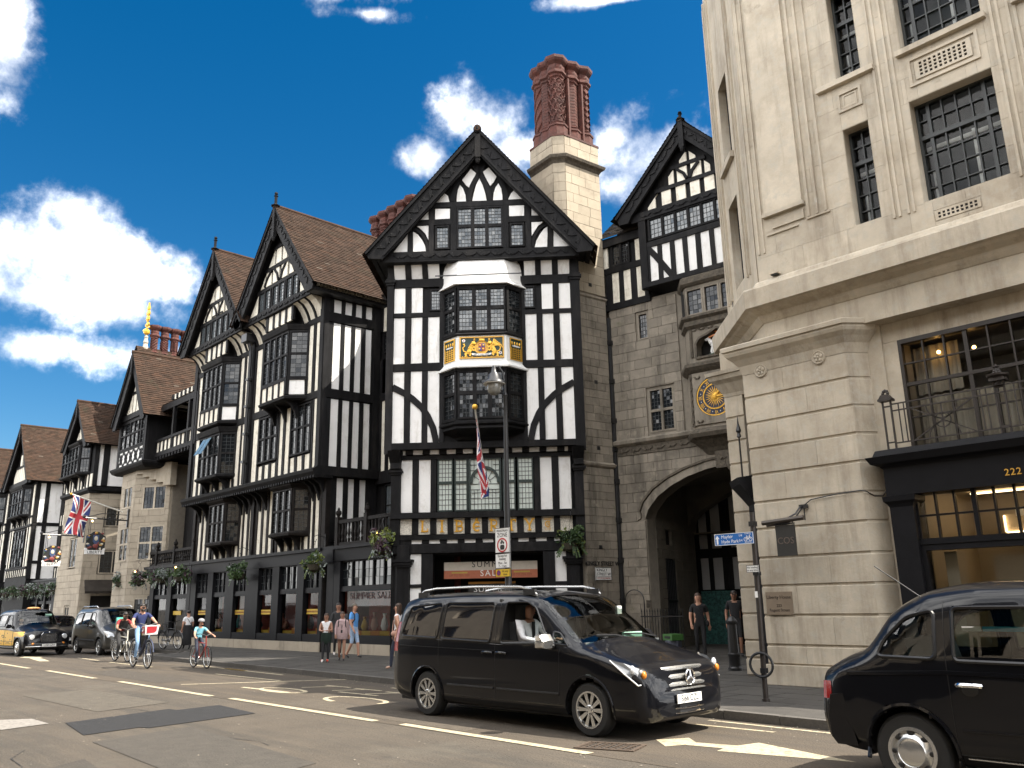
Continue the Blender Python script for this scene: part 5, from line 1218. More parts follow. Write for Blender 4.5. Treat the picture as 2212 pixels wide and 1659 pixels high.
# ================================================================== FAR TIMBERED GABLES
def far_block(x1, wd_, label, za, ze, dep=5.5, bayz=8.2, name='gabled_building', grey=False):
 # gabled projecting wing whose right corner stands at x1; flank turned to the viewer
 o = thing(name, label, 'building', frame(x1 - wd_ / 2, 16.2, 0, 0), 'timbered shop buildings')
 P = rel(o, frame(0, 16.0, 0, 0)); Q = rel(o, frame(x1, 16.0, 0, 82))
 x0 = x1 - wd_
 MB(P).prismz([(x0, .05), (x1 - .03, .05), (x1 + .7, dep), (x1 + .7, 9), (x0, 9)], .1, ze + .2).build('wall', TIM, o)
 lv = [(4.0, 4.9), (5.0, 7.5), (7.75, 10.4)]
 n = int(wd_ / .5)
 panels(o, P, 4.1, 4.55, [(x0 + .1 + k * .5, x0 + .42 + k * .5) for k in range(n)], PLC)
 panels(o, P, 7.65, 8.1, [(x0 + .1 + k * .5, x0 + .42 + k * .5) for k in range(n)], PLC)
 for z0, z1 in ((4.75, 7.45), (8.15, ze - .3)):
  panels(o, P, z0, z1, [(x0 + .15, x0 + .5), (x0 + .65, x0 + 1.0), (x1 - 1.0, x1 - .65), (x1 - .5, x1 - .15)], PLC)
 window(o, P, x0 + 1.3, x1 - 1.3, 4.8, 7.3, 4, 2, y=-.03, q=(2, 4), single=True, lw=.012)
 oriel(o, P, x0 + 1.1, x1 - 1.3, .5, .3, .5, bayz, bayz + .1, ze - .5, ze - .25, 4, pnl=False, qs=(2, 3))
 for z in (4.6, 7.5, 8.1): rail(o, P, x0, x1, z, z + .14)
 for z0, z1 in ((3.9, 4.9), (5.1, 7.5), (7.75, ze - .2)):
  panels(o, Q, z0, z1, [(.3, .62), (.9, 1.75), (2.1, 3.0), (3.4, 4.3)], PLA, ends=(.0, dep))
 for z in (4.92, 7.52): rail(o, Q, 0, dep, z, z + .2)
 gable(o, P, (x0 + x1) / 2, wd_ / 2 + .45, za, ze, -.35, -.75, [(ze + .2, ze + 1.2, [(-2 + .5 * k, -1.65 + .5 * k) for k in range(8)]), (ze + 1.4, ze + 2.2, [(-.8, -.3), (.1, .6)])], None, bw=.6, carved=False, back=8, spike=False)
 # link behind
 R = rel(o, frame(0, 17.6, 0, 0))
 MB(R).box(x1 + .2, x1 + 6.5, .05, 6, .1, ze + .3).build('link_wall', TIM, o)
 for z0, z1 in ((3.9, 4.6), (7.5, 8.2), (ze - .9, ze + .1)): panels(o, R, z0, z1, [(x1 + .8 + k * .5, x1 + 1.12 + k * .5) for k in range(11)], PLC)
 for z0, z1 in ((8.35, ze - 1.0), (4.8, 7.2)):
  for k in range(3): window(o, R, x1 + 1.4 + k * 1.8, x1 + 2.3 + k * 1.8, z0, z1, 2, 1, q=(2, 4), single=True, lw=.012); panels(o, R, z0, z1, [(x1 + 2.5 + k * 1.8, x1 + 2.85 + k * 1.8)], PLC)
 roof_slope(o, (x1 + .3, 17.4, ze + .2), (x1 + 6.5, 17.4, ze + .2), (x1 + 6.5, 21, za - 1.2), (x1 + .3, 21, za - 1.2), M=rel(o, Matrix()), name='roof')
 S = rel(o, frame(0, 16.6, 0, 0))
 shopfront(o, S, x0, x1 + 6.4, [(x0 + .4 + k * 1.75, x0 + 1.8 + k * 1.75) for k in range(int((wd_ + 6) / 1.75))], lights=2)
 MB(S).box(x0, x1 + 6.4, .9, 1.0, .4, 3.3).build('interior_wall', mat('dim shop interior', (.10, .07, .055), .8, var=.5, scale=3), o)
 return o
far_block(-66.0, 5.6, 'timbered shop wing with a single gable beyond the stone entrance block', 14.9, 10.7)
far_block(-73.2, 4.8, 'farthest timbered shop wing seen whole at the left end of the row', 14.1, 10.8)
far_block(-86.0, 6.0, 'timbered shop wing glimpsed at the very end of the street', 14.0, 10.5)

# ================================================================== ARCHED BRIDGE BUILDING OVER THE SIDE STREET
FK = frame(-18.15, 22.0, 0, 8.7)
K_ = thing('bridge_building', 'stone and timber building bridging the side street over a wide arch, with a gilt clock', 'building', FK, None)
AL, AR, ASP = 1.0, 7.0, 4.25
archp = [(AL, .12), (AL, ASP)] + [(1.12, 4.55), (1.5, 4.95), (2.0, 5.25), (2.6, 5.49), (3.3, 5.66), (4.0, 5.74), (4.7, 5.66), (5.4, 5.49), (6.0, 5.25), (6.5, 4.95), (6.88, 4.55)] + [(AR, ASP), (AR, .12)]
holed('wall', MOR, K_, None, rect(0, 8.3, .12, 11.8), [archp, rect(1.34, 2.28, 7.08, 8.57), rect(1.1, 1.49, 10.38, 11.32)], .04, .6)
def below_arch(poly):      # cut ashlar blocks to the line of the arch extrados
 def zl(u):
  pts = [(AL - .22, 4.2)] + [(u_ + (.16 * (u_ - 4) / 3), z_ + .24) for u_, z_ in archp[2:-2]] + [(AR + .22, 4.2)]
  if u <= pts[0][0] or u >= pts[-1][0]: return -1
  for (a, c), (d, e) in zip(pts, pts[1:]):
   if a <= u <= d: return c + (e - c) * (u - a) / (d - a)
  return -1
 us = sorted({p[0] for p in poly}); u0, u1 = us[0], us[-1]; z0, z1 = poly[0][1], poly[2][1]
 top, bot = [], []
 for t in range(5):
  u = u0 + (u1 - u0) * t / 4; zz = zl(u)
  b_ = z0 if zz < 0 or zz < z0 else zz
  if b_ < z1 - .01: bot.append((u, b_)); top.append((u, z1))
 if len(bot) < 2: return None
 if all(abs(q[1] - z0) < 1e-6 for q in bot): return poly
 return bot + top[::-1]
ashlar(K_, Matrix(), 0, .98, .12, 4.2, .3, .55, STG)
ashlar(K_, Matrix(), 0, 8.2, 4.2, 6.42, .32, .62, STG, clip=below_arch)
ashlar(K_, Matrix(), 0, 2.62, 6.98, 11.7, .33, .62, STG, [(1.28, 2.34, 7.02, 8.63), (1.04, 1.55, 10.32, 11.38)])
for i, (p, q) in enumerate(zip(archp[1:-2], archp[2:-1])):
 P = lambda a, e: (a[0] + e * .66 * (a[0] - 4) / 3, a[1] + e)
 MB().prism([p, q, P(q, .23), P(p, .23)], -.05, .3).build('voussoir', STG, K_)
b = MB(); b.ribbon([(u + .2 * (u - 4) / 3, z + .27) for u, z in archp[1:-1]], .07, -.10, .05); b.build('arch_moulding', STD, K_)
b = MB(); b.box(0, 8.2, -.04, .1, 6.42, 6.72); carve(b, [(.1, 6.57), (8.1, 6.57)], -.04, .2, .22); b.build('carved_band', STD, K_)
b = MB(); b.loft([[(0, -e, z), (8.2, -e, z), (8.2, .1, z), (0, .1, z)] for z, e in ((6.72, .06), (6.8, .17), (6.9, .19), (6.98, .04))]); b.build('string_course', STG, K_)
window(K_, None, 1.4, 2.22, 7.14, 8.51, 2, 2, y=.10, fr=.06, mul=.09, q=(3, 5), fm=STG, proud=.06, lw=.012)
window(K_, None, 1.14, 1.45, 10.42, 11.28, 1, 1, y=.10, fr=.04, q=(3, 6), fm=STG, proud=.06, lw=.012)
KS = Matrix.Translation((.21, 0, -.11))
# projecting clock bay
KB = [(2.6, .05), (3.0, -.5), (5.0, -.5), (5.4, .05)]
def kbay(name, m, prof):
 b = MB(KS); b.loft([[(KB[0][0] - e, .06, z), (KB[1][0] - e * .5, KB[1][1] - e, z), (KB[2][0] + e * .5, KB[2][1] - e, z), (KB[3][0] + e, .06, z)] for z, e in prof]); return b.build(name, m, K_)
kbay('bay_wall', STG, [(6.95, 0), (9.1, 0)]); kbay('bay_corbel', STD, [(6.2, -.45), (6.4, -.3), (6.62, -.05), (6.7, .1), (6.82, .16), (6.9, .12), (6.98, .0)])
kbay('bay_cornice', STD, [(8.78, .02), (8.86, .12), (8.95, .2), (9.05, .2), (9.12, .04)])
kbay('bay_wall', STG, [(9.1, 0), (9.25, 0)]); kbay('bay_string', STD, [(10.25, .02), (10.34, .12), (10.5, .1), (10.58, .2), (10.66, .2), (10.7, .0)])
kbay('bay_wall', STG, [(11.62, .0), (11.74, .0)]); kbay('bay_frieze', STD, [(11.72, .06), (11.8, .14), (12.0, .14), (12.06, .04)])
og = [(3.25, 9.25), (4.75, 9.25), (4.75, 9.72), (4.62, 9.9), (4.3, 10.0), (4.0, 10.14), (3.7, 10.0), (3.38, 9.9), (3.25, 9.72)]
holed('niche_wall', STG, K_, KS, rect(3.0, 5.0, 9.25, 10.3), [og], -.5, -.1)
MB(KS).box(2.7, 5.3, -.1, .02, 9.2, 10.3).build('niche_back', INT, K_)
F1 = KS @ Matrix.Translation((2.6, .05, 0)) @ Matrix.Rotation(atan2(-.55, .4), 4, 'Z')
MB(F1).box(0, .68, 0, .1, 9.25, 10.3).build('bay_wall', STG, K_)
b = MB(KS); b.ribbon(og + [og[0]], .07, -.56, -.48); carve(b, [(3.05, 10.2), (3.9, 10.2)], -.5, .12, .14); b.build('ogee_moulding', STD, K_)
for x in (3.1, 4.9): MB(KS).tube([(x, -.52, 9.3), (x, -.52, 10.2)], .05, 6).build('shaft', STD, K_)
# little carved rider in the niche
t = thing('statue', 'small painted horse and rider carving in the niche above the clock', 'statue', FK @ KS @ Matrix.Translation((3.95, -.38, 9.27)))
b = MB(); b.ball((0, 0, .36), (.26, .1, .13), 10); b.tube([(-.2, 0, .42), (-.32, 0, .6), (-.42, 0, .56)], [.08, .06, .04], 6)
for x, z in ((-.18, .3), (-.1, .3), (.14, .3), (.2, .3)): b.tube([(x, 0, z), (x - .06, 0, .16), (x - .02, 0, .02)], [.05, .035, .03], 6)
b.tube([(.24, 0, .42), (.36, 0, .3), (.38, 0, .15)], [.04, .04, .02], 6)
b.build('horse', WHT, t, True); b = MB(); b.ball((-.02, 0, .58), (.09, .08, .15), 8); b.ball((-.03, 0, .77), .06, 8); b.tube([(-.05, -.08, .66), (-.25, -.1, .6)], .03, 5); b.build('rider', mat('orange tunic', (.5, .17, .05), .6), t, True)
b = MB(); b.ball((.32, .0, .1), (.2, .12, .1), 8); b.tube([(.2, 0, .1), (.0, -.05, .06), (-.3, -.05, .05)], [.07, .05, .02], 6); b.build('dragon', mat('dark green scales', (.03, .06, .03), .5), t, True)
# clock
cx, cz = 3.78, 7.93
NAVY = mat('navy dial', (.008, .010, .03), .45, var=.2)
holed('dial_surround', STG, K_, KS, rect(3.05, 4.55, 7.08, 8.75), [arc(cx, cz, .64, 0, 354, 40)], -.56, -.49)
o = MB(KS).lathe([(.62, -.52), (.62, -.50)], (cx, 0, cz), 40, 0, 'y').build('clock_face', NAVY, K_)
b = MB(KS)
for r, w in ((.61, .03), (.41, .02), (.385, .012)): b.ribbon(arc(cx, cz, r, 0, 360, 40), w, -.54, -.52)
for k in range(24):
 a = 2 * pi * k / 24; r1 = .36 if k % 2 else .33; pts = [(cx + .1 * cos(a - .09), cz + .1 * sin(a - .09)), (cx + .24 * cos(a - .03), cz + .24 * sin(a - .03)), (cx + r1 * cos(a), cz + r1 * sin(a)), (cx + .24 * cos(a + .05), cz + .24 * sin(a + .05)), (cx + .1 * cos(a + .09), cz + .1 * sin(a + .09))]
 b.prism(pts, -.535, -.52)
b.ball((cx, -.53, cz), (.11, .03, .11), 12)
for x, z in ((-.04, .025), (.04, .025)): b.ball((cx + x, -.56, cz + z), (.02, .01, .014), 6)
b.build('gilt_sun', GOLD, o)
for k, s in enumerate(('XII', 'I', 'II', 'III', 'IV', 'V', 'VI', 'VII', 'VIII', 'IX', 'X', 'XI')):
 a = pi / 2 - 2 * pi * k / 12
 Mr = KS @ Matrix.Translation((cx + .505 * cos(a), -.522, cz + .505 * sin(a))) @ Matrix.Rotation(-(a - pi / 2), 4, 'Y')
 text('numeral', s, GOLD, o, Mr, 0, 0, 0, .17, .006, sx=.72)
b = MB(KS)
for k in range(12):
 a = 2 * pi * (k + .5) / 12; b.ball((cx + .505 * cos(a), -.525, cz + .505 * sin(a)), (.016, .01, .016), 5)
b.build('gilt_star', WHT, o)
b = MB(KS); b.ribbon([(cx, cz), (cx + .28, cz - .02)], [.05, .02], -.575, -.565); b.ribbon([(cx, cz), (cx + .30, cz + .26)], [.04, .012], -.59, -.58); b.build('clock_hand', GOLD, o)
b = MB(KS)
for sx in (3.1, 4.45):
 for z in (7.18, 8.6): carve(b, [(sx, z), (sx + .25, z)], -.56, .16, .12)
b.build('spandrel_carving', STD, K_)
for x in (2.95, 4.75): b = MB(KS); b.box(x, x + .12, -.55, -.48, 7.05, 8.75); carve(b, [(x + .06, 7.1), (x + .06, 8.7)], -.55, .1, .16); b.build('carved_strip', STD, K_)
# oriel lights
for a, c in ((3.06, 3.55), (3.68, 4.12), (4.25, 4.75)): window(K_, KS, a, c, 10.76, 11.58, 1, 1, y=-.44, fr=.06, q=(3, 5), fm=STG, proud=.06, lw=.012)
window(K_, F1, .12, .55, 10.76, 11.58, 1, 1, y=.03, fr=.1, q=(2, 5), fm=STG, lw=.012)
MB(KS).box(2.75, 5.25, -.3, .02, 10.66, 11.7).build('oriel_core', INT, K_)
b = MB(KS); b.box(3.5, 4.6, -.28, .0, 5.72, 6.25); carve(b, [(3.55, 6.05), (4.55, 6.05)], -.28, .25, .2); b.ball((4.05, -.3, 5.85), (.22, .1, .28), 8); b.build('keystone_carving', STD, K_)
# timber storey
MB().box(-1.8, .0, .35, 6, .1, 14.4).build('wall', STG, K_); MB().box(-.1, 1.7, .05, 6, 11.7, 14.4).build('wall', TIM, K_)
MB().box(1.65, 6.2, -.35, 6, 12.02, 14.6).build('wall', TIM, K_)
panels(K_, None, 11.9, 13.05, [(.2, .5), (.68, .98), (1.2, 1.5)], PLC, ends=(-.05, 1.65))
panels(K_, None, 13.3, 14.1, [(-.12, .06), (1.2, 1.5)], PLC)
window(K_, None, .28, .92, 13.35, 14.1, 2, 1, fr=.06, mul=.1, q=(3, 5), lw=.012)
rail(K_, None, -.1, 1.7, 11.66, 11.9); rail(K_, None, -.1, 1.7, 13.05, 13.28); rail(K_, None, -.1, 1.7, 14.1, 14.4, p=.12)
YK = -.4
post(K_, None, 1.62, 1.9, 11.95, 14.6, YK); post(K_, None, 5.95, 6.25, 11.95, 14.6, YK)
panels(K_, None, 12.15, 13.42, [(1.97, 2.28), (2.45, 2.76), (2.93, 3.23), (3.40, 3.70), (3.88, 4.2), (4.36, 4.66), (4.84, 5.14), (5.32, 5.62)], y=YK, ends=(1.88, 5.95))
brace(K_, None, [(1.92, 13.42), (2.2, 13.05), (2.5, 12.6), (2.82, 12.12)], .2, YK)
rail(K_, None, 1.7, 6.2, 11.98, 12.15, YK, p=.12); rail(K_, None, 1.7, 6.2, 13.42, 13.62, YK)
window(K_, None, 2.05, 5.9, 13.72, 14.42, 8, 1, y=YK, fr=.07, mul=.09, q=(3, 4), gm=GLM, lw=.012)
rail(K_, None, 1.7, 6.2, 14.5, 14.68, YK, p=.08)
gable(K_, Matrix(), 3.62, 2.6, 17.45, 14.75, YK, YK - .3, [(14.72, 15.34, [(-1.6, -1.3), (-1.05, -.7), (-.5, -.15), (.03, .37), (.55, .9), (1.1, 1.45)]), (15.5, 16.0, [(-.75, -.55), (-.42, -.05), (.1, .48), (.6, .8)]), (16.05, 16.5, [(-.3, -.03), (.08, .3)])], None, bw=.62, back=7, pm=PLC, collar=14.62, tt=TILG, spike=.36)
for sg in (-1, 1): brace(K_, None, [(3.62 + sg * .06, 15.5), (3.62 + sg * .15, 15.72), (3.62 + sg * .42, 15.98)][::sg], .1, YK - .02)
roof_slope(K_, (-.3, -.2, 14.4), (2.4, -.2, 14.4), (2.4, 1.5, 15.9), (-.3, 1.5, 15.9), tm=TILG, name='roof')
MB().prism([(-.2, 14.4), (2.4, 14.4), (2.4, 15.8), (-.2, 15.8)], 1.2, 3).build('roof_core', TIM, K_)
# passage walls
DKST = mat('dark passage stone', (.16, .14, .11), .85, var=.2, scale=2)  # darker than the stone outside the arch
Fp = Matrix.Translation((AL, .6, 0)) @ Matrix.Rotation(radians(98), 4, 'Z')      # left passage wall, facing the opening
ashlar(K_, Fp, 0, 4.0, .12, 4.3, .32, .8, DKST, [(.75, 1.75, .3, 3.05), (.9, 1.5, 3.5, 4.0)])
MB(Fp).box(.7, 1.8, .1, .2, .2, 4.1).build('passage_door', INT, K_)
b = MB(Fp)
for k in range(6): b.box(.8 + k * .16, .84 + k * .16, -.02, .03, .4, 3.0)
b.box(.75, 1.75, -.02, .03, 1.6, 1.7); b.build('door_bars', BLK, K_)
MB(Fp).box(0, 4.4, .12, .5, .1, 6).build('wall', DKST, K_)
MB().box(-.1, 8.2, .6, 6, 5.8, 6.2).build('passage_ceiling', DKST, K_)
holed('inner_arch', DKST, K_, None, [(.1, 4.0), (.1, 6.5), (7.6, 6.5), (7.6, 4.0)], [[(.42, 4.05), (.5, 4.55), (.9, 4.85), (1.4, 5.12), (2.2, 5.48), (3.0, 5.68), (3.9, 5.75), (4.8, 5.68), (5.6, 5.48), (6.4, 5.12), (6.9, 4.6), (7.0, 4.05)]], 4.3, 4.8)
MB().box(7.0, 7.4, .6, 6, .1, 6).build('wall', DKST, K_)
# railing in front of the passage
t = thing('iron_railing', 'black iron railing beside the left pier of the arch', 'railing', FK @ Matrix.Translation((.75, -.25, .12)))
b = MB(); b.box(0, 1.5, -.02, .02, 1.05, 1.09).box(0, 1.5, -.02, .02, .12, .16); b.build('rail', BLK, t)
for k in range(16):
 x = .04 + k * .095; MB().lathe([(.013, 0), (.013, 1.2), (.022, 1.22), (.003, 1.32)], (x, 0, 0), 5).build('bar', BLK, t)
t = thing('lamp_hoop', 'thin black iron hoop against the stone left of the arch', 'hoop', FK @ Matrix.Translation((.52, -.2, .12)))
b = MB(); b.tube([(-.35, 0, 0), (-.35, 0, 1.5)] + [(p[0], 0, p[1]) for p in arc(0, 1.55, .35, 180, 0, 10)] + [(.35, 0, 1.5), (.35, 0, 0)], .016, 6); b.build('hoop', BLK, t)
tag(MB().box(.98 + 0, 1.0, 0, 0, 0, 0).build('x', BLK), 'x', 'x') if 0 else None
t = thing('notice_plate', 'small dark notice plate on the stone beside the iron hoop', 'sign', FK @ Matrix.Translation((.94, -.02, 1.45)))
b = MB(); b.box(-.09, .09, -.015, 0, 0, .24); b.build('plate', STD, t); b = MB()
for k in range(4): b.box(-.06, .06, -.019, -.014, .05 + k * .045, .065 + k * .045)
b.build('lettering', LETT, t)
# building beyond the arch
FB = frame(-16.5, 27.5, 0, 8.7)
B_ = thing('gabled_building', 'shadowed black and white building with teal hoarding seen through the arch', 'building', FB)
MB().box(-3, 8, .05, 4, .1, 9).build('wall', TIM, B_)
DPL = mat('dull grey plaster', (.42, .42, .42), .8, var=.06)  # greyer than the white plaster elsewhere
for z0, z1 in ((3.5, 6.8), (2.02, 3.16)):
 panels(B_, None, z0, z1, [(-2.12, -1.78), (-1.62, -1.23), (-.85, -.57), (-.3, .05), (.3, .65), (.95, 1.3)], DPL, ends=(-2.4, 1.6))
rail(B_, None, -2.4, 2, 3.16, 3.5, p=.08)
TEAL = mat('teal leafy hoarding', (.04, .13, .12), .6, var=.6, scale=9, stain=((.010, .045, .04), 14., .48, .6))
MB().box(-2.15, -.9, -.12, .0, .1, 1.97).build('hoarding', TEAL, B_); MB().box(-.88, 2.5, -.06, .05, .1, 1.97).build('dark_shopfront', SHOP, B_)
for z in (1.5, 1.7): MB().box(-.7, 1.0, -.09, -.06, z, z + .06).build('shopfront_sign', DPL, B_)

# ================================================================== STONE STORE WITH RUSTICATED PIERS
FR = frame(0, 14.9, 0, 0)
FRW = frame(-4, 14.9, 0, 0)
R_ = thing('stone_building', 'large pale stone building with rusticated corner pier, dark shopfront and metal windows', 'building', FRW)
R = rel(R_, FR)
HT = 16.8; HB = 27.0; XE = -2.0
# courses of the corner pier
pier = [(-8.85, 1.2), (-8.85, 0), (-6.65, 0), (-6.40, .36), (-6.40, 1.2)]
MB(R).prismz([(-8.80, 1.15), (-8.80, .05), (-6.68, .05), (-6.45, .38), (-6.45, 1.15)], .1, 6.2).build('pier_core', STO, R_)
zs = [.12, .48, .83, 1.37, 1.91, 2.44, 2.99, 3.51, 4.06, 4.58, 5.1, 5.63, 6.14]
def block(F, pts, z0, z1, g=.032, c=.032, m=None, name='stone_block', par=None, top=True):
 # one rusticated block: plan outline pts, chamfered along its top and bottom edges
 cx_ = sum(p[0] for p in pts) / len(pts); cy_ = sum(p[1] for p in pts) / len(pts)
 def ins(d): return [(p[0], p[1] + (d if p[1] < .6 else 0)) for p in pts]
 b = MB(F)
 b.loft([[(x, y, z0) for x, y in ins(c)], [(x, y, z0 + g * .5) for x, y in ins(c)], [(x, y, z0 + g) for x, y in ins(0)], [(x, y, z1 - g) for x, y in ins(0)], [(x, y, z1 - g * .5) for x, y in ins(c)], [(x, y, z1) for x, y in ins(c)]])
 return b.build(name, m or STO, par or R_)
for i, (a, c) in enumerate(zip(zs, zs[1:])):
 if i < 1: block(R, [(-8.93, 1.2), (-8.93, -.08), (-6.6, -.08), (-6.34, .3), (-6.34, 1.2)], a, c, .01, .01); continue
 cut = -8.85 + (random.uniform(.6, .9) if i % 2 else random.uniform(1.2, 1.5)); j = .0025
 block(R, [(-8.85, 1.0), (-8.85, 0), (cut - j, 0), (cut - j, 1.0)], a, c)
 block(R, [(cut + j, 1.0), (cut + j, 0), (-6.65, 0), (-6.40, .36), (-6.40, 1.0)], a, c)
def mould(F, name, plan, prof, m=None, par=None):
 # plan: list of (x,y,(nx,ny)) outline with outward direction; prof: (z, out)
 b = MB(F); b.loft([[(x + nx * e, y + ny * e, z) for x, y, nx, ny in plan] for z, e in prof]); return b.build(name, m or STO, par or R_)
plan_p = [(-8.85, 1.2, -1, 0), (-8.85, 0, -1, -1), (-6.65, 0, .45, -1), (-6.40, .36, 1, -.45), (-6.40, 1.2, 1, 0)]
mould(R, 'pier_capital', plan_p, [(6.12, .0), (6.2, .02), (6.3, .05), (6.42, .14), (6.5, .22), (6.56, .25), (6.6, .25), (6.61, .29), (6.69, .30), (6.71, .28), (6.72, .02)])
for x in (-8.42, -7.18):
 b = MB(R); b.lathe([(.135, .01), (.135, -.03), (.12, -.045), (.10, -.03), (.0, -.03)], (x, 0, 6.13), 20, 0, 'y')
 for k in range(5): b.ball((x + .06 * cos(1.257 * k + .3), -.04, 6.13 + .06 * sin(1.257 * k + .3)), (.035, .02, .035), 6)
 b.ball((x, -.045, 6.13), .026, 6); b.build('rosette', STO, R_)
# second, set-back pier
S2 = rel(R_, frame(-10.2, 16.3, 0, 0))
for i, (a, c) in enumerate(zip(zs, zs[1:])):
 block(S2, [(0, 1.2), (0, 0), (.46, 0), (.46, 1.2)], a, c)
MB(S2).box(.05, .42, .06, 1.2, .1, 6.2).build('pier_core', STO, R_)
mould(S2, 'pier_capital', [(0, 1.2, -1, 0), (0, 0, -1, -1), (1.0, 0, 0, -1), (1.0, 1.2, 0, 0)], [(6.12, 0), (6.2, .02), (6.42, .14), (6.5, .22), (6.6, .25), (6.61, .28), (6.69, .29), (6.72, .02)])
MB(S2).box(-.02, 1.2, -.02, 1, 6.72, 7.2).build('frieze', STO, R_)
# dark side shopfront between the piers
F45 = rel(R_, frame(-8.9, 15.15, 0, 135))
F45r = F45 @ Matrix.Rotation(pi, 4, 'Z') @ Matrix.Translation((-1.7, 0, 0))
MB(F45r).box(.98, 1.55, -.02, .2, .1, 4.1).build('side_shopfront', SHOP, R_)
b = MB(F45r); b.loft([[(.95 - e * .5, -e, z), (1.55, -e, z), (1.55, .1, z), (.95 - e * .5, .1, z)] for z, e in ((3.55, .02), (3.7, .12), (3.95, .3), (4.08, .34), (4.12, .05))]); b.build('side_cornice', SHOP, R_)
b = MB(F45r); b.lathe([(.02, 4.1), (.02, 5.0), (.05, 5.02), (.03, 5.1), (.06, 5.15), (.02, 5.3), (.0, 5.5)], (1.0, -.1, 0), 6); b.build('iron_finial', BLK, R_)
# entablature
plan_e = [(-10.3, 3.5, -1, 0), (-10.3, 16.9 - 14.9, -1, -.4), (-8.3, .02, -.4, -1), (XE, .02, 0, -1), (XE, 3.5, 0, 0)]
MB(R).prismz([(-10.25, 3.0), (-10.25, 2.02), (-8.28, .06), (XE, .06), (XE, 3.0)], 6.6, 7.3).build('frieze', STO, R_)
mould(R, 'cornice', plan_e, [(7.12, -.02), (7.2, .05), (7.26, .08), (7.32, .22), (7.36, .26), (7.38, .36), (7.74, .38), (7.78, .36), (7.86, .12), (7.96, .08), (8.0, .03)])
MB(R).box(-8.4, XE, -.30, .03, 7.76, 7.80).build('cornice_lead', STO, R_)
# upper wall with window openings
WC = [(-6.18, -5.68), (-4.90, -3.49), (-2.95, -2.45)]
WZ = [(8.54, 10.58), (11.70, 13.75), (14.9, 16.9), (18.1, 20.1)]
WZ = WZ[:2]
holes = [rect(a, c, z0, z1) for a, c in WC for z0, z1 in WZ]
holed('upper_wall', STO, R_, R, rect(-8.3, XE, 7.95, HT), holes, .05, .45)
ashlar(R_, R, -8.28, XE, 8.0, 16.75, .53, 1.0, STO, [(a - .01, c + .01, z0 - .01, z1 + .01) for a, c in WC for z0, z1 in WZ] + [(-4.72, -3.70, 10.93, 11.34), (-4.77, -3.98, 8.10, 8.32)], dep=.0, jt=.0022, y=.056, dr=.12)
MB(R).prismz([(-10.25, 10), (-10.25, 2.05), (-8.3, .5), (XE, .5), (XE, 10)], HT - .3, HT).build('roof_slab', STO, R_); MB(R).box(-10.2, XE, 4.2, 17, HT, HB).build('unseen_rear_block', STO, R_)  # rear block is unseen, raised to shade the timbered gable
MB(R).prismz([(XE - .3, .46), (XE, .46), (XE, 16), (XE - .3, 16)], .1, HT).build('side_wall', STO, R_)
MB(R).prismz([(-10.25, 2.1), (-9.95, 2.1), (-9.95, 16), (-10.25, 16)], 6.7, HT).build('side_wall', STO, R_)
MB(R).box(-9.9, XE, 1.6, 2.0, 6.6, HT).build('inner_wall', mat('dim room wall', (.10, .10, .095), .9, var=.2), R_)
Fs = F45r = rel(R_, frame(-10.3, 16.9, 0, -45))        # splayed corner
ln = hypot(2.0, 2.0) - .05
holed('splay_wall', STO, R_, Fs, rect(0, ln, 7.95, HT), [rect(.95, 1.75, z0, z1) for z0, z1 in WZ], .02, .4)
for z0, z1 in WZ: window(R_, Fs, 1.0, 1.7, z0, z1, 2, 4, y=.25, fr=.03, mul=.03, q=(1, 1), lead=False, fm=BLK, tilt=.01, single=True)
for x in (.25, .42, .6, 2.1, 2.28): MB(Fs).box(x, x + .05, -.03, .03, 8.4, HT).build('fillet', STO, R_)
MB(Fs).box(.8, 1.9, -.08, .03, 11.45, 11.6).build('window_sill', STO, R_)
# metal windows
DGF = mat('dark metal window frame', (.018, .021, .020), .4, var=.15)
ROOM = mat('reflective window glass', (.035, .04, .045), .03, var=.0, spec=.9)
def metal_window(a, c, z0, z1, cols, tr):
 w = MB(R); y = .34
 for x in (a, c - .05): w.box(x, x + .05, y - .05, y + .05, z0, z1)
 for z in (z0, z1 - .05): w.box(a + .05, c - .05, y - .05, y + .05, z, z + .05)
 w.box(a + .05, c - .05, y - .06, y + .05, tr - .04, tr + .04)
 w = w.build('window', DGF, R_)
 g = MB(R); m = len(cols)
 for i, (p, q) in enumerate(zip(cols, cols[1:])):
  if i: g.box(p - .03 if (i in (1, m - 2) and m > 4) else p - .012, p + .03 if (i in (1, m - 2) and m > 4) else p + .012, y - .045, y + .03, z0 + .05, z1 - .05)
 nz = 6
 zz = [tr + (z1 - tr) * k / 2 for k in range(1, 2)] + [z0 + (tr - z0) * k / 4 for k in range(1, 4)]
 for z in zz: g.box(a + .05, c - .05, y - .035, y + .02, z - .011, z + .011)
 g.build('glazing_bar', DGF, w)
 rows = sorted([z0, z1, tr] + zz)
 for p, q in zip(cols, cols[1:]):
  for r0, r1 in zip(rows, rows[1:]):
   b = MB(R); tx, tz = random.gauss(0, .0015), random.gauss(0, .0015)
   b.poly([(p, y + .01 - tx - tz, r0), (q, y + .01 + tx - tz, r0), (q, y + .01 + tx + tz, r1), (p, y + .01 - tx + tz, r1)]); b.build('pane', SGL, w)
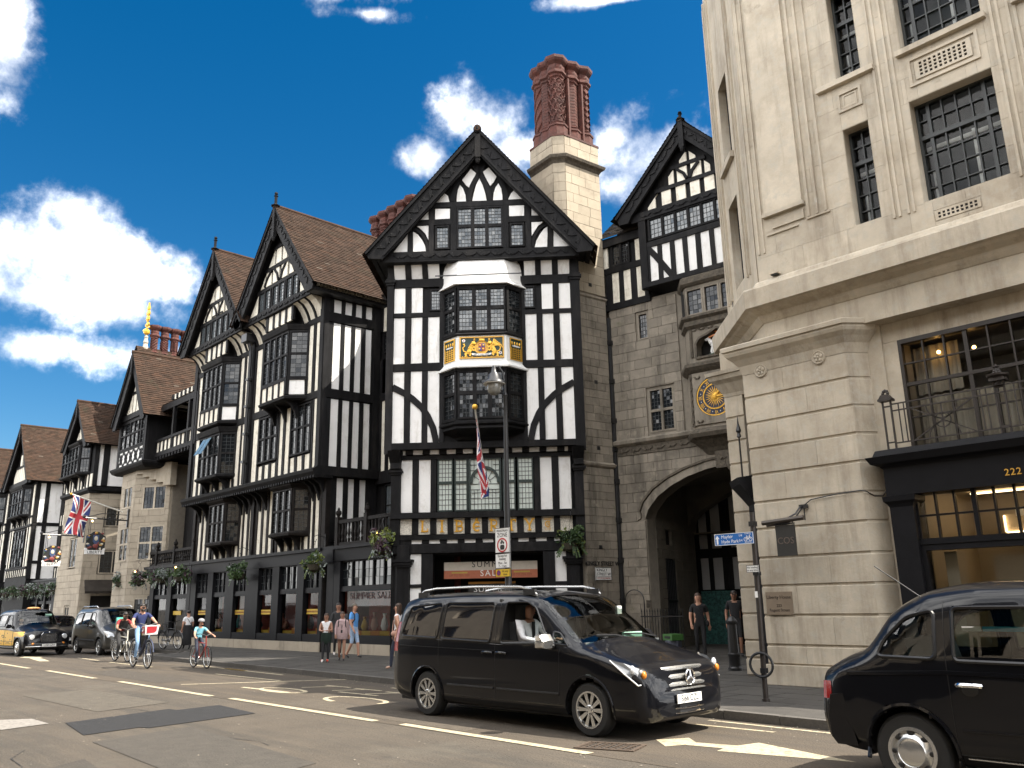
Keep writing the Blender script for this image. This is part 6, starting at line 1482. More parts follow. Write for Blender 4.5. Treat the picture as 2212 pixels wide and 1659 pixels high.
for a, c in WC[:2] + WC[2:]:
 for z0, z1 in WZ[:2] if a < -3 else WZ[:1]:
  cols = [a, (a + c) / 2, c] if c - a < .8 else [a, a + .22, a + .46, a + .7, a + .95, a + 1.18, c]
  metal_window(a, c, z0, z1, cols, z0 + (z1 - z0) * .66)
  b = MB(R)      # pale blind edges and inner window reveals
  b.box(a + .05, a + .09, .6, .7, z0, z1 * .4 + z0 * .6); b.box((a + c) / 2 + .1, (a + c) / 2 + .15, .6, .7, z0, z0 + (z1 - z0) * .66)
  b.box(a, c, .62, .68, z0 + (z1 - z0) * .60, z0 + (z1 - z0) * .64); b.build('inner_frame', WHT, R_)
  MB(R).box(a - .1, c + .1, 1.2, 1.25, z0 - .1, z1 + .1).build('room_back', mat('dim office', (.055, .06, .06), .9, var=.5, scale=2), R_)
for a, c in ((-6.58, -5.42), (-4.98, -3.42), (-3.0, -2.3)): MB(R).box(a, c, -.06, .06, 11.55, 11.66).build('window_sill', STO, R_)
def raised_frame(a, c, z0, z1, w=.05, d=.04, name='panel_moulding'):
 b = MB(R); b.box(a, c, .05 - d, .06, z1 - w, z1).box(a, c, .05 - d, .06, z0, z0 + w).box(a, a + w, .05 - d, .06, z0 + w, z1 - w).box(c - w, c, .05 - d, .06, z0 + w, z1 - w); return b.build(name, STO, R_)
raised_frame(-6.2, -5.72, 10.95, 11.38); raised_frame(-6.1, -5.82, 11.02, 11.3, .03, .02); raised_frame(-4.82, -3.6, 10.84, 11.42)
GH = [rect(-4.62 + .085 * k, -4.57 + .085 * k, z, z + .05) for k in range(10) for z in (11.0, 11.075, 11.15, 11.225)]
holed('air_grille', STO, R_, R, rect(-4.70, -3.72, 10.95, 11.32), GH, .02, .046); MB(R).box(-4.68, -3.74, .0465, .049, 10.97, 11.3).build('grille_void', INT, R_)
GH = [rect(-4.70 + .075 * k, -4.655 + .075 * k, z, z + .045) for k in range(9) for z in (7.735 + .42, 7.80 + .42)]
holed('air_grille', STO, R_, R, rect(-4.75, -4.0, 8.12, 8.30), GH, .035, .046); MB(R).box(-4.72, -4.03, .0465, .049, 8.13, 8.28).build('grille_void', INT, R_)
# vertical reeded strips and the raised field on the corner
for x in (-5.46, -5.36, -5.2, -5.1, -3.36, -3.26, -3.1, -3.0): MB(R).box(x, x + .045, .015, .06, 8.42, HT).build('fillet', STO, R_)
for x in (-7.08, -6.9, -6.72): MB(R).box(x, x + .05, .0, .06, 9.05, HT).build('fillet', STO, R_)
for x in (-8.24, -8.12): MB(R).box(x, x + .04, .015, .06, 8.6, HT).build('fillet', STO, R_)
MB(R).box(-8.0, -7.16, -.01, .06, 9.42, HT).build('raised_field', STO, R_); MB(R).box(-8.04, -7.12, -.05, .06, 9.34, 9.42).build('field_ledge', STO, R_)
b = MB(R); b.box(-7.86, -7.2, .01, .06, 9.06, 9.1).box(-7.2, -7.16, .01, .06, 9.06, 9.26).box(-7.1, -6.62, .01, .06, 9.0, 9.04).box(-8.0, -7.3, .01, .06, 8.94, 8.97); b.build('fret_moulding', STO, R_)
for z in (8.5, 9.1, 9.7, 10.3, 10.9, 11.5, 12.1, 12.7, 13.3, 13.9, 14.5, 15.1): MB(R).box(-8.28, -6.6, .047, .0495, z, z + .006).build('stone_joint', MOR, R_) if 0 else None
t = thing('flood_light', 'small grey floodlight fixed to the stone above the cornice', 'lamp', FR @ Matrix.Translation((-7.88, .03, 8.05)))
b = MB(); b.box(-.09, .09, -.14, .0, 0, .035); b.build('hood', STO, t); MB().box(-.07, .07, -.12, -.02, -.02, 0).build('lens', DGF, t)
# shopfront
for a, c, z0, z1 in ((-6.42, -6.12, .1, 6.7), (-6.12, -5.86, 4.1, 6.235)): MB(R).box(a, c, .37 if a < -6.2 else .425, 1.0, z0, z1).build('stone_jamb', STO, R_)
MB(R).box(-6.115, XE, .42, .9, 6.24, 6.62).build('stone_lintel', STO, R_)
CREAM = mat('cream shop wall', (.42, .36, .27), .7, var=.08, scale=1.5); CEIL = mat('shop ceiling', (.36, .32, .25), .8, var=.06)
LED = mat('warm led strip', (1.0, .70, .38), .4, var=0, emit=1.6)
def room(z0, z1, back, m, mc):
 b = MB(R); b.box(-5.95, XE - .4, back, back + .1, z0, z1); b.build('shop_room_wall', m, R_)
 MB(R).box(-6.1, -5.95, .9, back, z0, z1).build('shop_room_wall', m, R_); MB(R).box(-6.1, XE - .3, .95, back, z1, z1 + .1).build('shop_room_ceiling', mc, R_)
room(.1, 3.55, 3.2, CREAM, CEIL); room(4.15, 6.35, 3.5, mat('grey upper shop', (.30, .28, .25), .8, var=.2), mat('upper ceiling', (.22, .2, .18), .8))
MB(R).box(-6.1, XE - .3, .9, 3.5, 4.0, 4.15).build('shop_room_floor', TIMD, R_)
for y in (1.3, 2.2): MB(R).box(-5.6, -2.5, y, y + .05, 3.5, 3.53).build('led_strip', LED, R_)
MB(R).box(-5.2, -2.6, 2.6, 2.63, 2.78, 2.80).build('led_strip', LED, R_); MB(R).box(-5.22, -5.2, 2.6, 2.63, 2.80, 3.1).build('led_strip', LED, R_)
MB(R).box(-5.25, -2.5, 2.64, 2.9, 2.7, 3.12).build('display_shelf', CREAM, R_); MB(R).box(-4.72, -4.6, 1.6, 1.7, 3.0, 3.15).build('wall_speaker', WHT, R_)
# fascia, cornice, pilaster
b = MB(R); b.box(-6.24, XE, .0, .5, 3.38, 3.9); b.build('fascia', SHOP, R_)
b = MB(R); b.loft([[(-6.24 - e, .02 - e, z), (XE, .02 - e, z), (XE, .5, z), (-6.24 - e, .5, z)] for z, e in ((3.84, .0), (3.9, .05), (3.94, .16), (4.02, .2), (4.06, .22), (4.08, .12), (4.18, .08), (4.2, .0))]); b.build('shop_cornice', SHOP, R_)
text('lettering', '222', GOLDP, R_, R, -4.20, -.008, 3.56, .155, .006, space=1.12)
b = MB(R); b.box(-6.22, -5.82, .02, .5, .12, 3.3); b.box(-6.26, -5.78, -.02, .5, .12, .5); b.build('pilaster', SHOP, R_)
b = MB(R); b.loft([[(-6.22 - e, .02 - e, z), (-5.82 + e, .02 - e, z), (-5.82 + e, .4, z), (-6.22 - e, .4, z)] for z, e in ((3.18, .0), (3.24, .03), (3.28, .07), (3.37, .08), (3.38, .03))]); b.build('pilaster_capital', SHOP, R_)
w = MB(R); w.box(-5.82, XE, .1, .3, 2.42, 2.62).box(-5.82, XE, .08, .32, 2.52, 2.56).box(-5.82, -5.74, .1, .3, .5, 2.42).box(-5.82, XE, .05, .3, .12, .55); w.build('shop_frame', SHOP, R_)
xs = [-5.8 + .305 * k for k in range(13)]
w = MB(R)
for i, x in enumerate(xs): w.box(x - .015 - (.02 if i % 3 == 0 and i else 0), x + .015 + (.02 if i % 3 == 0 and i else 0), .14, .22, 2.62, 3.38)
w.box(-5.8, XE, .15, .21, 2.99, 3.02); w = w.build('transom_window', SHOP, R_)
for p, q in zip(xs, xs[1:]):
 for z0, z1 in ((2.62, 3.0), (3.0, 3.38)): b = MB(R); b.poly([(p, .18, z0), (q, .18, z0), (q, .18, z1), (p, .18, z1)]); b.build('pane', SGL, w)
b = MB(R); b.poly([(-5.74, .2, .55), (XE, .2, .55), (XE, .2, 2.42), (-5.74, .2, 2.42)]); b.build('display_pane', SGL, R_)
b = MB(R); b.box(-5.6, -5.4, .5, .9, .5, 2.4).box(-5.2, -2.5, 1.6, 1.7, .5, 2.36); b.build('display_wall', CREAM, R_)
# first-floor window with balcony
w = MB(R); w.box(-5.86, XE, .42, .55, 6.16, 6.24).box(-5.86, -5.8, .42, .55, 4.2, 6.16).box(-5.8, XE, .44, .52, 5.36, 5.42); 
xs = [-5.8 + .36 * k for k in range(11)]
for i, x in enumerate(xs[1:], 1): w.box(x - .014 - (.02 if i % 3 == 0 else 0), x + .014 + (.02 if i % 3 == 0 else 0), .45, .52, 4.2, 6.16)
for z in (4.78, 5.78): w.box(-5.8, XE, .46, .51, z - .012, z + .012)
w = w.build('balcony_window', mat('brown black frame', (.022, .017, .014), .4), R_)
for p, q in zip(xs, xs[1:]):
 for z0, z1 in ((4.2, 4.78), (4.78, 5.38), (5.38, 5.78), (5.78, 6.16)): b = MB(R); b.poly([(p, .49, z0), (q, .49, z0), (q, .49, z1), (p, .49, z1)]); b.build('pane', SGL, w)
CUR = mat('pale curtain', (.52, .47, .39), .85, var=.15, scale=3)
def curtain(x0, x1, z0, z1):
 b = MB(R); n = int((x1 - x0) / .035)
 for k in range(n):
  xa, xb = x0 + (x1 - x0) * k / n, x0 + (x1 - x0) * (k + 1) / n
  ya, yb = 1.1 + .035 * sin(k * 1.3) + .02 * sin(k * .47), 1.1 + .035 * sin((k + 1) * 1.3) + .02 * sin((k + 1) * .47)
  b.poly([(xa, ya, z0), (xb, yb, z0), (xb, yb, z1), (xa, ya, z1)])
 b.build('curtain', CUR, R_, True)
curtain(-5.85, -5.05, 5.3, 6.2); curtain(-5.85, -4.2, 4.2, 5.25); curtain(-3.9, -2.7, 4.3, 5.25)
for x, z in ((-5.35, 6.0), (-4.75, 5.95)):
 b = MB(R); b.ball((x, .95, z), .035, 8); b.build('spot_lamp', WARM, R_)
IR = mat('iron balcony', (.024, .018, .015), .5, var=.2)
t = thing('balcony_railing', 'ornate dark iron balcony railing over the shop cornice', 'railing', FR @ Matrix.Translation((-4, .06, 4.2)))
Rb = rel(t, FR)
def bpost(x):
 b = MB(Rb)
 for dx in (-.07, .07): b.box(x + dx - .014, x + dx + .014, .02, .05, 4.2, 5.06)
 for z in (4.3, 4.95): b.box(x - .056, x + .056, .024, .046, z, z + .025)
 b.box(x - .12, x + .12, -.06, .12, 5.06, 5.1); b.prism([(x - .11, 5.1), (x + .11, 5.1), (x + .06, 5.17), (x - .06, 5.17)], -.05, .11)
 for a in range(5): b.ball((x + .045 * cos(pi * a / 4), .03, 5.2 + .05 * sin(pi * a / 4)), (.03, .03, .035), 6)
 b.build('post', IR, t)
for x in (-6.04, -4.2, -2.2): bpost(x)
b = MB(Rb)
for z in (4.28, 4.86, 4.98): b.box(-5.95, XE, .02, .05, z, z + .022)
b.build('rail', IR, t)
for x0, x1 in ((-5.85, -4.4), (-4.0, -2.4)):
 for k in range(3): b = MB(Rb); x = x0 + .0 + k * .09; b.box(x, x + .018, .025, .043, 4.3, 4.98); b.build('bar', IR, t)
 for k in range(3): b = MB(Rb); x = x1 - .2 + k * .09; b.box(x, x + .018, .025, .043, 4.3, 4.98); b.build('bar', IR, t)
 xa, xb = x0 + .22, x1 - .24
 b = MB(Rb)
 for p in ([(xa, 4.3), (xb, 4.86)], [(xa, 4.86), (xb, 4.3)]): b.ribbon(p, .02, .025, .045)
 b.ribbon(arc((xa + xb) / 2, 4.58, .13, 0, 360, 14), .018, .025, .045); b.ribbon(arc((xa + xb) / 2, 4.86, .25, 180, 360, 10), .016, .025, .045); b.ribbon(arc((xa + xb) / 2, 4.3, .25, 0, 180, 10), .016, .025, .045)
 b.box((xa + xb) / 2 - .01, (xa + xb) / 2 + .01, .026, .044, 4.3, 4.86)
 b.build('scroll_panel', IR, t)
b = MB(Rb); b.lathe([(.09, 4.98), (.02, 5.02), (.02, 5.1), (.16, 5.14), (.17, 5.17), (.03, 5.2), (.02, 5.28), (.05, 5.3), (.0, 5.36)], (-4.2, .03, 0), 12); b.build('lamp_finial', IR, t)
# cable, hanging sign, plaque
t = thing('hanging_sign', 'small black cos sign board under two bar lamps on the pale stone pier', 'sign', FR @ Matrix.Translation((-7.95, -.02, 2.43)))
b = MB(); b.box(-.19, .19, -.52, -.48, 0, .56); b.build('board', mat('charcoal board', (.022, .021, .019), .5), t)
text('lettering', 'COS', mat('dull bronze letters', (.10, .075, .06), .5), t, None, 0, -.523, .27, .17, .003)
b = MB()
for y in (-.56, -.40): b.tube([(-.42, y, .62), (.42, y, .66)] if y < -.5 else [(-.42, y, .60), (.05, y, .62)], .045, 8)
b.build('bar_lamp', mat('bronze lamp', (.06, .048, .038), .4, metal=.3), t)
b = MB(); b.tube([(.15, 0, .94), (.12, -.1, .9), (.08, -.2, .78), (-.05, -.35, .68), (-.2, -.5, .66)], .016, 6); b.tube([(.14, -.03, .9), (.14, -.48, .6)], .014, 6); b.tube([(.16, -.02, .9), (.16, -.02, .66)], .012, 6); b.box(.08, .24, -.06, 0, .88, .95); b.tube([(-.2, -.5, .58), (.2, -.5, .58)], .014, 6); b.build('bracket', BLK, t)
b = MB(); b.tube([(.16, -.02, .93), (.32, -.015, 1.03), (.8, -.012, 1.08), (1.28, -.012, 1.10), (1.36, .02, 1.08), (1.42, .2, 1.0), (1.52, .33, 1.0), (1.6, .34, 1.1), (1.62, .34, 1.45)], .011, 5); b.build('cable', BLK, t)
t = thing('wall_plaque', 'brushed metal plaque with the building name on the stone pier beside the sign pole', 'plaque', FR @ Matrix.Translation((-8.5, -.008, 1.38)))
MB().box(-.27, .27, -.018, 0, 0, .42).build('plate', mat('brushed bronze plate', (.27, .215, .16), .38, metal=.45, var=.08), t)
BL = mat('etched lettering', (.035, .025, .02), .5, var=0)
text('lettering', 'Liberty House', BL, t, None, 0, -.02, .32, .088, .002); text('lettering', '222', BL, t, None, 0, -.02, .165, .075, .002); text('lettering', 'Regent Street', BL, t, None, 0, -.02, .085, .075, .002)
# ================================================================== TERRACE ACROSS THE STREET, BEHIND THE VIEWER
O_ = thing('stone_building', 'pale stone terrace on the near side of the street behind the viewer', 'building', frame(-20, -3.6, 0, 180))
OB_ = rel(O_, frame(0, -3.6, 0, 180)) 
OPP = mat('pale terrace stone', (.58, .50, .40), .85, var=.15, scale=2)
hs_ = [rect(a, a + 1.3, z, z + 2.0) for k in range(17) for a in (-22 + k * 4 + .5,) for z in (5, 8)]
holed('wall', OPP, O_, OB_, rect(-25, 46, 4.0, 11), hs_, 0, .3)
b = MB(OB_); b.box(-25, 46, .35, .4, 3.8, 15); b.build('window_glass', GLD, O_)
MB(OB_).box(-25, 46, .1, .3, 0, 4.0).build('shopfront', SHOP, O_)
for k in range(12): MB(OB_).box(-24 + k * 5.5, -20.5 + k * 5.5, .06, .1, .6, 3.2).build('shop_window', GLD, O_)
for z0, z1, p in ((3.9, 4.4, .3), (10.5, 11.1, .4)): MB(OB_).box(-25, 46, -p, .0, z0, z1).build('cornice', STO, O_)

# ================================================================== VEHICLES
CARK = mat('black car paint', (.004, .0043, .006), .3, var=0, coat=.6, spec=.1)
CARG = mat('dark grey car paint', (.042, .040, .036), .3, var=0, coat=.7, spec=.2)
CHROME = mat('chrome', (.75, .75, .76), .08, metal=1, var=0); SILV = mat('silver alloy', (.58, .58, .57), .22, metal=.85, var=.05)
RUB = mat('tyre rubber', (.014, .014, .014), .75, var=.2, scale=12); PLAS = mat('black plastic', (.012, .012, .013), .5, var=.1); SEAL = mat('window seal', (.008, .008, .009), .35, var=0)
LAMP = mat('clear lamp lens', (.62, .64, .66), .05, var=0, spec=.9, metal=.3); AMB = mat('amber lens', (.55, .19, .02), .15, var=0); REDL = mat('red lens', (.30, .012, .012), .15, var=0)
PLW = mat('white number plate', (.78, .78, .76), .35, var=0); CABIN = mat('cabin trim', (.022, .021, .021), .7, var=.2); SEAT = mat('grey seat fabric', (.07, .075, .08), .8, var=.2)
TNT = mat('dark tinted glass', (.008, .008, .010), .03, var=0, spec=.8)
CGL = bpy.data.materials.new('car glass'); CGL.use_nodes = True
t_ = CGL.node_tree; t_.nodes.clear()
o_ = t_.nodes.new('ShaderNodeOutputMaterial'); mxs = t_.nodes.new('ShaderNodeMixShader'); tr_ = t_.nodes.new('ShaderNodeBsdfTransparent'); gl_ = t_.nodes.new('ShaderNodeBsdfGlossy'); fr_ = t_.nodes.new('ShaderNodeFresnel')
gl_.inputs['Roughness'].default_value = .015; tr_.inputs['Color'].default_value = (.62, .70, .66, 1); fr_.inputs['IOR'].default_value = 1.62
t_.links.new(fr_.outputs[0], mxs.inputs[0]); t_.links.new(tr_.outputs[0], mxs.inputs[1]); t_.links.new(gl_.outputs[0], mxs.inputs[2]); t_.links.new(mxs.outputs[0], o_.inputs[0])
def crom(P, t):
 n = len(P) - 1; i = min(int(t), n - 1); f = t - i
 p0, p1, p2, p3 = P[max(0, i - 1)], P[i], P[i + 1], P[min(n, i + 2)]
 out = []
 for a, b, c, d in zip(p0, p1, p2, p3):
  m1, m2 = (c - a) / 2, (d - b) / 2
  if (b - a) * (c - b) <= 0: m1 = 0
  if (c - b) * (d - c) <= 0: m2 = 0
  lo = abs(c - b) * 1.5 + 1e-9
  m1 = max(-lo, min(lo, m1)); m2 = max(-lo, min(lo, m2))
  f2, f3 = f * f, f * f * f
  out.append((2 * f3 - 3 * f2 + 1) * b + (f3 - 2 * f2 + f) * m1 + (-2 * f3 + 3 * f2) * c + (f3 - f2) * m2)
 return out
def inpoly(x, z, P):
 r = False; n = len(P)
 for i in range(n):
  (x0, z0), (x1, z1) = P[i], P[(i + 1) % n]
  if (z0 > z) != (z1 > z) and x < (x1 - x0) * (z - z0) / (z1 - z0) + x0: r = not r
 return r
def nearpoly(x, z, P):
 best = (9, x, z)
 for i in range(len(P)):
  (x0, z0), (x1, z1) = P[i], P[(i + 1) % len(P)]
  dx, dz = x1 - x0, z1 - z0; q = dx * dx + dz * dz or 1e-9
  t = max(0, min(1, ((x - x0) * dx + (z - z0) * dz) / q)); px, pz = x0 + dx * t, z0 + dz * t
  d = hypot(x - px, z - pz)
  if d < best[0]: best = (d, px, pz)
 return best
def rpoly(P, r=.05, n=4):
 out = []
 for i in range(len(P)):
  a, b, c = Vector(P[i - 1]), Vector(P[i]), Vector(P[(i + 1) % len(P)])
  u, v = (a - b), (c - b); k = min(r, u.length * .45, v.length * .45); p, q = b + u.normalized() * k, b + v.normalized() * k
  for t in range(n + 1):
   f = t / n; w = p * (1 - f) ** 2 + b * 2 * f * (1 - f) + q * f * f; out.append((w.x, w.y))
 return out
class Car:
 def __init__(s, st, cell=.035):
  s.st = st; s.np_ = len(st[0][1])
  s.xs = [q[0] for q in st]
  s.flat = [[q[0]] + [v for p in q[1] for v in p] for q in st]
  s.cell = cell
 def section(s, x):
  i = 0
  while i < len(s.xs) - 2 and x < s.xs[i + 1]: i += 1
  t = i + (x - s.xs[i]) / (s.xs[i + 1] - s.xs[i])
  f = crom(s.flat, max(0, min(len(s.xs) - 1, t)))
  return [(f[1 + 2 * k], f[2 + 2 * k]) for k in range(s.np_)]
 def side_y(s, x, z):
  S = s.section(x); best = max(p[0] for p in S)
  D = [crom(S, t * (s.np_ - 1) / 60) for t in range(61)]
  for p, q in zip(D, D[1:]):
   if min(p[1], q[1]) <= z <= max(p[1], q[1]) and max(p[0], q[0]) > .3:
    f = (z - p[1]) / ((q[1] - p[1]) or 1e-9); return p[0] + (q[0] - p[0]) * f
  return best
 def build(s, par, mats, sides, wheels, wr, top=None, nt=44, names=None):
  # sides: {name: polygon in (x,z)}; top: function(x,y,z) -> part name or None
  x0, x1 = s.xs[0], s.xs[-1]; nx = int((x0 - x1) / s.cell)
  xs = sorted({round(x0 + (x1 - x0) * k / nx, 4) for k in range(nx + 1)} | {round(x0 - d, 4) for d in (.008, .02)} | {round(x1 + d, 4) for d in (.008, .02)}, reverse=True)
  H = [[[x] + list(crom(S, t * (s.np_ - 1) / nt)) for t in range(nt + 1)] for x in xs for S in (s.section(x),)]
  arch = {k: [(c + wr * cos(2 * pi * i / 32), s.wz + wr * sin(2 * pi * i / 32)) for i in range(32)] for k, c in enumerate(wheels)}
  polys = list(sides.values()) + list(arch.values())
  for row in H:
   for p in row:
    if p[1] < .35: continue
    for P in polys:
     d, a, c = nearpoly(p[0], p[2], P)
     if d < s.cell * .52: p[0], p[2] = a, c; break
  B = {}
  vid = {}
  for sg in (1, -1):
   for i in range(len(H) - 1):
    for j in range(nt):
     q = [H[i][j], H[i][j + 1], H[i + 1][j + 1], H[i + 1][j]]
     cx, cy, cz = (sum(v[k] for v in q) / 4 for k in range(3))
     nm = 'body'
     if cy > .4:
      for k, P in arch.items():
       if inpoly(cx, cz, P): nm = None
      if nm:
       for k, P in sides.items():
        if inpoly(cx, cz, P): nm = k
     if nm == 'body' and top: nm = top(cx, cy, cz) or 'body'
     if nm and nm.startswith('side_window') and sg > 0 and nm in ('side_window_open',): nm = 'side_window'
     if nm is None or nm == 'side_window_open': continue
     mb, vv = B.setdefault((nm, sg if nm.startswith('side') else 0), (MB(), {}))
     ids = []
     for a in ((i, j), (i, j + 1), (i + 1, j + 1), (i + 1, j)):
      v = H[a[0]][a[1]]; key = (a, sg if v[1] > .0005 else 0)
      if key not in vv: vv[key] = mb.av((v[0], v[1] * sg, v[2]))
      ids.append(vv[key])
     mb.face(ids if sg < 0 else ids[::-1])
   # end caps
  mb, vv = B[('body', 0)]
  for i, flip in ((0, False), (len(H) - 1, True)):
   ring = [vv[((i, j), 1 if H[i][j][1] > .0005 else 0)] for j in range(nt + 1) if ((i, j), 1 if H[i][j][1] > .0005 else 0) in vv] + [vv[((i, j), -1)] for j in range(nt, -1, -1) if ((i, j), -1) in vv and H[i][j][1] > .0005]
   if len(ring) > 3: mb.face(ring if not flip else ring[::-1])
  out = {}
  for (nm, sg), (mb, vv) in B.items():
   o = mb.build(nm, mats.get(nm, CARK), par, smooth=50); fixn(o); out[nm, sg] = o
  return out
 def trim(s, par, name, m, path, w, sides=(1, -1), off=.004, t=.012, close=True):
  for sg in sides:
   b = MB(); P = list(path) + ([path[0], path[1]] if close else [])
   pts = []
   for (x0, z0), (x1, z1) in zip(P, P[1:]):
    n = max(1, int(hypot(x1 - x0, z1 - z0) / .06))
    pts += [(x0 + (x1 - x0) * k / n, z0 + (z1 - z0) * k / n) for k in range(n)]
   pts.append(P[-1])
   b.tube([(x, sg * (s.side_y(x, z) + off), z) for x, z in pts], [w / 2] * len(pts), 5)
   b.build(name, m, par)
def wheel(par, x, y, r, m_t=RUB, style='alloy', sg=-1, w=.21, rr=.225):
 # sg: which side faces out
 o = MB().lathe([(rr, -w / 2), (r - .03, -w / 2), (r, -w / 2 + .03), (r, w / 2 - .03), (r - .03, w / 2), (rr, w / 2), (rr - .01, 0), (rr, -w / 2)], (x, y, r), 36, 0, 'y', False).build('wheel', m_t, par, smooth=45)
 yo = y + sg * w / 2
 P = lambda d: yo + sg * d
 if style == 'alloy':
  MB().lathe([(rr + .006, P(-.02)), (rr + .004, P(.004)), (rr - .018, P(.002)), (rr - .03, P(-.05)), (rr - .03, P(-.12))], (x, 0, r), 32, 0, 'y', False).build('rim', SILV, o, smooth=40)
  MB().lathe([(rr - .01, P(-.09)), (.0, P(-.09))], (x, 0, r), 24, 0, 'y').build('brake_disc', PLAS, o)
  b = MB()
  for k in range(10):
   for d in (-.075, .075):
    a = 2 * pi * k / 10 + d
    q = [(x + rad * cos(aa), P(dep), r + rad * sin(aa)) for rad, aa, dep in ((.05, a, -.012), (rr - .015, a, -.008))]
    tx, tz = -sin(a) * .013, cos(a) * .013
    b.loft([[(p[0] - tx, p[1], p[2] - tz), (p[0] + tx, p[1], p[2] + tz), (p[0] + tx * .6, p[1] - sg * .04, p[2] + tz * .6), (p[0] - tx * .6, p[1] - sg * .04, p[2] - tz * .6)] for p in q])
  b.lathe([(.062, P(-.04)), (.062, P(-.006)), (.05, P(.002)), (.0, P(.004))], (x, 0, r), 16, 0, 'y')
  b.build('spoke', SILV, o)
  b = MB()
  for k in range(5): b.ball((x + .042 * cos(1.2566 * k), P(.004), r + .042 * sin(1.2566 * k)), (.009, .008, .009), 6)
  b.build('wheel_nut', PLAS, o)
 else:
  MB().lathe([(rr + .004, P(-.02)), (rr, P(.01)), (rr - .03, P(.012)), (rr - .045, P(-.01)), (rr - .07, P(.0)), (.12, P(.028)), (.115, P(.022)), (.09, P(.03)), (.0, P(.034))], (x, 0, r), 36, 0, 'y').build('hub_cap', SILV, o, smooth=35)
  b = MB()
  for k in range(8):
   a = 2 * pi * k / 8; b.ball((x + (rr - .05) * cos(a), P(.0), r + (rr - .05) * sin(a)), (.035 if abs(cos(a + pi / 2)) > .7 else .022, .008, .022), 8)
  b.build('hub_slot', PLAS, o)
 return o
def tail(par, c, sg, xs, zs_):
 b = MB(); b.loft([[(x, sg * (c.side_y(x, z) + o), z) for x, o in xs] for z in zs_]); return b.build('tail_light', REDL, par)
def plate(par, s, x, y, z, face, w=.52, h=.11, m=PLW):
 # face: +1 looks forward (+x), -1 backward
 Mx = Matrix.Translation((x, y, z)) @ Matrix.Rotation(radians(90) * face, 4, 'Z')
 o = MB(Mx).box(-w / 2, w / 2, -.012, .0, -h / 2, h / 2).build('number_plate', m, par)
 text('lettering', s, LETT, o, Mx, 0, -.014, 0, .108, .001, sx=.86, space=1.02)
 return o
def sec(*p): return list(p)
# ---- the black people carrier
VS = [(0.0, sec((0, .27), (.50, .27), (.62, .31), (.66, .38), (.66, .46), (.62, .52), (.5, .56), (.3, .58), (0, .59))),
      (-.05, sec((0, .22), (.62, .22), (.76, .27), (.80, .42), (.80, .62), (.77, .70), (.66, .76), (.4, .79), (0, .80))),
      (-.16, sec((0, .20), (.74, .20), (.87, .27), (.90, .45), (.90, .72), (.86, .82), (.74, .88), (.45, .90), (0, .91))),
      (-.45, sec((0, .20), (.82, .20), (.93, .28), (.955, .5), (.95, .80), (.905, .92), (.78, .97), (.45, 1.0), (0, 1.015))),
      (-.85, sec((0, .22), (.84, .22), (.945, .32), (.965, .6), (.96, .95), (.91, 1.035), (.78, 1.075), (.45, 1.12), (0, 1.135))),
      (-1.08, sec((0, .22), (.84, .22), (.95, .32), (.965, .6), (.962, .98), (.905, 1.09), (.80, 1.15), (.45, 1.22), (0, 1.235))),
      (-1.45, sec((0, .22), (.84, .22), (.95, .32), (.965, .6), (.962, 1.02), (.865, 1.30), (.78, 1.41), (.45, 1.495), (0, 1.515))),
      (-1.95, sec((0, .22), (.84, .22), (.95, .32), (.965, .6), (.962, 1.05), (.815, 1.62), (.72, 1.75), (.42, 1.80), (0, 1.815))),
      (-2.35, sec((0, .22), (.84, .22), (.95, .32), (.965, .6), (.962, 1.06), (.815, 1.67), (.73, 1.80), (.42, 1.855), (0, 1.87))),
      (-3.6, sec((0, .22), (.84, .22), (.95, .32), (.965, .6), (.962, 1.08), (.815, 1.69), (.73, 1.82), (.42, 1.875), (0, 1.885))),
      (-4.75, sec((0, .22), (.84, .22), (.95, .32), (.96, .6), (.955, 1.10), (.81, 1.68), (.725, 1.80), (.42, 1.86), (0, 1.87))),
      (-5.15, sec((0, .26), (.82, .26), (.92, .34), (.94, .6), (.93, 1.10), (.79, 1.64), (.70, 1.75), (.42, 1.80), (0, 1.81))),
      (-5.32, sec((0, .32), (.76, .32), (.86, .38), (.89, .6), (.87, 1.08), (.74, 1.52), (.65, 1.62), (.4, 1.67), (0, 1.68))),
      (-5.37, sec((0, .38), (.68, .38), (.80, .44), (.83, .6), (.81, 1.05), (.68, 1.42), (.6, 1.50), (.38, 1.54), (0, 1.55)))]
VX, VY = -6.87, 9.56
t = thing('people_carrier', 'shiny black people carrier with silver roof rails and its driver window open', 'van', frame(VX, VY, 0, 0))
V = Car(VS, .034); V.wz = .335
w_drv = rpoly([(-1.62, 1.16), (-2.58, 1.13), (-2.58, 1.70), (-2.14, 1.70), (-1.95, 1.62)], .05)
w_qtr = rpoly([(-1.26, 1.12), (-1.52, 1.14), (-1.56, 1.30), (-1.44, 1.28)], .03)
w_mid = rpoly([(-2.82, 1.14), (-3.98, 1.17), (-3.98, 1.71), (-2.82, 1.70)], .06)
w_rear = rpoly([(-4.08, 1.175), (-5.06, 1.20), (-4.93, 1.66), (-4.08, 1.71)], .07)
def vtop(x, y, z):
 if -1.90 < x < -1.02 and y < .88 - .14 * (-x - 1.02) / .9 and z > 1.135 + .0: 
  if z > 1.13 + (-x - 1.02) * .25: return 'windscreen'
vo = V.build(t, {'body': CARK, 'windscreen': CGL, 'side_window': TNT, 'side_window_quarter': CGL}, {'side_window_open': w_drv, 'side_window_quarter': w_qtr, 'side_window_mid': w_mid, 'side_window_rear': w_rear}, (-.9, -4.33), .405, vtop)
for k, o in vo.items():
 if k[0] in ('side_window_mid', 'side_window_rear'): o.data.materials[0] = TNT; o.name = 'side_window'
 if k[0] == 'side_window_quarter': o.name = 'side_window'
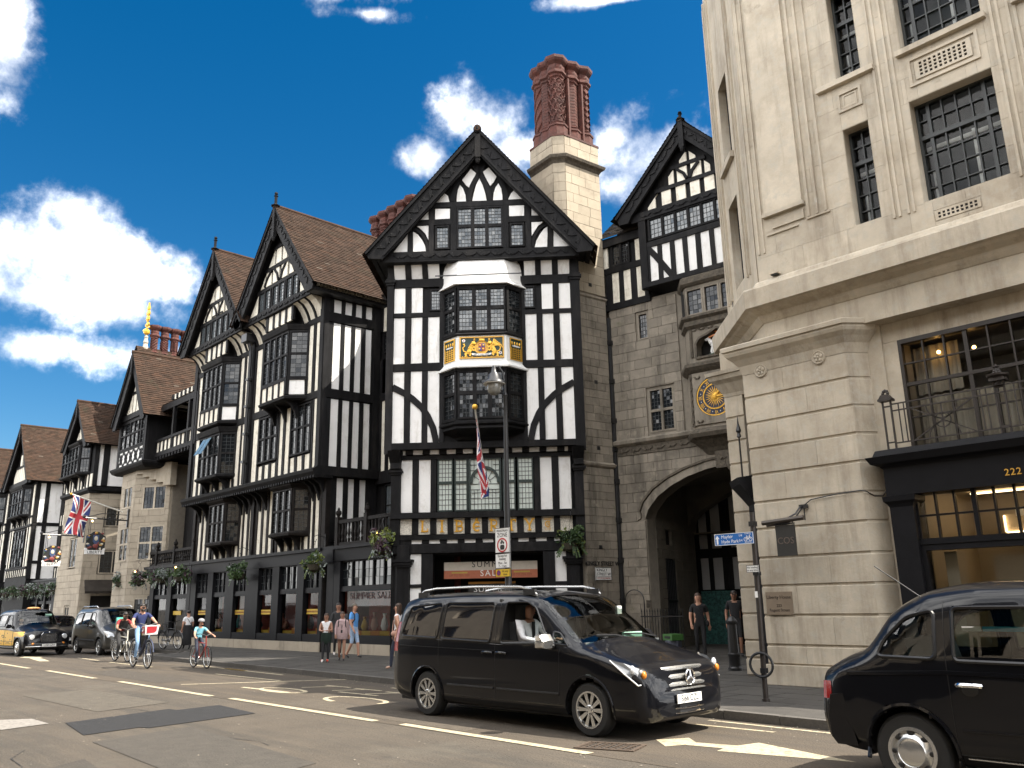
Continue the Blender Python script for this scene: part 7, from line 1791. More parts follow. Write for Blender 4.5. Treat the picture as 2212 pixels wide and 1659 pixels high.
for P in (w_drv, w_qtr, w_mid, w_rear): V.trim(t, 'window_seal', SEAL, P, .028)
V.trim(t, 'chrome_strip', CHROME, [(-1.62, 1.135), (-2.6, 1.105), (-3.98, 1.145), (-5.08, 1.175)], .010, close=False)
for P in ([(-2.70, .36), (-2.70, 1.73)], [(-4.03, .75), (-4.03, 1.74)], [(-1.42, .40), (-1.40, 1.08)], [(-1.42, .37), (-2.70, .35)], [(-2.70, .35), (-3.95, .36)], [(-2.70, 1.02), (-5.1, 1.05)]): V.trim(t, 'door_seam', SEAL, P, .010, off=-.001, close=False)
V.trim(t, 'side_moulding', PLAS, [(-1.42, .50), (-2.66, .50)], .03, close=False); V.trim(t, 'side_moulding', PLAS, [(-2.74, .50), (-3.8, .50)], .03, close=False)
for c in (-.9, -4.33):
 V.trim(t, 'wheel_arch_lip', CARK, [(c + .412 * cos(radians(a)), .335 + .412 * sin(radians(a))) for a in range(-12, 193, 12)], .035, close=False)
 for sg in (1, -1):
  b = MB(); b.loft([[(c + .42 * cos(radians(a)), y, .335 + .42 * sin(radians(a))) for a in range(-10, 191, 20)] for y in (sg * .55, sg * .93)], cap=False, closed=False); b.build('wheel_arch_liner', PLAS, t)
  wheel(t, c, sg * .845, .335, sg=sg)
b = MB(); b.box(-5.2, -.4, -.8, .8, .2, .26); b.build('underbody', PLAS, t)
for sg in (1, -1):      # roof rails
 pts = [(-2.05, 1.80), (-2.18, 1.875), (-2.4, 1.92), (-3.4, 1.945), (-4.4, 1.94), (-4.72, 1.91), (-4.85, 1.85)]
 MB().tube([(x, sg * .70, z) for x, z in pts], [.016, .02, .02, .02, .02, .02, .016], 8).build('roof_rail', SILV, t, True)
 for x in (-2.2, -4.75): b = MB(); b.box(x - .12, x + .12, sg * .70 - .025, sg * .70 + .025, 1.80, 1.885); b.build('rail_foot', PLAS, t)
 # door handles, mirrors
 for x in (-2.56, -2.86): yy = V.side_y(x, 1.0) + .012; b = MB(); b.tube([(x - .11, sg * yy, .99), (x - .07, sg * (yy + .025), 1.0), (x + .07, sg * (yy + .025), 1.0), (x + .11, sg * yy, .99)], .018, 6); b.build('door_handle', CARK, t, True)
 b = MB(); yy = .93
 b.loft([[(-1.55 + dx * k, sg * (yy + .02 + q), 1.17 + dz * k) for dx, dz in ((-.06, -.09), (.09, -.08), (.12, .02), (.06, .1), (-.06, .1))] for q, k in ((.03, .5), (.08, 1.0), (.2, 1.05), (.27, .8), (.29, .3))]); b.build('door_mirror', SILV if sg < 0 else CARK, t, True)
 b = MB(); b.tube([(-1.5, sg * .92, 1.10), (-1.52, sg * 1.0, 1.13)], .03, 6); b.build('mirror_arm', PLAS, t)
 # headlights
 pts = [(-.09, .62, .70), (-.14, .86, .66), (-.30, .93, .80), (-.52, .955, .955), (-.34, .905, .93), (-.19, .80, .865), (-.11, .66, .80)]
 c = Vector((-.22, .81, .80))
 b = MB(); i = [b.av((p[0] + .02, sg * (p[1] + .012), p[2])) for p in pts] + [b.av((c.x + .075, sg * (c.y + .055), c.z))]
 n = len(pts)
 for k in range(n): b.face((i[k], i[(k + 1) % n], i[n]) if sg < 0 else (i[(k + 1) % n], i[k], i[n]))
 hl = b.build('headlight', mat('smoked lamp housing', (.26, .27, .28), .06, var=0, spec=.9), t)
 for p, r, m_ in (((-.235, .86, .85), .055, LAMP), ((-.13, .765, .785), .05, AMB)): b = MB(); b.ball((p[0] + .04, sg * (p[1] + .035), p[2]), (.03, r * .8, r), 10); b.build('lamp', m_, hl, True)
 b = MB(); b.tube([(-.06, sg * .67, .69), (-.12, sg * .89, .665), (-.29, sg * .955, .81), (-.5, sg * .965, .955)], .012, 6); b.build('lamp_strip', SILV, hl)
 b = MB(); b.ball((-.1, sg * .72, .40), (.03, .06, .055), 10); b.build('fog_lamp', LAMP, t, True)
 tail(t, V, sg, ((-5.14, .006), (-5.25, .012), (-5.31, .012), (-5.2, -.05)), (.95, 1.1, 1.25, 1.42))
# grille with star badge
b = MB()
for z0, z1, y in ((.62, .86, .60),): b.loft([[(-.02 - .11 * (abs(q) / .6) ** 2 - (z - .62) * .28, q, z) for q in (-.62, -.4, -.2, 0, .2, .4, .62)] for z in (.58, .70, .86)], cap=False, closed=False)
b.build('grille', PLAS, t)
for z, h in ((.835, .032), (.735, .034), (.645, .03), (.585, .014)):
 b = MB(); rings = []
 for q in [k * .062 - .62 for k in range(21)]:
  x = .012 - .11 * (abs(q) / .6) ** 2 - (z - .62) * .28; zz = z - .025 * (abs(q) / .6) ** 2
  rings.append([(x, q, zz - h), (x + .02, q, zz - h * .4), (x + .02, q, zz + h * .4), (x, q, zz + h)])
 b.loft(rings); b.build('grille_bar', SILV, t)
bz = .725; b = MB(); b.lathe([(.095, .0), (.105, .012), (.095, .024), (.085, .012)], (.02, 0, bz), 28, 0, 'x')
for k in range(3):
 a = pi / 2 + 2 * pi * k / 3; ca, sa = cos(a), sin(a)
 b.loft([[(.03, -sa * -.02, bz + ca * -.02), (.045, 0, bz), (.03, -sa * .02, bz - 0 + ca * .02 * 0)], [(.03, ca * .09, bz + sa * .09), (.036, ca * .09, bz + sa * .09), (.03, ca * .088, bz + sa * .092)]]) if 0 else b.tube([(.03, 0, bz), (.03, ca * .09, bz + sa * .09)], [.022, .006], 5)
b.build('badge', CHROME, t, 40)
b = MB()
for z in (.30, .355): b.tube([(-.0 - .10 * (abs(q) / .6) ** 2 + .02, q, z) for q in [k * .1 - .6 for k in range(13)]], .009, 5)
b.build('bumper_trim', CHROME, t); b = MB(); b.loft([[(.014 - .12 * (abs(q) / .66) ** 2, q, z) for q in [k * .13 - .65 for k in range(11)]] for z in (.28, .40)], cap=False, closed=False); b.build('air_intake', PLAS, t)
plate(t, 'SJ66 OZL', .03, -.05, .47, 1)
for y in (-.15, .45): b = MB(); b.tube([(-1.02, y + .25, 1.19), (-1.07, y, 1.235), (-1.12, y - .35, 1.245)], .011, 5); b.build('wiper', PLAS, t)
# cabin
b = MB(); b.box(-5.0, -1.05, -.8, .8, .5, .62); b.box(-2.75, -2.7, -.8, .8, .62, 1.75); b.build('cabin_floor', CABIN, t)
b = MB(); b.prism([(-1.05, .9), (-1.05, 1.16), (-1.5, 1.10), (-1.5, .7)], -.8, .8); b.build('dashboard', mat('grey dashboard', (.12, .13, .13), .6), t)
for y in (-.42, .42):
 b = MB(); b.prism([(-2.0, .62), (-2.0, .88), (-2.5, .84), (-2.62, 1.42), (-2.74, 1.42), (-2.65, .62)], y - .24, y + .24); b.box(-2.74, -2.62, y - .12, y + .12, 1.45, 1.66); b.build('front_seat', SEAT, t)
b = MB(); b.lathe([(.17, -.012), (.19, .0), (.17, .012), (.155, .0)], (0, 0, 0), 20, 0, 'x'); o = b.build('steering_wheel', CABIN, t); o.matrix_local = Matrix.Translation((-1.72, -.42, 1.10)) @ Matrix.Rotation(radians(25), 4, 'Y')
b = MB(); b.box(-1.16, -1.12, .1, .5, 1.19, 1.26); b.build('windscreen_notice', mat('pale green permit', (.45, .72, .58), .6), t)
b = MB(); b.box(-1.7, -1.66, .62, .72, 1.5, 1.62); b.build('windscreen_sticker', WHT, t)
# ---- london style taxi
TS = [(0.0, sec((0, .30), (.40, .30), (.55, .34), (.60, .42), (.58, .52), (.5, .6), (.4, .64), (.25, .66), (0, .67))),
      (-.06, sec((0, .27), (.6, .27), (.76, .32), (.79, .45), (.78, .62), (.66, .78), (.46, .86), (.3, .90), (0, .92))),
      (-.22, sec((0, .25), (.7, .25), (.83, .32), (.86, .5), (.85, .72), (.76, .88), (.55, .95), (.35, 1.00), (0, 1.02))),
      (-.75, sec((0, .25), (.74, .25), (.85, .34), (.88, .6), (.87, .84), (.78, .97), (.60, 1.03), (.38, 1.10), (0, 1.13))),
      (-1.20, sec((0, .25), (.74, .25), (.85, .36), (.87, .6), (.87, .92), (.80, 1.05), (.70, 1.12), (.42, 1.19), (0, 1.21))),
      (-1.55, sec((0, .25), (.74, .25), (.85, .36), (.87, .6), (.87, .98), (.79, 1.30), (.70, 1.44), (.42, 1.50), (0, 1.51))),
      (-1.82, sec((0, .25), (.74, .25), (.85, .36), (.87, .6), (.87, 1.02), (.75, 1.56), (.65, 1.70), (.42, 1.77), (0, 1.78))),
      (-2.2, sec((0, .25), (.74, .25), (.85, .36), (.87, .6), (.87, 1.05), (.75, 1.60), (.66, 1.74), (.42, 1.80), (0, 1.815))),
      (-3.0, sec((0, .25), (.74, .25), (.85, .36), (.87, .6), (.87, 1.07), (.75, 1.59), (.66, 1.73), (.42, 1.80), (0, 1.815))),
      (-3.45, sec((0, .25), (.74, .25), (.86, .36), (.885, .6), (.875, 1.07), (.75, 1.55), (.65, 1.68), (.42, 1.745), (0, 1.76))),
      (-3.80, sec((0, .26), (.74, .26), (.86, .36), (.885, .62), (.865, 1.06), (.74, 1.40), (.62, 1.52), (.40, 1.575), (0, 1.59))),
      (-4.08, sec((0, .28), (.72, .28), (.845, .38), (.87, .62), (.855, 1.04), (.74, 1.16), (.60, 1.21), (.38, 1.245), (0, 1.255))),
      (-4.30, sec((0, .30), (.70, .30), (.81, .40), (.845, .62), (.82, .98), (.71, 1.08), (.58, 1.12), (.36, 1.14), (0, 1.145))),
      (-4.50, sec((0, .34), (.62, .34), (.74, .42), (.775, .60), (.73, .92), (.64, .99), (.52, 1.02), (.32, 1.035), (0, 1.04))),
      (-4.56, sec((0, .40), (.52, .40), (.64, .46), (.68, .60), (.62, .82), (.54, .88), (.44, .90), (.28, .91), (0, .915)))]
T4 = Car(TS, .034); T4.wz = .34
q_r = rpoly([(-3.36, 1.14), (-3.90, 1.15), (-3.83, 1.30), (-3.62, 1.50), (-3.36, 1.56)], .06)
q_d = rpoly([(-2.36, 1.12), (-3.20, 1.13), (-3.20, 1.58), (-2.36, 1.58)], .05)
q_f = rpoly([(-1.56, 1.10), (-2.20, 1.12), (-2.20, 1.58), (-1.90, 1.56)], .05)
TAXG = mat('slightly tinted glass', (.015, .017, .017), .03, var=0, spec=.9)
def ttop(x, y, z):
 if -1.80 < x < -1.20 and y < .74 - .12 * (-x - 1.2) / .6 and z > 1.17 + (-x - 1.2) * .3: return 'windscreen'
 if -4.04 < x < -3.60 and y < .60 and z > 1.255: return 'rear_window'
def make_taxi(Wm, label, adv=False):
 t = thing('taxi', label, 'taxi', Wm, 'taxis in the street')
 o = T4.build(t, {'body': CARK, 'windscreen': CGL, 'rear_window': TAXG, 'side_window_a': CGL, 'side_window_b': CGL, 'side_window_c': CGL}, {'side_window_a': q_r, 'side_window_b': q_d, 'side_window_c': q_f}, (-.78, -3.665), .39, ttop)
 for k, q in o.items():
  if k[0].startswith('side_window'): q.name = 'side_window'
 for P in (q_r, q_d, q_f): T4.trim(t, 'window_seal', SEAL, P, .034)
 for P in ([(-3.26, .42), (-3.28, 1.64)], [(-2.28, .36), (-2.28, 1.64)], [(-1.36, .36), (-1.36, 1.05)], [(-1.36, .36), (-3.26, .36)]): T4.trim(t, 'door_seam', SEAL, P, .011, off=-.001, close=False)
 T4.trim(t, 'belt_crease', CARK, [(-.9, .93), (-2.2, 1.02), (-3.3, 1.03), (-4.2, .985)], .05, off=-.012, close=False)
 T4.trim(t, 'sill_strip', SILV, [(-1.25, .33), (-3.2, .33)], .014, close=False); T4.trim(t, 'side_moulding', CARK, [(-1.3, .56), (-3.2, .56)], .02, close=False)
 for c in (-.78, -3.665):
  T4.trim(t, 'wheel_arch_lip', CARK, [(c + .40 * cos(radians(a)), .34 + .40 * sin(radians(a))) for a in range(-12, 193, 12)], .04, close=False)
  for sg in (1, -1):
   b = MB(); b.loft([[(c + .405 * cos(radians(a)), y, .34 + .405 * sin(radians(a))) for a in range(-10, 191, 20)] for y in (sg * .5, sg * .85)], cap=False, closed=False); b.build('wheel_arch_liner', PLAS, t)
   wheel(t, c, sg * .765, .335, sg=sg, style='cap', w=.19, rr=.215)
 for sg in (1, -1):
  yy = T4.side_y(-3.1, .93) + .015; b = MB(); b.tube([(-3.2, sg * yy, .93), (-3.17, sg * (yy + .03), .935), (-3.03, sg * (yy + .03), .935), (-3.0, sg * yy, .93)], .02, 6); b.build('door_handle', CHROME, t, True)
  b = MB(); b.ball((-3.1, sg * (yy - .012), .89), (.07, .008, .05), 10); b.build('handle_recess', PLAS, t)
  b = MB(); b.lathe([(.105, -.16), (.105, -.05), (.09, -.03), (.0, -.015)], (-.0, sg * .60, .72), 20, 0, 'x'); h = b.build('headlight', LAMP, t, 40)
  b = MB(); b.lathe([(.118, -.1), (.118, -.05), (.104, -.045)], (0, sg * .60, .72), 20, 0, 'x'); b.build('headlight_ring', CHROME, h)
  b = MB(); b.ball((.0, sg * .56, .47), (.03, .06, .045), 8); b.build('indicator', AMB, t, True)
  b = MB(); b.loft([[(-1.66 + dx * k, sg * (.86 + q), 1.14 + dz * k) for dx, dz in ((-.05, -.08), (.07, -.07), (.07, .07), (-.05, .08))] for q, k in ((.0, .4), (.06, 1.0), (.17, 1.0), (.2, .5))]); b.build('door_mirror', CARK, t, True)
  tail(t, T4, sg, ((-4.40, .006), (-4.46, .01), (-4.5, .01), (-4.44, -.04)), (.74, .80, .86, .90))
 b = MB(); b.loft([[(-.02 - .03 * (z - .6), -w_, z), (.025 - .10 * (z - .6), -w_ + .02, z), (.025 - .1 * (z - .6), w_ - .02, z), (-.02 - .03 * (z - .6), w_, z)] for z, w_ in ((.52, .26), (.62, .29), (.80, .28), (.86, .24))]); g = b.build('grille', PLAS, t)
 b = MB(); b.tube([(.02, -.27, .54), (.03, -.3, .64), (.012, -.29, .8), (.0, -.22, .88), (.0, .22, .88), (.012, .29, .8), (.03, .3, .64), (.02, .27, .54)], .012, 6); b.build('grille_surround', CHROME, g)
 b = MB()
 for k in range(12): b.box(.0, .032, -.25 + k * .0445, -.242 + k * .0445, .55, .84)
 b.ball((.02, 0, .9), (.02, .03, .03), 6); b.build('grille_bar', SILV, g)
 # bumpers
 b = MB(); b.loft([[(.05 - .16 * (abs(q) / .8) ** 3 + d, q, z) for d, z in ((0, .30), (.03, .34), (.03, .46), (0, .5), (-.2, .5), (-.2, .3))] for q in [k * .16 - .8 for k in range(11)]]); b.build('front_bumper', PLAS, t, 40)
 b = MB(); b.tube([(.085 - .16 * (abs(q) / .8) ** 3, q, .37) for q in [k * .16 - .8 for k in range(11)]], .01, 5); b.build('bumper_strip', CHROME, t)
 b = MB(); b.loft([[(-4.56 + .2 * (abs(q) / .86) ** 3 - d, q, z) for d, z in ((0, .34), (.05, .40), (.06, .60), (.03, .78), (-.1, .80), (-.2, .34))] for q in [k * .17 - .85 for k in range(11)]]); b.build('rear_bumper', CARK, t, 40)
 b = MB(); b.tube([(-3.6, .45, .26), (-4.2, .48, .24), (-4.52, .5, .27)], .03, 6); b.build('exhaust_pipe', IRON, t)
 b = MB(); b.ball((-1.98, 0, 1.83), (.10, .27, .055), 12); o2 = b.build('roof_sign', mat('amber roof sign', (.45, .24, .10), .35), t, True); text('lettering', 'TAXI', LETT, o2, Matrix.Rotation(radians(90), 4, 'Z'), 0, -(-1.98 + .105) - .0 if 0 else 1.865, 1.825, .07, .002)
 b = MB(); b.tube([(-3.5, -.58, 1.66), (-3.92, -.60, 1.98)], .006, 5); b.build('aerial', PLAS, t)
 b = MB(); b.box(-4.0, -1.3, -.72, .72, .42, .5); b.build('cabin_floor', CABIN, t)
 b = MB(); b.prism([(-1.28, .8), (-1.28, 1.15), (-1.6, 1.08), (-1.6, .7)], -.7, .7); b.build('dashboard', CABIN, t)
 b = MB(); b.prism([(-3.25, .5), (-3.25, .85), (-3.6, .82), (-3.72, 1.3), (-3.85, 1.3), (-3.75, .5)], -.62, .62); b.box(-3.82, -3.74, -.5, -.2, 1.3, 1.47).box(-3.82, -3.74, .2, .5, 1.3, 1.47); b.build('rear_seat', SEAT, t)
 b = MB(); b.prism([(-1.75, .5), (-1.75, .85), (-2.15, .8), (-2.22, 1.25), (-2.32, 1.25), (-2.3, .5)], -.66, -.12); b.build('driver_seat', SEAT, t)
 b = MB(); b.box(-2.36, -2.33, -.72, .72, .5, 1.15); b.build('partition', CABIN, t)
 return t
tx = make_taxi(frame(.20, 8.98, 0, 0), 'black taxi cropped by the right edge, seen from its rear wheel side')
b = MB(); b.box(-2.95, -2.38, -.80, -.795, 1.38, 1.42); o = b.build('window_sticker', mat('cyan sticker', (.05, .42, .62), .5), tx); MB().box(-3.12, -2.96, -.80, -.795, 1.38, 1.42).build('sticker_end', WHT, o)
ty = make_taxi(frame(-37.9, 10.3, 0, 5), 'black taxi with yellow advertising on its wing and doors, facing along the street')
YAD = mat('yellow advert wrap', (.80, .46, .02), .4, var=0)
for sg in (1, -1):
 b = MB()
 def quad(x0, x1, z0, z1):
  n = max(2, int(abs(x1 - x0) / .08)); m = 5
  for i in range(n):
   for j in range(m):
    P = []
    for u, v in ((i, j), (i + 1, j), (i + 1, j + 1), (i, j + 1)):
     x = x0 + (x1 - x0) * u / n; z = z0 + (z1 - z0) * v / m; P.append((x, sg * (T4.side_y(x, z) + .006), z))
    b.poly(P)
 quad(-.42, -1.33, .74, .93); quad(-1.38, -2.26, .40, .98); quad(-2.30, -3.24, .40, .99); quad(-.30, -.42, .76, .86); quad(-1.2, -1.33, .42, .74)
 o = b.build('advert_panel', YAD, ty); 
 b = MB()
 for k in range(26):
  x, z = random.uniform(-3.1, -1.5), random.uniform(.45, .95); q = random.uniform(.03, .09); yq = T4.side_y(x, z) + .009
  b.poly([(x, sg * yq, z), (x - q, sg * yq, z), (x - q, sg * yq, z + .04), (x, sg * yq, z + .04)])
 b.build('advert_print', LETT, o, kind='stuff')
plate(ty, 'LL58 GZH', .10, .0, .405, 1)
b = MB(); b.box(-1.62, -1.60, .35, .6, 1.5, 1.6); b.build('windscreen_permit', mat('pale green permit', (.45, .72, .58), .6), ty)
# ---- grey small people carrier and dark car
MS = [(0.0, sec((0, .30), (.45, .30), (.58, .34), (.62, .42), (.62, .5), (.58, .56), (.46, .6), (.28, .62), (0, .63))),
      (-.07, sec((0, .24), (.62, .24), (.76, .30), (.79, .44), (.78, .66), (.72, .78), (.58, .84), (.36, .87), (0, .88))),
      (-.3, sec((0, .22), (.74, .22), (.86, .30), (.88, .5), (.87, .78), (.80, .90), (.64, .96), (.4, .99), (0, 1.0))),
      (-.8, sec((0, .22), (.78, .22), (.89, .32), (.905, .6), (.895, .93), (.82, 1.05), (.68, 1.11), (.4, 1.16), (0, 1.17))),
      (-1.15, sec((0, .22), (.78, .22), (.89, .32), (.905, .6), (.9, .98), (.81, 1.27), (.70, 1.36), (.4, 1.42), (0, 1.43))),
      (-1.62, sec((0, .22), (.78, .22), (.89, .32), (.905, .6), (.9, 1.02), (.76, 1.58), (.66, 1.71), (.4, 1.76), (0, 1.77))),
      (-2.2, sec((0, .22), (.78, .22), (.89, .32), (.905, .6), (.9, 1.05), (.77, 1.64), (.67, 1.77), (.4, 1.82), (0, 1.83))),
      (-3.9, sec((0, .22), (.78, .22), (.89, .32), (.905, .6), (.9, 1.06), (.77, 1.62), (.67, 1.75), (.4, 1.79), (0, 1.80))),
      (-4.28, sec((0, .28), (.74, .28), (.85, .36), (.87, .6), (.86, 1.04), (.74, 1.52), (.64, 1.62), (.4, 1.66), (0, 1.67))),
      (-4.36, sec((0, .36), (.66, .36), (.78, .44), (.81, .6), (.79, 1.0), (.68, 1.36), (.58, 1.44), (.36, 1.48), (0, 1.49)))]
def make_mpv(name, Wm, label, cat, paint, hs_=1.0, silver=True, rail_=True):
 st = [(x, [(y, .22 + (z - .22) * hs_) for y, z in S]) for x, S in MS]
 c = Car(st, .045); c.wz = .32
 zz = lambda z: .22 + (z - .22) * hs_
 t = thing(name, label, cat, Wm)
 wf = rpoly([(-1.42, zz(1.1)), (-2.1, zz(1.1)), (-2.1, zz(1.62)), (-1.78, zz(1.6))], .06); wm = rpoly([(-2.2, zz(1.1)), (-3.1, zz(1.12)), (-3.1, zz(1.62)), (-2.2, zz(1.62))], .06); wr_ = rpoly([(-3.2, zz(1.14)), (-4.0, zz(1.16)), (-3.92, zz(1.55)), (-3.2, zz(1.6))], .08)
 def tp(x, y, z):
  if -1.60 < x < -.86 and y < .76 - .12 * (-x - .86) / .75 and z > zz(1.12) + (-x - .86) * .3: return 'windscreen'
 o = c.build(t, {'body': paint, 'windscreen': CGL, 'side_window_a': TNT, 'side_window_b': TNT, 'side_window_c': TNT}, {'side_window_a': wf, 'side_window_b': wm, 'side_window_c': wr_}, (-.83, -3.55), .385, tp)
 for k, q in o.items():
  if k[0].startswith('side_window'): q.name = 'side_window'
 for P in (wf, wm, wr_): c.trim(t, 'window_seal', SEAL, P, .03)
 c.trim(t, 'side_moulding', PLAS, [(-1.3, .55), (-3.1, .55)], .06, close=False); c.trim(t, 'door_seam', SEAL, [(-2.15, .34), (-2.15, zz(1.66))], .012, off=-.001, close=False)
 for x in (-.83, -3.55):
  for sg in (1, -1):
   b = MB(); b.loft([[(x + .395 * cos(radians(a)), y, .32 + .395 * sin(radians(a))) for a in range(-10, 191, 20)] for y in (sg * .5, sg * .87)], cap=False, closed=False); b.build('wheel_arch_liner', PLAS, t)
   wheel(t, x, sg * .79, .315, sg=sg, w=.19, rr=.205)
 for sg in (1, -1):
  b = MB(); i = [b.av((p[0] + .03, sg * (p[1] + .02), zz(p[2]))) for p in ((-.06, .55, .70), (-.12, .80, .68), (-.42, .875, .92), (-.22, .74, .90), (-.1, .6, .83))]; k = b.av((-.1, sg * .80, zz(.80)))
  for q in range(5): b.face((i[q], i[(q + 1) % 5], k) if sg < 0 else (i[(q + 1) % 5], i[q], k))
  b.build('headlight', LAMP, t)
  b = MB(); b.lathe([(.085, -.05), (.085, -.0), (.07, .01)], (-.04, sg * .62, .42), 16, 0, 'x'); b.build('fog_lamp_ring', CHROME, t)
  b = MB(); b.ball((-1.5, sg * .98, zz(1.08)), (.07, .1, .08), 10); b.build('door_mirror', paint, t, True)
  if rail_: b = MB(); b.tube([(-1.9, sg * .66, zz(1.80)), (-2.1, sg * .66, zz(1.86)), (-3.7, sg * .66, zz(1.85)), (-3.9, sg * .66, zz(1.77))], .02, 6); b.build('roof_rail', SILV, t)
 if silver: b = MB(); b.box(-.10, .035, -.70, -.40, .26, .60); b.build('bumper_panel', SILV, t)
 b = MB(); b.box(-.04, .012, -.42, .42, .62, .72); b.build('grille', PLAS, t); b = MB(); b.box(-4.0, -.9, -.75, .75, .4, .5).box(-1.35, -.95, -.74, .74, .8, zz(1.1)); b.build('cabin_floor', CABIN, t)
 for y in (-.38, .38): b = MB(); b.prism([(-1.8, .5), (-1.8, .82), (-2.2, .8), (-2.3, zz(1.35)), (-2.42, zz(1.35)), (-2.35, .5)], y - .22, y + .22); b.build('front_seat', SEAT, t)
 plate(t, 'YD13 KLC' if silver else 'LR15 NWF', .03, .0, .46, 1)
 return t
make_mpv('people_carrier', frame(-35.15, 12.45, 0, 0), 'dark grey small people carrier standing at the kerb behind the cyclists', 'car', CARG)
make_mpv('parked_car', frame(-42.8, 12.35, 0, 0), 'black car mostly hidden between the taxi with yellow adverts and the grey people carrier', 'car', CARK, .82, False, False)

# ================================================================== PEOPLE AND BICYCLES
SKIN = mat('skin', (.46, .25, .17), .55, var=.06, spec=.4); SKIND = mat('tanned skin', (.30, .155, .10), .55, var=.06); HAIRD = mat('dark hair', (.014, .010, .008), .55, var=.3, scale=40); HAIRB = mat('brown hair', (.045, .024, .014), .55, var=.3, scale=40); HAIRG = mat('greying hair', (.12, .09, .065), .6, var=.3, scale=40)
def cloth(n, c): return mat(n, c, .85, var=.14, scale=14, bump=.25, bscale=30)
C = {n: cloth(n, c) for n, c in dict(navy=(.018, .028, .10), denim=(.22, .36, .56), maroon=(.22, .022, .025), black=(.012, .012, .014), sky=(.16, .42, .52), white=(.74, .74, .76), green=(.014, .03, .022), pink=(.42, .30, .30), blue=(.10, .30, .66), pale=(.36, .48, .66), mint=(.12, .55, .45), char=(.028, .028, .03), jean=(.025, .03, .05)).items()}
SHW = mat('white shoes', (.7, .66, .62), .6); SHB = mat('dark shoes', (.02, .019, .02), .6); SHR = mat('red trim', (.6, .08, .05), .6)
BASE = dict(pe=(0, 0, .94), wa=(0, 0, 1.08), ch=(.01, 0, 1.27), ne=(.0, 0, 1.45), hb=(.02, 0, 1.53), hm=(.03, 0, 1.60), ht=(.02, 0, 1.67))
for sg, q in ((1, 'l'), (-1, 'r')):
 BASE.update({'s' + q: (0, .17 * sg, 1.39), 'e' + q: (-.03, .235 * sg, 1.12), 'w' + q: (.06, .235 * sg, .88), 'h' + q: (.08, .23 * sg, .80), 'p' + q: (0, .085 * sg, .90), 'k' + q: (.02, .095 * sg, .50), 'a' + q: (-.02, .095 * sg, .085), 't' + q: (.12, .10 * sg, .035)})
RAD = dict(pe=(.125, .155), wa=(.105, .14), ch=(.12, .165), ne=(.052, .055), hb=(.072, .066), hm=(.092, .078), ht=(.066, .06), s=.066, e=.045, w=.028, h=.036, p=.085, k=.058, a=.038, t=.034)
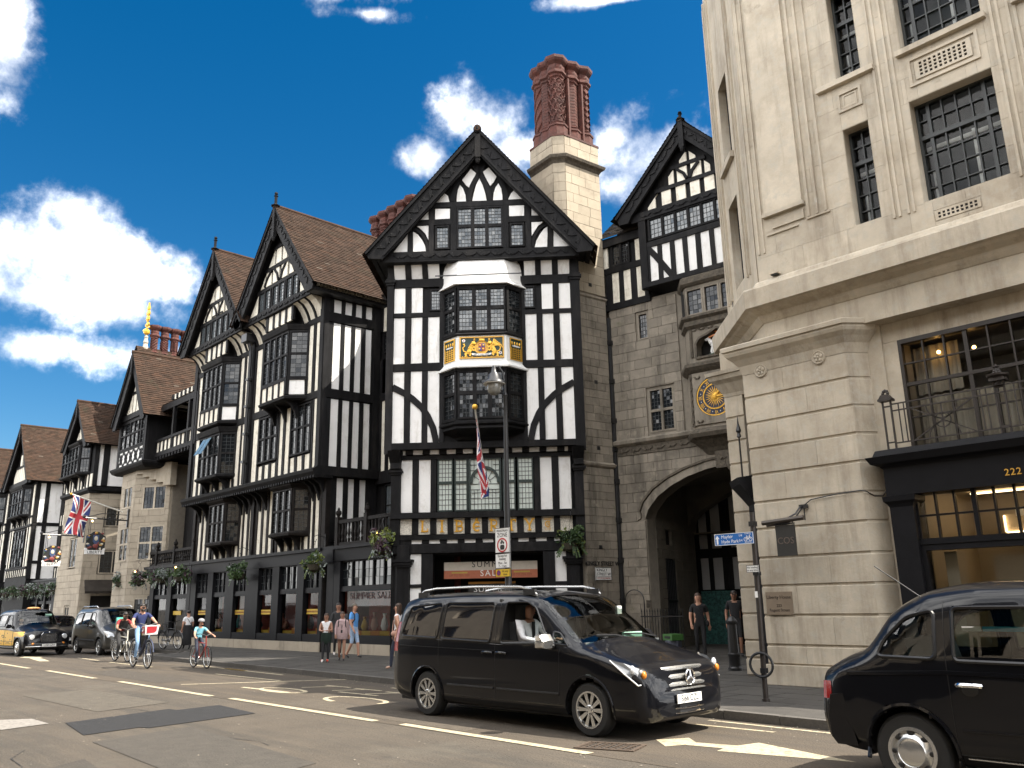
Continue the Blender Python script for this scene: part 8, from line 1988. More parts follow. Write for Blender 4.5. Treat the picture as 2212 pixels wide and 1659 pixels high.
def person(label, Wm, J=None, h=1.7, shirt='white', sleeve='short', legs='black', bare=None, shoes=None, skin=None, hair=HAIRD, long=False, glasses=False, beard=False, fem=False, group=None, bald=False, helmet=None):
 skin = skin or SKIN; shoes = shoes or SHB
 t = thing('person', label, 'person', Wm, group)
 P = dict(BASE); P.update(J or {})
 k = h / 1.7
 names = list(P); idx = {n: i for i, n in enumerate(names)}
 E = [('pe', 'wa'), ('wa', 'ch'), ('ch', 'ne'), ('ne', 'hb'), ('hb', 'hm'), ('hm', 'ht')]
 for q in 'lr': E += [('ch', 's' + q), ('s' + q, 'e' + q), ('e' + q, 'w' + q), ('w' + q, 'h' + q), ('pe', 'p' + q), ('p' + q, 'k' + q), ('k' + q, 'a' + q), ('a' + q, 't' + q)]
 V = [Vector(P[n]) * k for n in names]; ed = [(idx[a], idx[b]) for a, b in E]
 rd = []
 for n in names:
  r = RAD.get(n) or RAD[n[0]]
  r = r if isinstance(r, tuple) else (r, r)
  f = .92 if fem and n in ('ch', 'wa') else 1
  rd.append((r[0] * k * f, r[1] * k * f))
 for q, sg in (('l', 1), ('r', -1)):              # fingers and thumb
  hd, wr = Vector(P['h' + q]) * k, Vector(P['w' + q]) * k
  d = (hd - wr).normalized(); sd = d.cross(Vector((0, 0, 1)) if abs(d.z) < .8 else Vector((1, 0, 0))).normalized(); nn = sd.cross(d)
  for f, (o, ln) in enumerate(((-.027, .062), (-.009, .072), (.010, .068), (.027, .052), (-.04, .03))):
   a = hd + (d * .022 + sd * o) * k if f < 4 else hd + (sd * -.034 - d * .02) * k
   b_ = a + (d * ln * .6 + (sd * -.012 if f == 4 else Vector())) * k; c_ = b_ + (d * ln * .35 - nn * ln * .45) * k
   i0 = len(V); V += [a, b_, c_]; ed += [(idx['h' + q], i0), (i0, i0 + 1), (i0 + 1, i0 + 2)]; rd += [(.0095 * k,) * 2, (.0085 * k,) * 2, (.007 * k,) * 2]
 me = bpy.data.meshes.new('tmp'); me.from_pydata([tuple(v) for v in V], ed, [])
 o = bpy.data.objects.new('tmp', me); COL.objects.link(o)
 o.modifiers.new('skin', 'SKIN'); o.modifiers['skin'].use_smooth_shade = True
 for v, r in zip(me.skin_vertices[0].data, rd): v.radius = r
 me.skin_vertices[0].data[idx['pe']].use_root = True
 o.modifiers.new('sub', 'SUBSURF').levels = 2
 dg = bpy.context.evaluated_depsgraph_get(); dg.update()
 bm_ = bpy.data.meshes.new_from_object(o.evaluated_get(dg)); bpy.data.objects.remove(o)
 ms = [skin, C[shirt] if isinstance(shirt, str) else shirt, C[legs] if legs else skin, shoes]
 bm_.materials.clear()
 for m_ in ms: bm_.materials.append(m_)
 seg = {('pe', 'wa'): 2 if legs else 1, ('wa', 'ch'): 1, ('ch', 'ne'): 1, ('ne', 'hb'): 0, ('hb', 'hm'): 0, ('hm', 'ht'): 0}
 for q in 'lr': seg.update({('ch', 's' + q): 1, ('s' + q, 'e' + q): 1, ('e' + q, 'w' + q): 1 if sleeve == 'long' else 0, ('w' + q, 'h' + q): 0, ('pe', 'p' + q): 2, ('p' + q, 'k' + q): 2, ('k' + q, 'a' + q): 0 if bare else 2, ('a' + q, 't' + q): 3})
 if sleeve == 'none':
  for q in 'lr': seg['s' + q, 'e' + q] = 0
 if bare == 'all':
  for q in 'lr': seg['p' + q, 'k' + q] = 0
 S = [(V[idx[a]], V[idx[b]], m_, (a, b)) for (a, b), m_ in seg.items()]
 nk = V[idx['ne']]
 for p in bm_.polygons:
  c = p.center; best = (9, 0, None, 0)
  for a, b, m_, nm in S:
   ab = b - a; u = max(0, min(1, (c - a).dot(ab) / ab.dot(ab))); d = (c - (a + ab * u)).length
   if d < best[0]: best = (d, m_, nm, u)
  m_ = best[1]
  if best[2] and best[2][0][0] == 's' and best[2][1][0] == 'e' and sleeve == 'short' and best[3] > .62: m_ = 0
  if best[2] == ('ch', 'ne') and best[3] > .72: m_ = 0
  if best[2] == ('pe', 'wa') and best[3] > .3: m_ = 1
  p.material_index = m_; p.use_smooth = True
 body_ = link('body', bm_, t)
 # face and hair follow the head
 hb, hm, ht = V[idx['hb']], V[idx['hm']], V[idx['ht']]; up_ = (ht - hb).normalized(); fwd = Vector((1, 0, 0)); fwd = (fwd - up_ * fwd.dot(up_)).normalized(); lf = up_.cross(fwd)
 HM = Matrix(((fwd.x, lf.x, up_.x, hm.x), (fwd.y, lf.y, up_.y, hm.y), (fwd.z, lf.z, up_.z, hm.z), (0, 0, 0, 1))) @ Matrix.Scale(k, 4)
 b = MB(HM); b.loft([[(.082, -.011, -.03), (.082, .011, -.03), (.105, .0, -.028)], [(.085, -.006, .02), (.085, .006, .02), (.09, 0, .02)]]); b.ball((.0, .074, -.01), (.018, .012, .03), 6); b.ball((.0, -.074, -.01), (.018, .012, .03), 6); b.build('nose_and_ears', skin, t)
 b = MB(HM)
 if glasses: b.box(.07, .098, -.065, .065, .0, .034)
 else:
  for y in (-.03, .03): b.ball((.082, y, .016), (.012, .014, .008), 6); b.box(.08, .092, y - .02, y + .02, .032, .038)
 b.build('sunglasses' if glasses else 'eyes', LETT, t)
 b = MB(HM); b.ball((.078, 0, -.058), (.012, .024, .007), 6); b.build('mouth', mat('lips', (.30, .09, .08), .5, var=0), t)
 if beard: b = MB(HM); b.ball((.035, 0, -.07), (.062, .066, .042), 10); b.build('beard', hair, t, True)
 if not bald:
  b = MB(HM); b.ball((-.034, 0, .045), (.090, .086, .078), 12)
  if long:
   b.loft([[(-.05 + rx * cos(a), ry * sin(a), z) for a in [2 * pi * q / 10 for q in range(10)]] for z, rx, ry in ((.07, .07, .085), (-.02, .07, .102), (-.1, .062, .106), (-.2, .055, .112), (-.27, .03, .085))])
  if not helmet: b.build('hair', hair, t, True)
  else: b.build('hair', hair, t, True)
 if helmet:
  b = MB(HM); b.lathe([(.125, .015), (.128, .04), (.115, .09), (.075, .125), (.0, .14)], (-.01, 0, .0), 16); b.build('helmet', helmet, t, True)
  b = MB(HM); b.tube([(.0, .1, .02), (.03, .06, -.08), (.035, 0, -.1), (.03, -.06, -.08), (.0, -.1, .02)], .007, 5); b.build('chin_strap', PLAS, t)
 return t, k
def skirt(t, k, name, m, rows, n=18, w=.0):
 b = MB(Matrix.Scale(k, 4)); b.loft([[(cx + rx * cos(2 * pi * q / n) * (1 + w * sin(5 * 2 * pi * q / n)), ry * sin(2 * pi * q / n) * (1 + w * sin(5 * 2 * pi * q / n)), z) for q in range(n)] for z, cx, rx, ry in rows]); return b.build(name, m, t, True)
def backpack(t, k, m, x=-.2, z=1.2, s=1.0):
 b = MB(Matrix.Scale(k, 4)); b.loft([[(x + dx * s * .1, dy * s * .15, z + q * s) for dx, dy in ((-1, -.8), (-1, .8), (-.5, 1), (1, 1), (1, -1), (-.5, -1))] for q, s in ((-.24, .7), (-.2, 1), (.12, 1.02), (.22, .8), (.25, .4))]); b.build('backpack', m, t, 40)
 b = MB(Matrix.Scale(k, 4))
 for y in (-.12, .12): b.tube([(x + .09, y, z + .2), (-.02, y, 1.475), (.11, y, 1.38), (.13, y * 1.1, 1.22), (.0, y * 1.3, 1.06)], .018, 5)
 b.build('strap', m, t)
def bag(t, k, m, side=1):
 b = MB(Matrix.Scale(k, 4)); b.ball((.02, side * .2, .93), (.11, .05, .085), 10); b.build('shoulder_bag', m, t, True)
 b = MB(Matrix.Scale(k, 4)); b.tube([(.1, side * .17, .98), (.125, side * .03, 1.25), (.03, -side * .12, 1.45), (-.12, -side * .02, 1.3), (-.1, side * .18, 1.0)], .01, 5); b.build('strap', m, t)
BLKB = mat('black bike frame', (.014, .014, .015), .35, var=0, coat=.5)
def bike(label, Wm, m, k=1.0, hire=False, rt_=.34, guard=False, m2=None, group='bicycles'):
 t = thing('bicycle', label, 'bicycle', Wm, group); K = Matrix.Scale(k, 4)
 for x in (0, 1.05):
  w = MB(K); r = rt_
  for a in range(1): w.tube([(x + (r - .018) * cos(2 * pi * q / 28), 0, r + (r - .018) * sin(2 * pi * q / 28)) for q in range(29)], .019, 7)
  w = w.build('wheel', RUB, t, True)
  b = MB(K); b.tube([(x + (r - .045) * cos(2 * pi * q / 28), 0, r + (r - .045) * sin(2 * pi * q / 28)) for q in range(29)], .011, 5); b.build('rim', SILV, w)
  b = MB(K)
  for q in range(18):
   a = 2 * pi * q / 18; b.tube([(x + .025 * cos(a + .6), .02 * (-1) ** q, r + .025 * sin(a + .6)), (x + (r - .05) * cos(a), 0, r + (r - .05) * sin(a))], .0022, 3)
  b.lathe([(.022, -.04), (.022, .04)], (x, 0, r), 8, 0, 'y'); b.build('spokes', SILV, w, kind='stuff')
  if guard or hire: b = MB(K); b.tube([(x + (r + .028) * cos(radians(a)), 0, r + (r + .028) * sin(radians(a))) for a in range(10 if x else 20, 171, 15)], .018, 5); b.build('mudguard', m, t)
 b = MB(K); bb, st, hd, fk = (.46, 0, .29), (.30, 0, .78), (.90, 0, .80), (1.05, 0, rt_)
 R = .03 if hire else .018
 if hire: b.tube([hd, (.72, 0, .52), (.56, 0, .36), bb], [.03, .045, .05, .045], 8); b.tube([bb, st], R, 8); b.tube([(.5, 0, .33), (.2, 0, .5), (0, 0, rt_)], .03, 6)
 else:
  b.tube([st, (.88, 0, .76)], R, 8); b.tube([(.89, 0, .68), bb], R * 1.15, 8); b.tube([bb, st], R, 8)
 for y in (-.05, .05): b.tube([st, (0, y, rt_)], .011, 5); b.tube([bb, (0, y, rt_)], .012, 5); b.tube([(.92, y * .9, .66), (1.0, y, .5), (1.05, y, rt_)], .013, 5)
 b.tube([(.905, 0, .62), (.865, 0, .98)], .02, 8); b.tube([st, (.27, 0, .90)], .014, 6)
 b.build('frame', m, t, True)
 b = MB(K); b.tube([(.78, -.30, 1.04), (.87, -.2, 1.06), (.88, 0, 1.0), (.87, .2, 1.06), (.78, .30, 1.04)], .012, 6); b.build('handlebar', PLAS, t)
 b = MB(K); b.loft([[(.14, -.08, .93), (.14, .08, .93), (.14, .08, .96), (.14, -.08, .96)], [(.26, -.06, .93), (.26, .06, .93), (.26, .06, .955), (.26, -.06, .955)], [(.42, -.02, .92), (.42, .02, .92), (.42, .02, .945), (.42, -.02, .945)]]); b.build('saddle', PLAS, t)
 b = MB(K); b.lathe([(.10, -.062), (.10, -.055)], bb, 18, 0, 'y'); b.tube([(.46, -.07, .29), (.58, -.08, .18)], .009, 5); b.tube([(.46, .07, .29), (.34, .08, .40)], .009, 5); b.box(.53, .63, -.19, -.09, .17, .19); b.box(.29, .39, .09, .19, .39, .41); b.tube([(.46, -.058, .39), (0, -.058, rt_ + .04)], .005, 4); b.tube([(.46, -.058, .19), (0, -.058, rt_ - .04)], .005, 4); b.build('chainset', SILV, t)
 return t
# hire-bike rider
wm = frame(-27.72, 9.98, 0, -2)
hb_ = bike('hire bicycle with a red and white front panel under the man in the navy shirt', wm, mat('dark blue hire frame', (.02, .03, .07), .35, coat=.4), 1.22, True, .33)
b = MB(Matrix.Scale(1.22, 4)); b.loft([[(.92, -.13, .78), (1.14, -.14, .80), (1.16, .14, .80), (.92, .13, .78)], [(.90, -.16, 1.0), (1.17, -.17, 1.02), (1.17, .17, 1.02), (.90, .16, 1.0)]]); rk = b.build('front_rack', WHT, hb_)
b = MB(Matrix.Scale(1.22, 4)); b.poly([(.96, -.162, .82), (1.13, -.163, .835), (1.145, -.172, .985), (.945, -.166, .975)]); b.poly([(1.156, -.11, .835), (1.156, .11, .835), (1.173, .12, .99), (1.173, -.12, .99)]); rp = b.build('red_panel', mat('red hire panel', (.45, .03, .04), .5, var=0), rk)
b = MB(Matrix.Scale(1.22, 4)); b.tube([(1.045 + .035 * cos(q * pi / 8), -.172, .905 + .035 * sin(q * pi / 8)) for q in range(17)], .006, 4); b.box(.985, 1.105, -.175, -.169, .898, .912); b.build('roundel', WHT, rp)
b = MB(Matrix.Scale(1.22, 4)); b.box(.86, .92, -.13, .13, .78, 1.0); b.build('yellow_side', YELB, rk)
person('man in a navy shirt and pale jeans riding the hire bicycle', wm @ Matrix.Translation((.06, 0, .11)), dict(pe=(.30, 0, 1.02), wa=(.31, 0, 1.14), ch=(.34, 0, 1.33), ne=(.36, 0, 1.49), hb=(.39, 0, 1.56), hm=(.41, 0, 1.63), ht=(.40, 0, 1.70),
 sl=(.36, .19, 1.43), sr=(.36, -.19, 1.43), el=(.58, .30, 1.24), er=(.55, -.31, 1.22), wl=(.83, .33, 1.13), wr=(.80, -.34, 1.11), hl=(.91, .33, 1.11), hr=(.88, -.34, 1.09),
 pl=(.33, .09, .98), pr=(.33, -.09, .98), kl=(.70, .12, .82), kr=(.58, -.13, .62), al=(.52, .12, .42), ar=(.48, -.13, .19), tl=(.66, .12, .37), tr=(.62, -.13, .13)), 1.72, 'navy', 'short', 'denim', glasses=True, beard=True, hair=HAIRD, group='cyclists')
wm = frame(-31.45, 10.7, 0, 2)
bike('slim white framed bicycle under the cyclist in the maroon top', wm, mat('cream bike frame', (.62, .60, .52), .4, coat=.4), 1.04)
p, k = person('cyclist in a maroon top, dark vest and mint bag behind the hire bicycle', wm @ Matrix.Translation((.0, 0, .0)), dict(pe=(.26, 0, .98), wa=(.30, 0, 1.09), ch=(.42, 0, 1.26), ne=(.52, 0, 1.38), hb=(.57, 0, 1.44), hm=(.61, 0, 1.50), ht=(.61, 0, 1.57),
 sl=(.48, .18, 1.33), sr=(.48, -.18, 1.33), el=(.62, .25, 1.14), er=(.60, -.26, 1.12), wl=(.80, .26, 1.07), wr=(.80, -.27, 1.06), hl=(.87, .26, 1.07), hr=(.87, -.27, 1.06),
 pl=(.29, .09, .95), pr=(.29, -.09, .95), kl=(.62, .11, .70), kr=(.56, -.12, .58), al=(.50, .11, .34), ar=(.46, -.12, .16), tl=(.63, .11, .30), tr=(.59, -.12, .12)), 1.7, 'maroon', 'short', 'char', skin=SKIND, beard=True, glasses=True, group='cyclists')
b = MB(); b.loft([[(.16 + dx, dy, z) for dx, dy in ((-.12, -.1), (-.12, .1), (.08, .14), (.08, -.14))] for z, dx in ((1.05, 0), (1.45, .1))]); b.build('backpack', C['mint'], p)
b = MB(); b.loft([[(.46 + dx + o, dy, z) for dx, dy in ((-.15, -.15), (-.15, .15), (.05, .17), (.13, .10), (.13, -.10), (.05, -.17))] for z, o in ((1.06, -.13), (1.2, -.06), (1.33, .0))]); b.build('vest', C['char'], p, 40)
wm = frame(-25.72, 11.02, 0, -1)
bike('small red bicycle ridden by the child in the helmet', wm, mat('red bike frame', (.35, .04, .03), .35, coat=.5), .92, False, .345)
person('child in a silver helmet and sky blue shirt riding the red bicycle', wm, dict(pe=(.30, 0, 1.08), wa=(.32, 0, 1.2), ch=(.38, 0, 1.38), ne=(.43, 0, 1.54), hb=(.46, 0, 1.62), hm=(.48, 0, 1.71), ht=(.47, 0, 1.80), sl=(.42, .17, 1.47), sr=(.42, -.17, 1.47), el=(.62, .28, 1.30), er=(.60, -.28, 1.28), wl=(.86, .36, 1.20), wr=(.84, -.36, 1.18), hl=(.93, .36, 1.18), hr=(.91, -.36, 1.16),
 pl=(.33, .09, 1.04), pr=(.33, -.09, 1.04), kl=(.68, .11, .80), kr=(.56, -.12, .62), al=(.56, .12, .44), ar=(.50, -.13, .17), tl=(.70, .12, .40), tr=(.64, -.13, .12)), 1.30, 'sky', 'short', 'jean', glasses=True, helmet=mat('silver helmet', (.25, .25, .26), .3), group='cyclists')
bike('black bicycle parked on the pavement beside the shop windows', frame(-35.6, 13.95, .12, 8) @ Matrix.Rotation(radians(6), 4, 'X'), BLKB, 1.06, guard=True)
def walk(f=1, fx=.0):
 return dict(kl=(.12 * f, .09, .50), al=(.16 * f, .09, .09), tl=(.30 * f, .09, .06) if f > 0 else (-.04, .09, .03), kr=(.0, -.09, .49), ar=(-.22 * f, -.09, .13), tr=(-.10 * f, -.09, .045), el=(-.10 * f, .23, 1.13), wl=(-.04 * f, .25, .90), hl=(-.01 * f, .25, .83), er=(.04 * f, -.23, 1.12), wr=(.16 * f, -.22, .92), hr=(.20 * f, -.21, .86))
G = 'walkers on the pavement'
p, k = person('woman in a white top and long black skirt walking away beside the parked bicycle', frame(-34.4, 14.4, .12, 168), walk(), 1.5, 'white', 'short', 'black', hair=HAIRD, fem=True, group=G)
skirt(p, k, 'skirt', C['black'], [(1.07, 0, .125, .155), (.92, 0, .15, .18), (.6, 0, .19, .19), (.22, .02, .25, .21), (.2, .02, .24, .2)], w=.05); bag(p, k, SHB, -1)
p, k = person('girl in a white vest with a dark green jacket tied round her waist', frame(-22.3, 13.44, .12, -40), dict(el=(.08, .22, 1.12), er=(.08, -.22, 1.12), wl=(.26, .10, 1.10), wr=(.26, -.10, 1.10), hl=(.30, .04, 1.11), hr=(.30, -.05, 1.11), kr=(.06, -.08, .5), ar=(.10, -.08, .085), tr=(.24, -.08, .035)), 1.36, 'white', 'none', 'black', shoes=SHW, hair=HAIRB, long=True, fem=True, skin=SKIND, group=G)
skirt(p, k, 'tied_jacket', C['green'], [(1.04, 0, .13, .16), (.92, -.02, .165, .19), (.7, -.05, .16, .19), (.62, -.06, .1, .15)], w=.06)
b = MB(Matrix.Scale(k, 4))
for y in (-.095, .095): b.ball((.1, y, .07), (.06, .045, .05), 8)
b.build('shoe_tongue', SHR, p, True)
p, k = person('girl in a pink hooded top with a lanyard and bare legs', frame(-22.2, 13.92, .12, -38), walk(.8), 1.40, 'pink', 'long', 'pink', bare='all', hair=HAIRB, fem=True, skin=SKIND, group=G)
skirt(p, k, 'hooded_top', C['pink'], [(1.46, -.01, .07, .09), (1.40, 0, .13, .18), (1.2, 0, .155, .195), (.95, 0, .17, .205), (.78, 0, .175, .2), (.76, 0, .165, .19)], w=.03)
b = MB(Matrix.Scale(k, 4)); b.ball((-.1, 0, 1.43), (.09, .12, .07), 10); b.build('hood', C['pink'], p, True)
b = MB(Matrix.Scale(k, 4)); b.tube([(.06, .06, 1.46), (.17, .02, 1.2), (.18, 0, 1.08), (.17, -.02, 1.2), (.06, -.06, 1.46)], .007, 4); b.box(.178, .186, -.03, .03, .98, 1.08); b.build('lanyard', C['black'], p); backpack(p, k, C['black'], -.22, 1.2)
p, k = person('man in a blue shirt and pale shorts with a dark backpack seen from behind', frame(-22.95, 14.8, .12, 20), walk(.9), 1.62, 'blue', 'short', 'pale', bare='shin', hair=HAIRG, group=G); backpack(p, k, C['char'], -.24, 1.22, 1.15)
person('dark haired woman half hidden behind the girls by the shop', frame(-24.5, 15.2, .12, -30), walk(.7), 1.66, 'char', 'long', 'char', shoes=SHW, hair=HAIRD, long=True, fem=True, skin=SKIND, group=G)
p, k = person('woman in a white top and dark jeans half hidden behind the black people carrier', frame(-18.05, 12.95, .12, 215), walk(1), 1.6, 'white', 'none', 'jean', shoes=mat('nude shoes', (.5, .33, .25), .5), hair=HAIRB, long=True, fem=True, group=G); bag(p, k, mat('tan bag', (.42, .24, .18), .6), 1)
p, k = person('woman in black with tattooed arms and a bag walking out of the arch', frame(-13.6, 19.6, .12, -52), walk(.5), 1.72, 'black', 'short', 'black', hair=HAIRB, long=True, fem=True, group=G); bag(p, k, C['black'], 1)
p, k = person('man in dark clothes and sunglasses standing by the bollard in the arch', frame(-13.5, 21.2, .12, -55), dict(), 1.78, 'black', 'short', 'char', bare='shin', glasses=True, hair=HAIRD, skin=SKIND, group=G)
p, k = person('driver in a white shirt and black tie at the wheel of the people carrier', frame(VX - 2.52, VY - .50, .17, 0), dict(pe=(.08, 0, .80), wa=(.06, 0, .93), ch=(.05, 0, 1.12), ne=(.07, 0, 1.29), hb=(.10, 0, 1.36), hm=(.12, 0, 1.43), ht=(.11, 0, 1.50), sl=(.06, .18, 1.22), sr=(.06, -.18, 1.22), el=(.22, .26, 1.02), er=(.22, -.26, 1.02), wl=(.45, .17, .98), wr=(.45, -.17, .98), hl=(.53, .15, 1.0), hr=(.53, -.15, 1.0),
 pl=(.12, .09, .76), pr=(.12, -.09, .76), kl=(.55, .12, .80), kr=(.55, -.12, .80), al=(.80, .12, .48), ar=(.80, -.12, .48), tl=(.92, .12, .46), tr=(.92, -.12, .46)), 1.7, 'white', 'long', 'black', skin=SKIND, bald=True)
b = MB(); b.box(.165, .18, -.028, .028, 1.02, 1.25); b.build('tie', C['black'], p)
person('taxi driver in a dark jacket behind the windscreen of the yellow advertising taxi', frame(-37.9, 10.3, 0, 5) @ Matrix.Translation((-2.1, -.4, .02)), dict(pe=(.06, 0, .80), wa=(.04, 0, .93), ch=(.03, 0, 1.12), ne=(.05, 0, 1.29), hb=(.08, 0, 1.36), hm=(.1, 0, 1.43), ht=(.09, 0, 1.50), sl=(.04, .18, 1.22), sr=(.04, -.18, 1.22), el=(.2, .26, 1.02), er=(.2, -.26, 1.02), wl=(.4, .17, 1.08), wr=(.4, -.17, 1.08), hl=(.48, .15, 1.1), hr=(.48, -.15, 1.1), pl=(.1, .09, .76), pr=(.1, -.09, .76), kl=(.5, .12, .80), kr=(.5, -.12, .80), al=(.7, .12, .48), ar=(.7, -.12, .48), tl=(.8, .12, .46), tr=(.8, -.12, .46)), 1.6, 'char', 'long', 'black')

# ================================================================== STREET FURNITURE, BASKETS, FLAGS AND SIGNS
t = thing('street_lamp', 'tall black lamp post with a glass bowl lantern in front of the carved gable', 'street lamp', frame(-12.5, 11.62, .12, 0))
b = MB(); b.lathe([(.12, 0), (.12, .9), (.095, 1.0), (.105, 1.05), (.07, 1.12), (.062, 3.2), (.045, 5.2), (.04, 5.75), (.058, 5.78), (.025, 5.85)], (0, 0, 0), 14); b.build('post', BLK, t, 40)
b = MB(); b.tube([(0, 0, 5.6), (.0, -.02, 6.0), (-.02, -.05, 6.28), (-.06, -.12, 6.4), (-.12, -.2, 6.38)], .028, 8); b.tube([(0, 0, 5.45), (-.12, -.2, 5.62)], .016, 6); b.build('arm', BLK, t)
L0 = (-.12, -.2, 0); b = MB(); b.lathe([(.03, 6.42), (.05, 6.36), (.06, 6.28), (.12, 6.22), (.15, 6.12), (.24, 6.06), (.25, 6.03), (.15, 6.03)], L0, 20); b.build('lantern_hood', BLK, t, 40)
b = MB(); b.lathe([(.235, 6.028), (.235, 6.015), (.16, 6.015), (.16, 6.028)], L0, 20); b.build('reflector_ring', WHT, t)
b = MB(); b.lathe([(.15, 6.03), (.155, 5.95), (.135, 5.85), (.08, 5.79), (.0, 5.775)], L0, 18); b.build('glass_bowl', mat('lamp glass', (.2, .195, .175), .12, var=.2, scale=20, spec=.8), t, True)
t = thing('parking_sign', 'white pedestrian zone sign above a yellow plate on the lamp post', 'sign', frame(-12.52, 11.50, 0, 3))
b = MB(); b.box(-.20, .20, -.012, 0, 2.66, 3.15).box(-.20, .20, -.012, 0, 2.36, 2.645); o = b.build('white_plate', WHT, t); y = MB().box(-.20, .20, -.012, 0, 2.19, 2.35).build('yellow_plate', mat('yellow plate', (.70, .46, .03), .5, var=0), t)
b = MB(); 
for z0, z1 in ((2.66, 3.15), (2.36, 2.645), (2.19, 2.35)): b.box(-.20, .20, -.016, -.012, z0, z0 + .008).box(-.20, .20, -.016, -.012, z1 - .008, z1).box(-.2, -.192, -.016, -.012, z0, z1).box(.192, .2, -.016, -.012, z0, z1)
b.build('border', LETT, t)
for s_, z, q in (('PEDESTRIAN', 3.09, .062), ('ZONE', 3.005, .115), ('Except for', 2.60, .068), ('loading', 2.54, .068), ('Mon - Sat', 2.46, .068), ('7 - 11am', 2.40, .068)): text('lettering', s_, LETT, o, None, 0, -.014, z, q, .001, sx=.9)
b = MB(); b.ribbon(arc(0, 2.81, .128, 0, 360, 28), .026, -.018, -.012); b.build('red_ring', mat('sign red', (.45, .03, .03), .5, var=0), o)
b = MB(); b.prism([(-.05, 2.72), (.05, 2.72), (.06, 2.77), (.045, 2.815), (-.045, 2.815), (-.06, 2.77)], -.017, -.012); b.ball((-.03, -.014, 2.855), (.025, .004, .025), 8); b.ball((.03, -.014, 2.855), (.025, .004, .025), 8); b.prism([(-.04, 2.86), (.03, 2.865), (.0, 2.91), (-.02, 2.905)], -.017, -.012); b.build('pictogram', LETT, o)
for i, s_ in enumerate(('At any', 'time')): text('lettering', s_, LETT, y, None, .07, -.014, 2.30 - .06 * i, .062, .001)
b = MB(); b.lathe([(.055, -.018), (.055, -.012)], (-.11, 0, 2.27), 16, 0, 'y'); q = b.build('roundel', mat('sign blue', (.03, .04, .30), .5, var=0), y); b = MB(); b.ribbon(arc(-.11, 2.27, .045, 0, 360, 16), .014, -.022, -.018); b.ribbon([(-.14, 2.30), (-.08, 2.24)], .014, -.022, -.018); b.build('red_ring', RED, q)
# cycle route sign pole
t = thing('sign_pole', 'dark sign pole with a steel cycle ring in front of the stone pier', 'sign pole', frame(-7.52, 12.48, .12, 0))
b = MB(); b.tube([(0, 0, 0), (.05, 0, 2.95)], .043, 10); b.lathe([(.06, 0), (.06, .04)], (0, 0, 0), 12); b.build('pole', mat('dark brown pole', (.022, .016, .013), .45, var=.2), t, 40)
b = MB(); b.tube([(.01 + .2 * cos(2 * pi * k / 24), -.06, .55 + .18 * sin(2 * pi * k / 24)) for k in range(25)], .022, 8); b.build('cycle_ring', BLK, t, True)
b = MB(); b.box(-.02, .06, -.06, .05, .42, .5).box(-.0, .10, -.055, .05, 2.72, 2.8).box(.0, .09, -.055, .05, 1.93, 1.99); b.build('bracket', BLK, t)
b = MB(); b.box(.0, .05, -.05, -.045, 1.58, 1.68); b.build('sticker', PLA, t)
t = thing('direction_sign', 'blue cycle route sign pointing ahead at the top of the sign pole', 'sign', frame(-7.80, 12.40, 2.56, 0))
BLS = mat('route sign blue', (.012, .125, .42), .45, var=0)
b = MB(); b.box(-.37, .37, -.01, 0, 0, .19, 0); o = b.build('panel', BLS, t); b = MB(); b.box(-.37, .37, -.013, -.01, .0, .008).box(-.37, .37, -.013, -.01, .182, .19).box(-.37, -.362, -.013, -.01, .008, .182).box(.362, .37, -.013, -.01, .008, .182); b.build('border', WHT, o)
text('lettering', 'Mayfair', WHT, o, None, -.24, -.012, .135, .078, .001, 'LEFT'); text('lettering', 'Hyde Park', WHT, o, None, -.24, -.012, .055, .078, .001, 'LEFT')
for s_, z in (('1/4', .14), ('3/4', .06)): text('lettering', s_, WHT, o, None, .13, -.012, z, .055, .001)
for s_, z in (('LONDON', .165), ('NETWORK', .025)): text('lettering', s_, WHT, o, None, .27, -.012, z, .026, .001)
b = MB(); b.prism([(-.33, .02), (-.30, .02), (-.30, .11), (-.275, .11), (-.315, .165), (-.355, .11), (-.33, .11)], -.014, -.01)
for x in (.225, .315): b.ribbon(arc(x, .075, .03, 0, 360, 16), .008, -.014, -.01)
b.ribbon([(.225, .075), (.25, .12), (.30, .12), (.27, .075), (.225, .075)], .008, -.014, -.01); b.ribbon([(.27, .075), (.245, .135)], .008, -.014, -.01); b.ribbon([(.315, .075), (.298, .14), (.32, .145)], .008, -.014, -.01); b.build('pictogram', WHT, o)
t = thing('parking_sign', 'small white no loading plate halfway up the sign pole', 'sign', frame(-7.51, 12.42, 2.10, 0)); b = MB(); b.box(-.11, .11, -.01, 0, 0, .115); o = b.build('plate', WHT, t)
text('lettering', 'No loading', LETT, o, None, 0, -.012, .078, .044, .001); text('lettering', 'at any time', LETT, o, None, 0, -.012, .034, .044, .001)
b = MB(); b.box(-.11, .11, -.013, -.01, 0, .006).box(-.11, .11, -.013, -.01, .109, .115).box(-.11, -.104, -.013, -.01, .006, .109).box(.104, .11, -.013, -.01, .006, .109); b.build('border', LETT, o)
t = thing('bollard', 'black iron bollard on the pavement in front of the arch', 'bollard', frame(-11.1, 17.25, .12, 0))
b = MB(); b.lathe([(.16, 0), (.16, .06), (.13, .09), (.13, .3), (.145, .32), (.145, .36), (.12, .38), (.105, 1.0), (.13, 1.03), (.13, 1.08), (.10, 1.11), (.06, 1.17), (.0, 1.19)], (0, 0, 0), 14); b.build('post', BLK, t, 40)
t = thing('litter_bin', 'small green and grey street bin beside the walking woman in the arch', 'bin', frame(-14.2, 19.2, .12, -20))
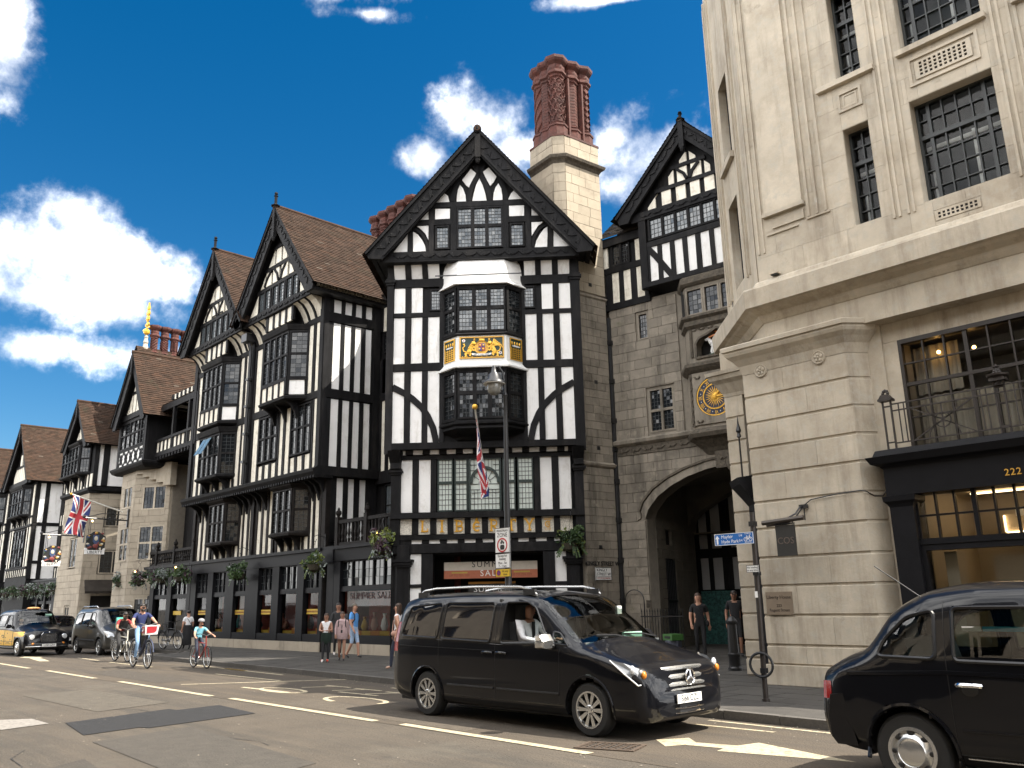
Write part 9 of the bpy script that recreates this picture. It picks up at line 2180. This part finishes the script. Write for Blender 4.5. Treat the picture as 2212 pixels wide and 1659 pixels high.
b = MB(); b.lathe([(.2, 0), (.22, .5), (.2, .52)], (0, 0, 0), 12); b.build('drum', mat('bin grey', (.06, .065, .09), .5), t); b = MB(); b.prismz([(-.22, -.18), (.22, -.18), (.22, .18), (-.22, .18)], .52, .68); b.build('hood', mat('lime green bin', (.045, .13, .03), .5), t); MB().box(-.13, .13, -.19, -.18, .57, .63).build('slot', LETT, t)
# hanging baskets
def basket(x, y, z, label, r=.42, mix=(0, 0, 1, 2, 3, 3, 4), lamp=False, ang=0, hook=True, n=520, top=False):
 t = thing('hanging_basket', label, 'hanging basket', frame(x, y, z, ang), 'flower baskets along the shopfronts')
 b = MB(); b.lathe([(.04, -.28), (r * .5, -.2), (r * .6, 0), (r * .55, .0)], (0, 0, 0), 12); b.build('bowl', mat('moss lining', (.035, .03, .018), .9), t)
 if hook:
  b = MB(); b.tube([(0, r * .9, .95), (0, .1, 1.05), (0, -.08, .98), (0, -.1, .85), (0, 0, .8), (0, .05, .9)], .012, 5); b.tube([(0, r * .9, .2), (0, r * .9, 1.1)], .012, 5); b.build('bracket', BLK, t)
  b = MB()
  for a in (0, 2.1, 4.2): b.tube([(0, 0, .82), (r * .55 * cos(a), r * .55 * sin(a), .0)], .005, 3)
  b.build('chain', BLK, t)
 b = MB(); rr = random.Random(int(x * 77) + 5)
 hubs = [(rr.uniform(-.7, .7) * r, rr.uniform(-.6, .5) * r, rr.uniform(-.45, .55) * r, rr.choice(mix)) for _ in range(11)]
 for _ in range(n):
  hx, hy, hz, m_ = rr.choice(hubs); d = Vector((rr.gauss(0, 1), rr.gauss(0, 1), rr.gauss(0, 1))).normalized() * r * .46 * rr.random() ** .5
  c = Vector((hx, hy, hz + .08)) + d; a = Vector((rr.gauss(0, 1), rr.gauss(0, 1), rr.gauss(.3, .6))).normalized(); s = a.orthogonal().normalized(); s.rotate(Matrix.Rotation(rr.uniform(0, 6.3), 3, a)); l_ = a.cross(s); q = rr.uniform(.042, .085) * (r / .42)
  mm = m_ if rr.random() < .8 else rr.choice(mix)
  b.poly([c - l_ * q, c + s * q * .45 + a * q * .2, c + l_ * q, c - s * q * .45 + a * q * .2], mm)
 for k in range(14):
  a = rr.uniform(0, 6.28); p0 = Vector((cos(a) * r * .6, sin(a) * r * .5, -.1)); ln_ = rr.uniform(.15, .45)
  for j in range(7):
   c = p0 + Vector((cos(a) * .03 * j, sin(a) * .02 * j, -ln_ * j / 7)); q = .035; b.poly([c + Vector((-q, 0, 0)), c + Vector((0, 0, -q)), c + Vector((q, .01, 0)), c + Vector((0, .01, q))], rr.choice(mix))
 b.build('foliage', LEAF, t)
 if lamp: b = MB(); b.ball((.06, -r * .5, .42), (.035, .035, .045), 8); b.build('lamp', WARM, t)
 return t
basket(-23.05, 15.85, 3.55, 'large silvery flower basket on the corner between the balcony and the carved gable', .55, (0, 2, 3, 3, 3, 4), True, n=800)
basket(-18.62, 20.1, 3.5, 'leafy green basket right of the gilt lettered gable', .50, (0, 0, 1, 1, 0, 2), ang=44, n=700)
basket(-27.25, 15.85, 3.15, 'flower basket with lime leaves at the corner of the twin gabled range', .44, (0, 0, 2, 2, 3, 1), n=520)
basket(-33.2, 15.85, 3.05, 'dark leafy basket between the two bays of the twin gabled range', .46, (0, 1, 1, 3, 0), n=520)
for x, lb, lp in ((-38.8, 'rightmost basket under the low balcony rail beside the stone tower', True), (-41.0, 'second flower basket from the right under the low balcony rail', False), (-43.8, 'leftmost basket under the low balcony rail', True), (-46.4, 'dark basket on an iron hook against the stone tower', False)): basket(x, 15.7, 3.1, lb, .5, (0, 0, 1, 3, 3, 4), lp)
for k in range(7): basket(-57.5 - k * 2.3, 15.7, 2.95, ('nearest', 'second', 'third', 'fourth', 'fifth', 'sixth', 'farthest')[k] + ' dim basket in the row along the shopfronts beyond the stone entrance block', .55, (0, 1, 1, 3, 4), hook=False, n=320)
# flags
FRD = mat('flag red', (.42, .035, .045), .8, var=.08); FBL = mat('flag blue', (.02, .035, .15), .8, var=.08); FWH = mat('flag white', (.72, .70, .70), .8, var=.05)
def flag(par, fn, nu=72, nv=36):
 b = MB(); ids = [[b.av(fn(i / nu, j / nv)) for j in range(nv + 1)] for i in range(nu + 1)]
 for i in range(nu):
  for j in range(nv):
   x, y = (i + .5) / nu * 2 - 1, (j + .5) / nv - .5
   d = min(abs(y - x / 2), abs(y + x / 2)) * .894
   if abs(y) < .1 or abs(x) < .1: m_ = 0
   elif abs(y) < .167 or abs(x) < .167: m_ = 2
   elif d < .034: m_ = 0
   elif d < .10: m_ = 2
   else: m_ = 1
   b.face((ids[i][j], ids[i + 1][j], ids[i + 1][j + 1], ids[i][j + 1]), m_)
 return b.build('flag_cloth', [FRD, FBL, FWH], par, True)
POLE = mat('white flagpole', (.7, .68, .62), .4)
t = thing('flag', 'union flag hanging limp from a gold tipped pole over the gilt shop name', 'flag', FM)
a, c = Vector((2.80, .0, 5.25)), Vector((2.66, -2.75, 7.42))
b = MB(); b.tube([a, c], .028, 8); b.build('flagpole', POLE, t); b = MB(); b.ball(tuple(c + Vector((0, -.05, .06))), .09, 12); b.build('pole_ball', GOLD, t, True)
def drape(u, v):
 top = c.lerp(a, .10 + .30 * v); w = 1 - u
 off = Vector((.10 * sin(v * 9 + u * 2) * (.3 + u) + .14 * u * v - .02 + .10 * u, .35 * v * -u * .3, 0))
 cen = c.lerp(a, .22)
 p = top.lerp(Vector((cen.x + .02, top.y * .55 + cen.y * .45, top.z)), u) + off
 return (p.x + .05 * sin(u * 7 + v * 4) * u, p.y + .07 * sin(v * 13) * (.3 + u), p.z - u * 2.15 * (1 - .16 * v))
flag(t, drape)
t = thing('flag', 'union flag spread out from a slanting pole above the crest sign on the left', 'flag', frame(-46.5, 15.5, 0, 0))
b = MB(); b.tube([(0, 0, 6.7), (0, -2.55, 7.45)], .035, 8); b.build('flagpole', POLE, t); b = MB(); b.ball((0, -2.6, 7.47), .06, 8); b.build('pole_ball', GOLD, t)
flag(t, lambda u, v: (.10 * sin(u * 5 + v * 6) * (.3 + u), -2.5 + .88 * v - .16 * u + .05 * sin(u * 6), 7.40 - .26 * v - u * 1.9 + .06 * v * u))
# crest signs on iron arms
CR = [mat('crest %s' % n, c, .5, var=.15, scale=12) for n, c in (('maroon', (.20, .045, .04)), ('cream', (.62, .56, .44)), ('blue', (.05, .08, .17)), ('gold', (.5, .3, .07)), ('black', (.02, .02, .02)), ('green', (.04, .08, .05)))]
def crest(x, y0, ya, z, za, label):
 t = thing('hanging_sign', label, 'sign', frame(x, 15.6, 0, 0), 'shop crest signs on iron arms')
 w = .95; yc = ya - 15.6
 b = MB(); b.tube([(0, .1, za), (0, yc - .62, za + .04)], .04, 6); b.tube([(0, .1, za + .28), (0, yc + .2, za + .3), (0, yc - .5, za + .1)], .02, 5); b.box(-.06, .06, -.05, .1, za - .35, za + .6); b.ball((0, yc - .66, za + .1), .09, 8)
 for q in (0, .3, .6, .9): b.tube([(0, -q - .2, za), (0, -q - .3, za + .14), (0, -q - .42, za + .02)], .014, 4)
 b.build('iron_arm', BLK, t)
 b = MB()
 for q in (-.38, -.3, .3, .38): b.tube([(0, yc + q, za), (0, yc + q, z + .95)], .012, 4)
 b.build('chain', BLK, t)
 Fz = Matrix.Translation((0, yc, z)) @ Matrix.Rotation(radians(90), 4, 'Z')
 rr = random.Random(3); b = MB(Fz); b.prism([(-.3, .2), (.3, .2), (.46, .35), (.46, .9), (.30, .98), (.12, 1.12), (-.12, 1.12), (-.30, .98), (-.46, .9), (-.46, .35)], -.03, .03, 4)
 for k in range(64):
  px, pz = rr.uniform(-.42, .42), rr.uniform(.24, 1.04)
  if abs(px) > .3 and pz > .92: continue
  b.ball((px, rr.choice((-1, 1)) * .035, pz), (rr.uniform(.035, .09), .03, rr.uniform(.035, .08)), 6, rr.choice((0, 0, 1, 2, 3, 4, 4, 5, 0)))
 for sd in (-1, 1):
  b.prism([(-.14, .95), (-.14, .62), (0, .45), (.14, .62), (.14, .95)], sd * .04, sd * .06, 2); b.ball((0, sd * .06, .78), (.09, .02, .12), 8, 1); b.ball((.0, sd * .06, .40), (.14, .03, .11), 8, 0); b.ball((0, sd * .05, 1.06), (.08, .03, .06), 6, 3)
 b.build('crest', CR, t)
 b = MB(Fz); b.box(-.47, .47, -.025, .025, 0, .2); b.box(-.49, -.36, -.03, .03, .2, .30).box(.36, .49, -.03, .03, .2, .30); o = b.build('name_board', PLA, t)
 text('lettering', 'LIBERTY', LETT, o, Fz, 0, -.03, .09, .19, .003, sx=1.05); text('lettering', 'LIBERTY', LETT, o, Fz @ Matrix.Rotation(pi, 4, 'Z'), 0, -.03, .09, .19, .003, sx=1.05)
 b = MB(); b.ball((.0, yc - .25, za - .1), (.05, .05, .05), 8); b.build('lamp', WARM, t)
crest(-45.9, 0, 14.12, 4.45, 6.2, 'crest sign with lettering hanging right of the spread union flag')
crest(-52.75, 0, 14.0, 4.15, 5.85, 'crest sign with lettering hanging left of the spread union flag')
# loose leaves and litter by the kerb
b = MB()
for k in range(160):
 x = random.uniform(-24, -4); y = 10.95 - .0345 * (x + 4) - random.random() ** 2 * .5; q = random.uniform(.008, .03); a = random.uniform(0, 3)
 b.poly([(x + q * cos(a), y + q * sin(a), .012), (x - q * sin(a) * .6, y + q * cos(a) * .6, .014), (x - q * cos(a), y - q * sin(a), .012), (x + q * sin(a) * .6, y - q * cos(a) * .6, .016)])
b.build('litter', mat('pale litter', (.4, .36, .28), .8, var=.5, scale=30), kind='stuff')
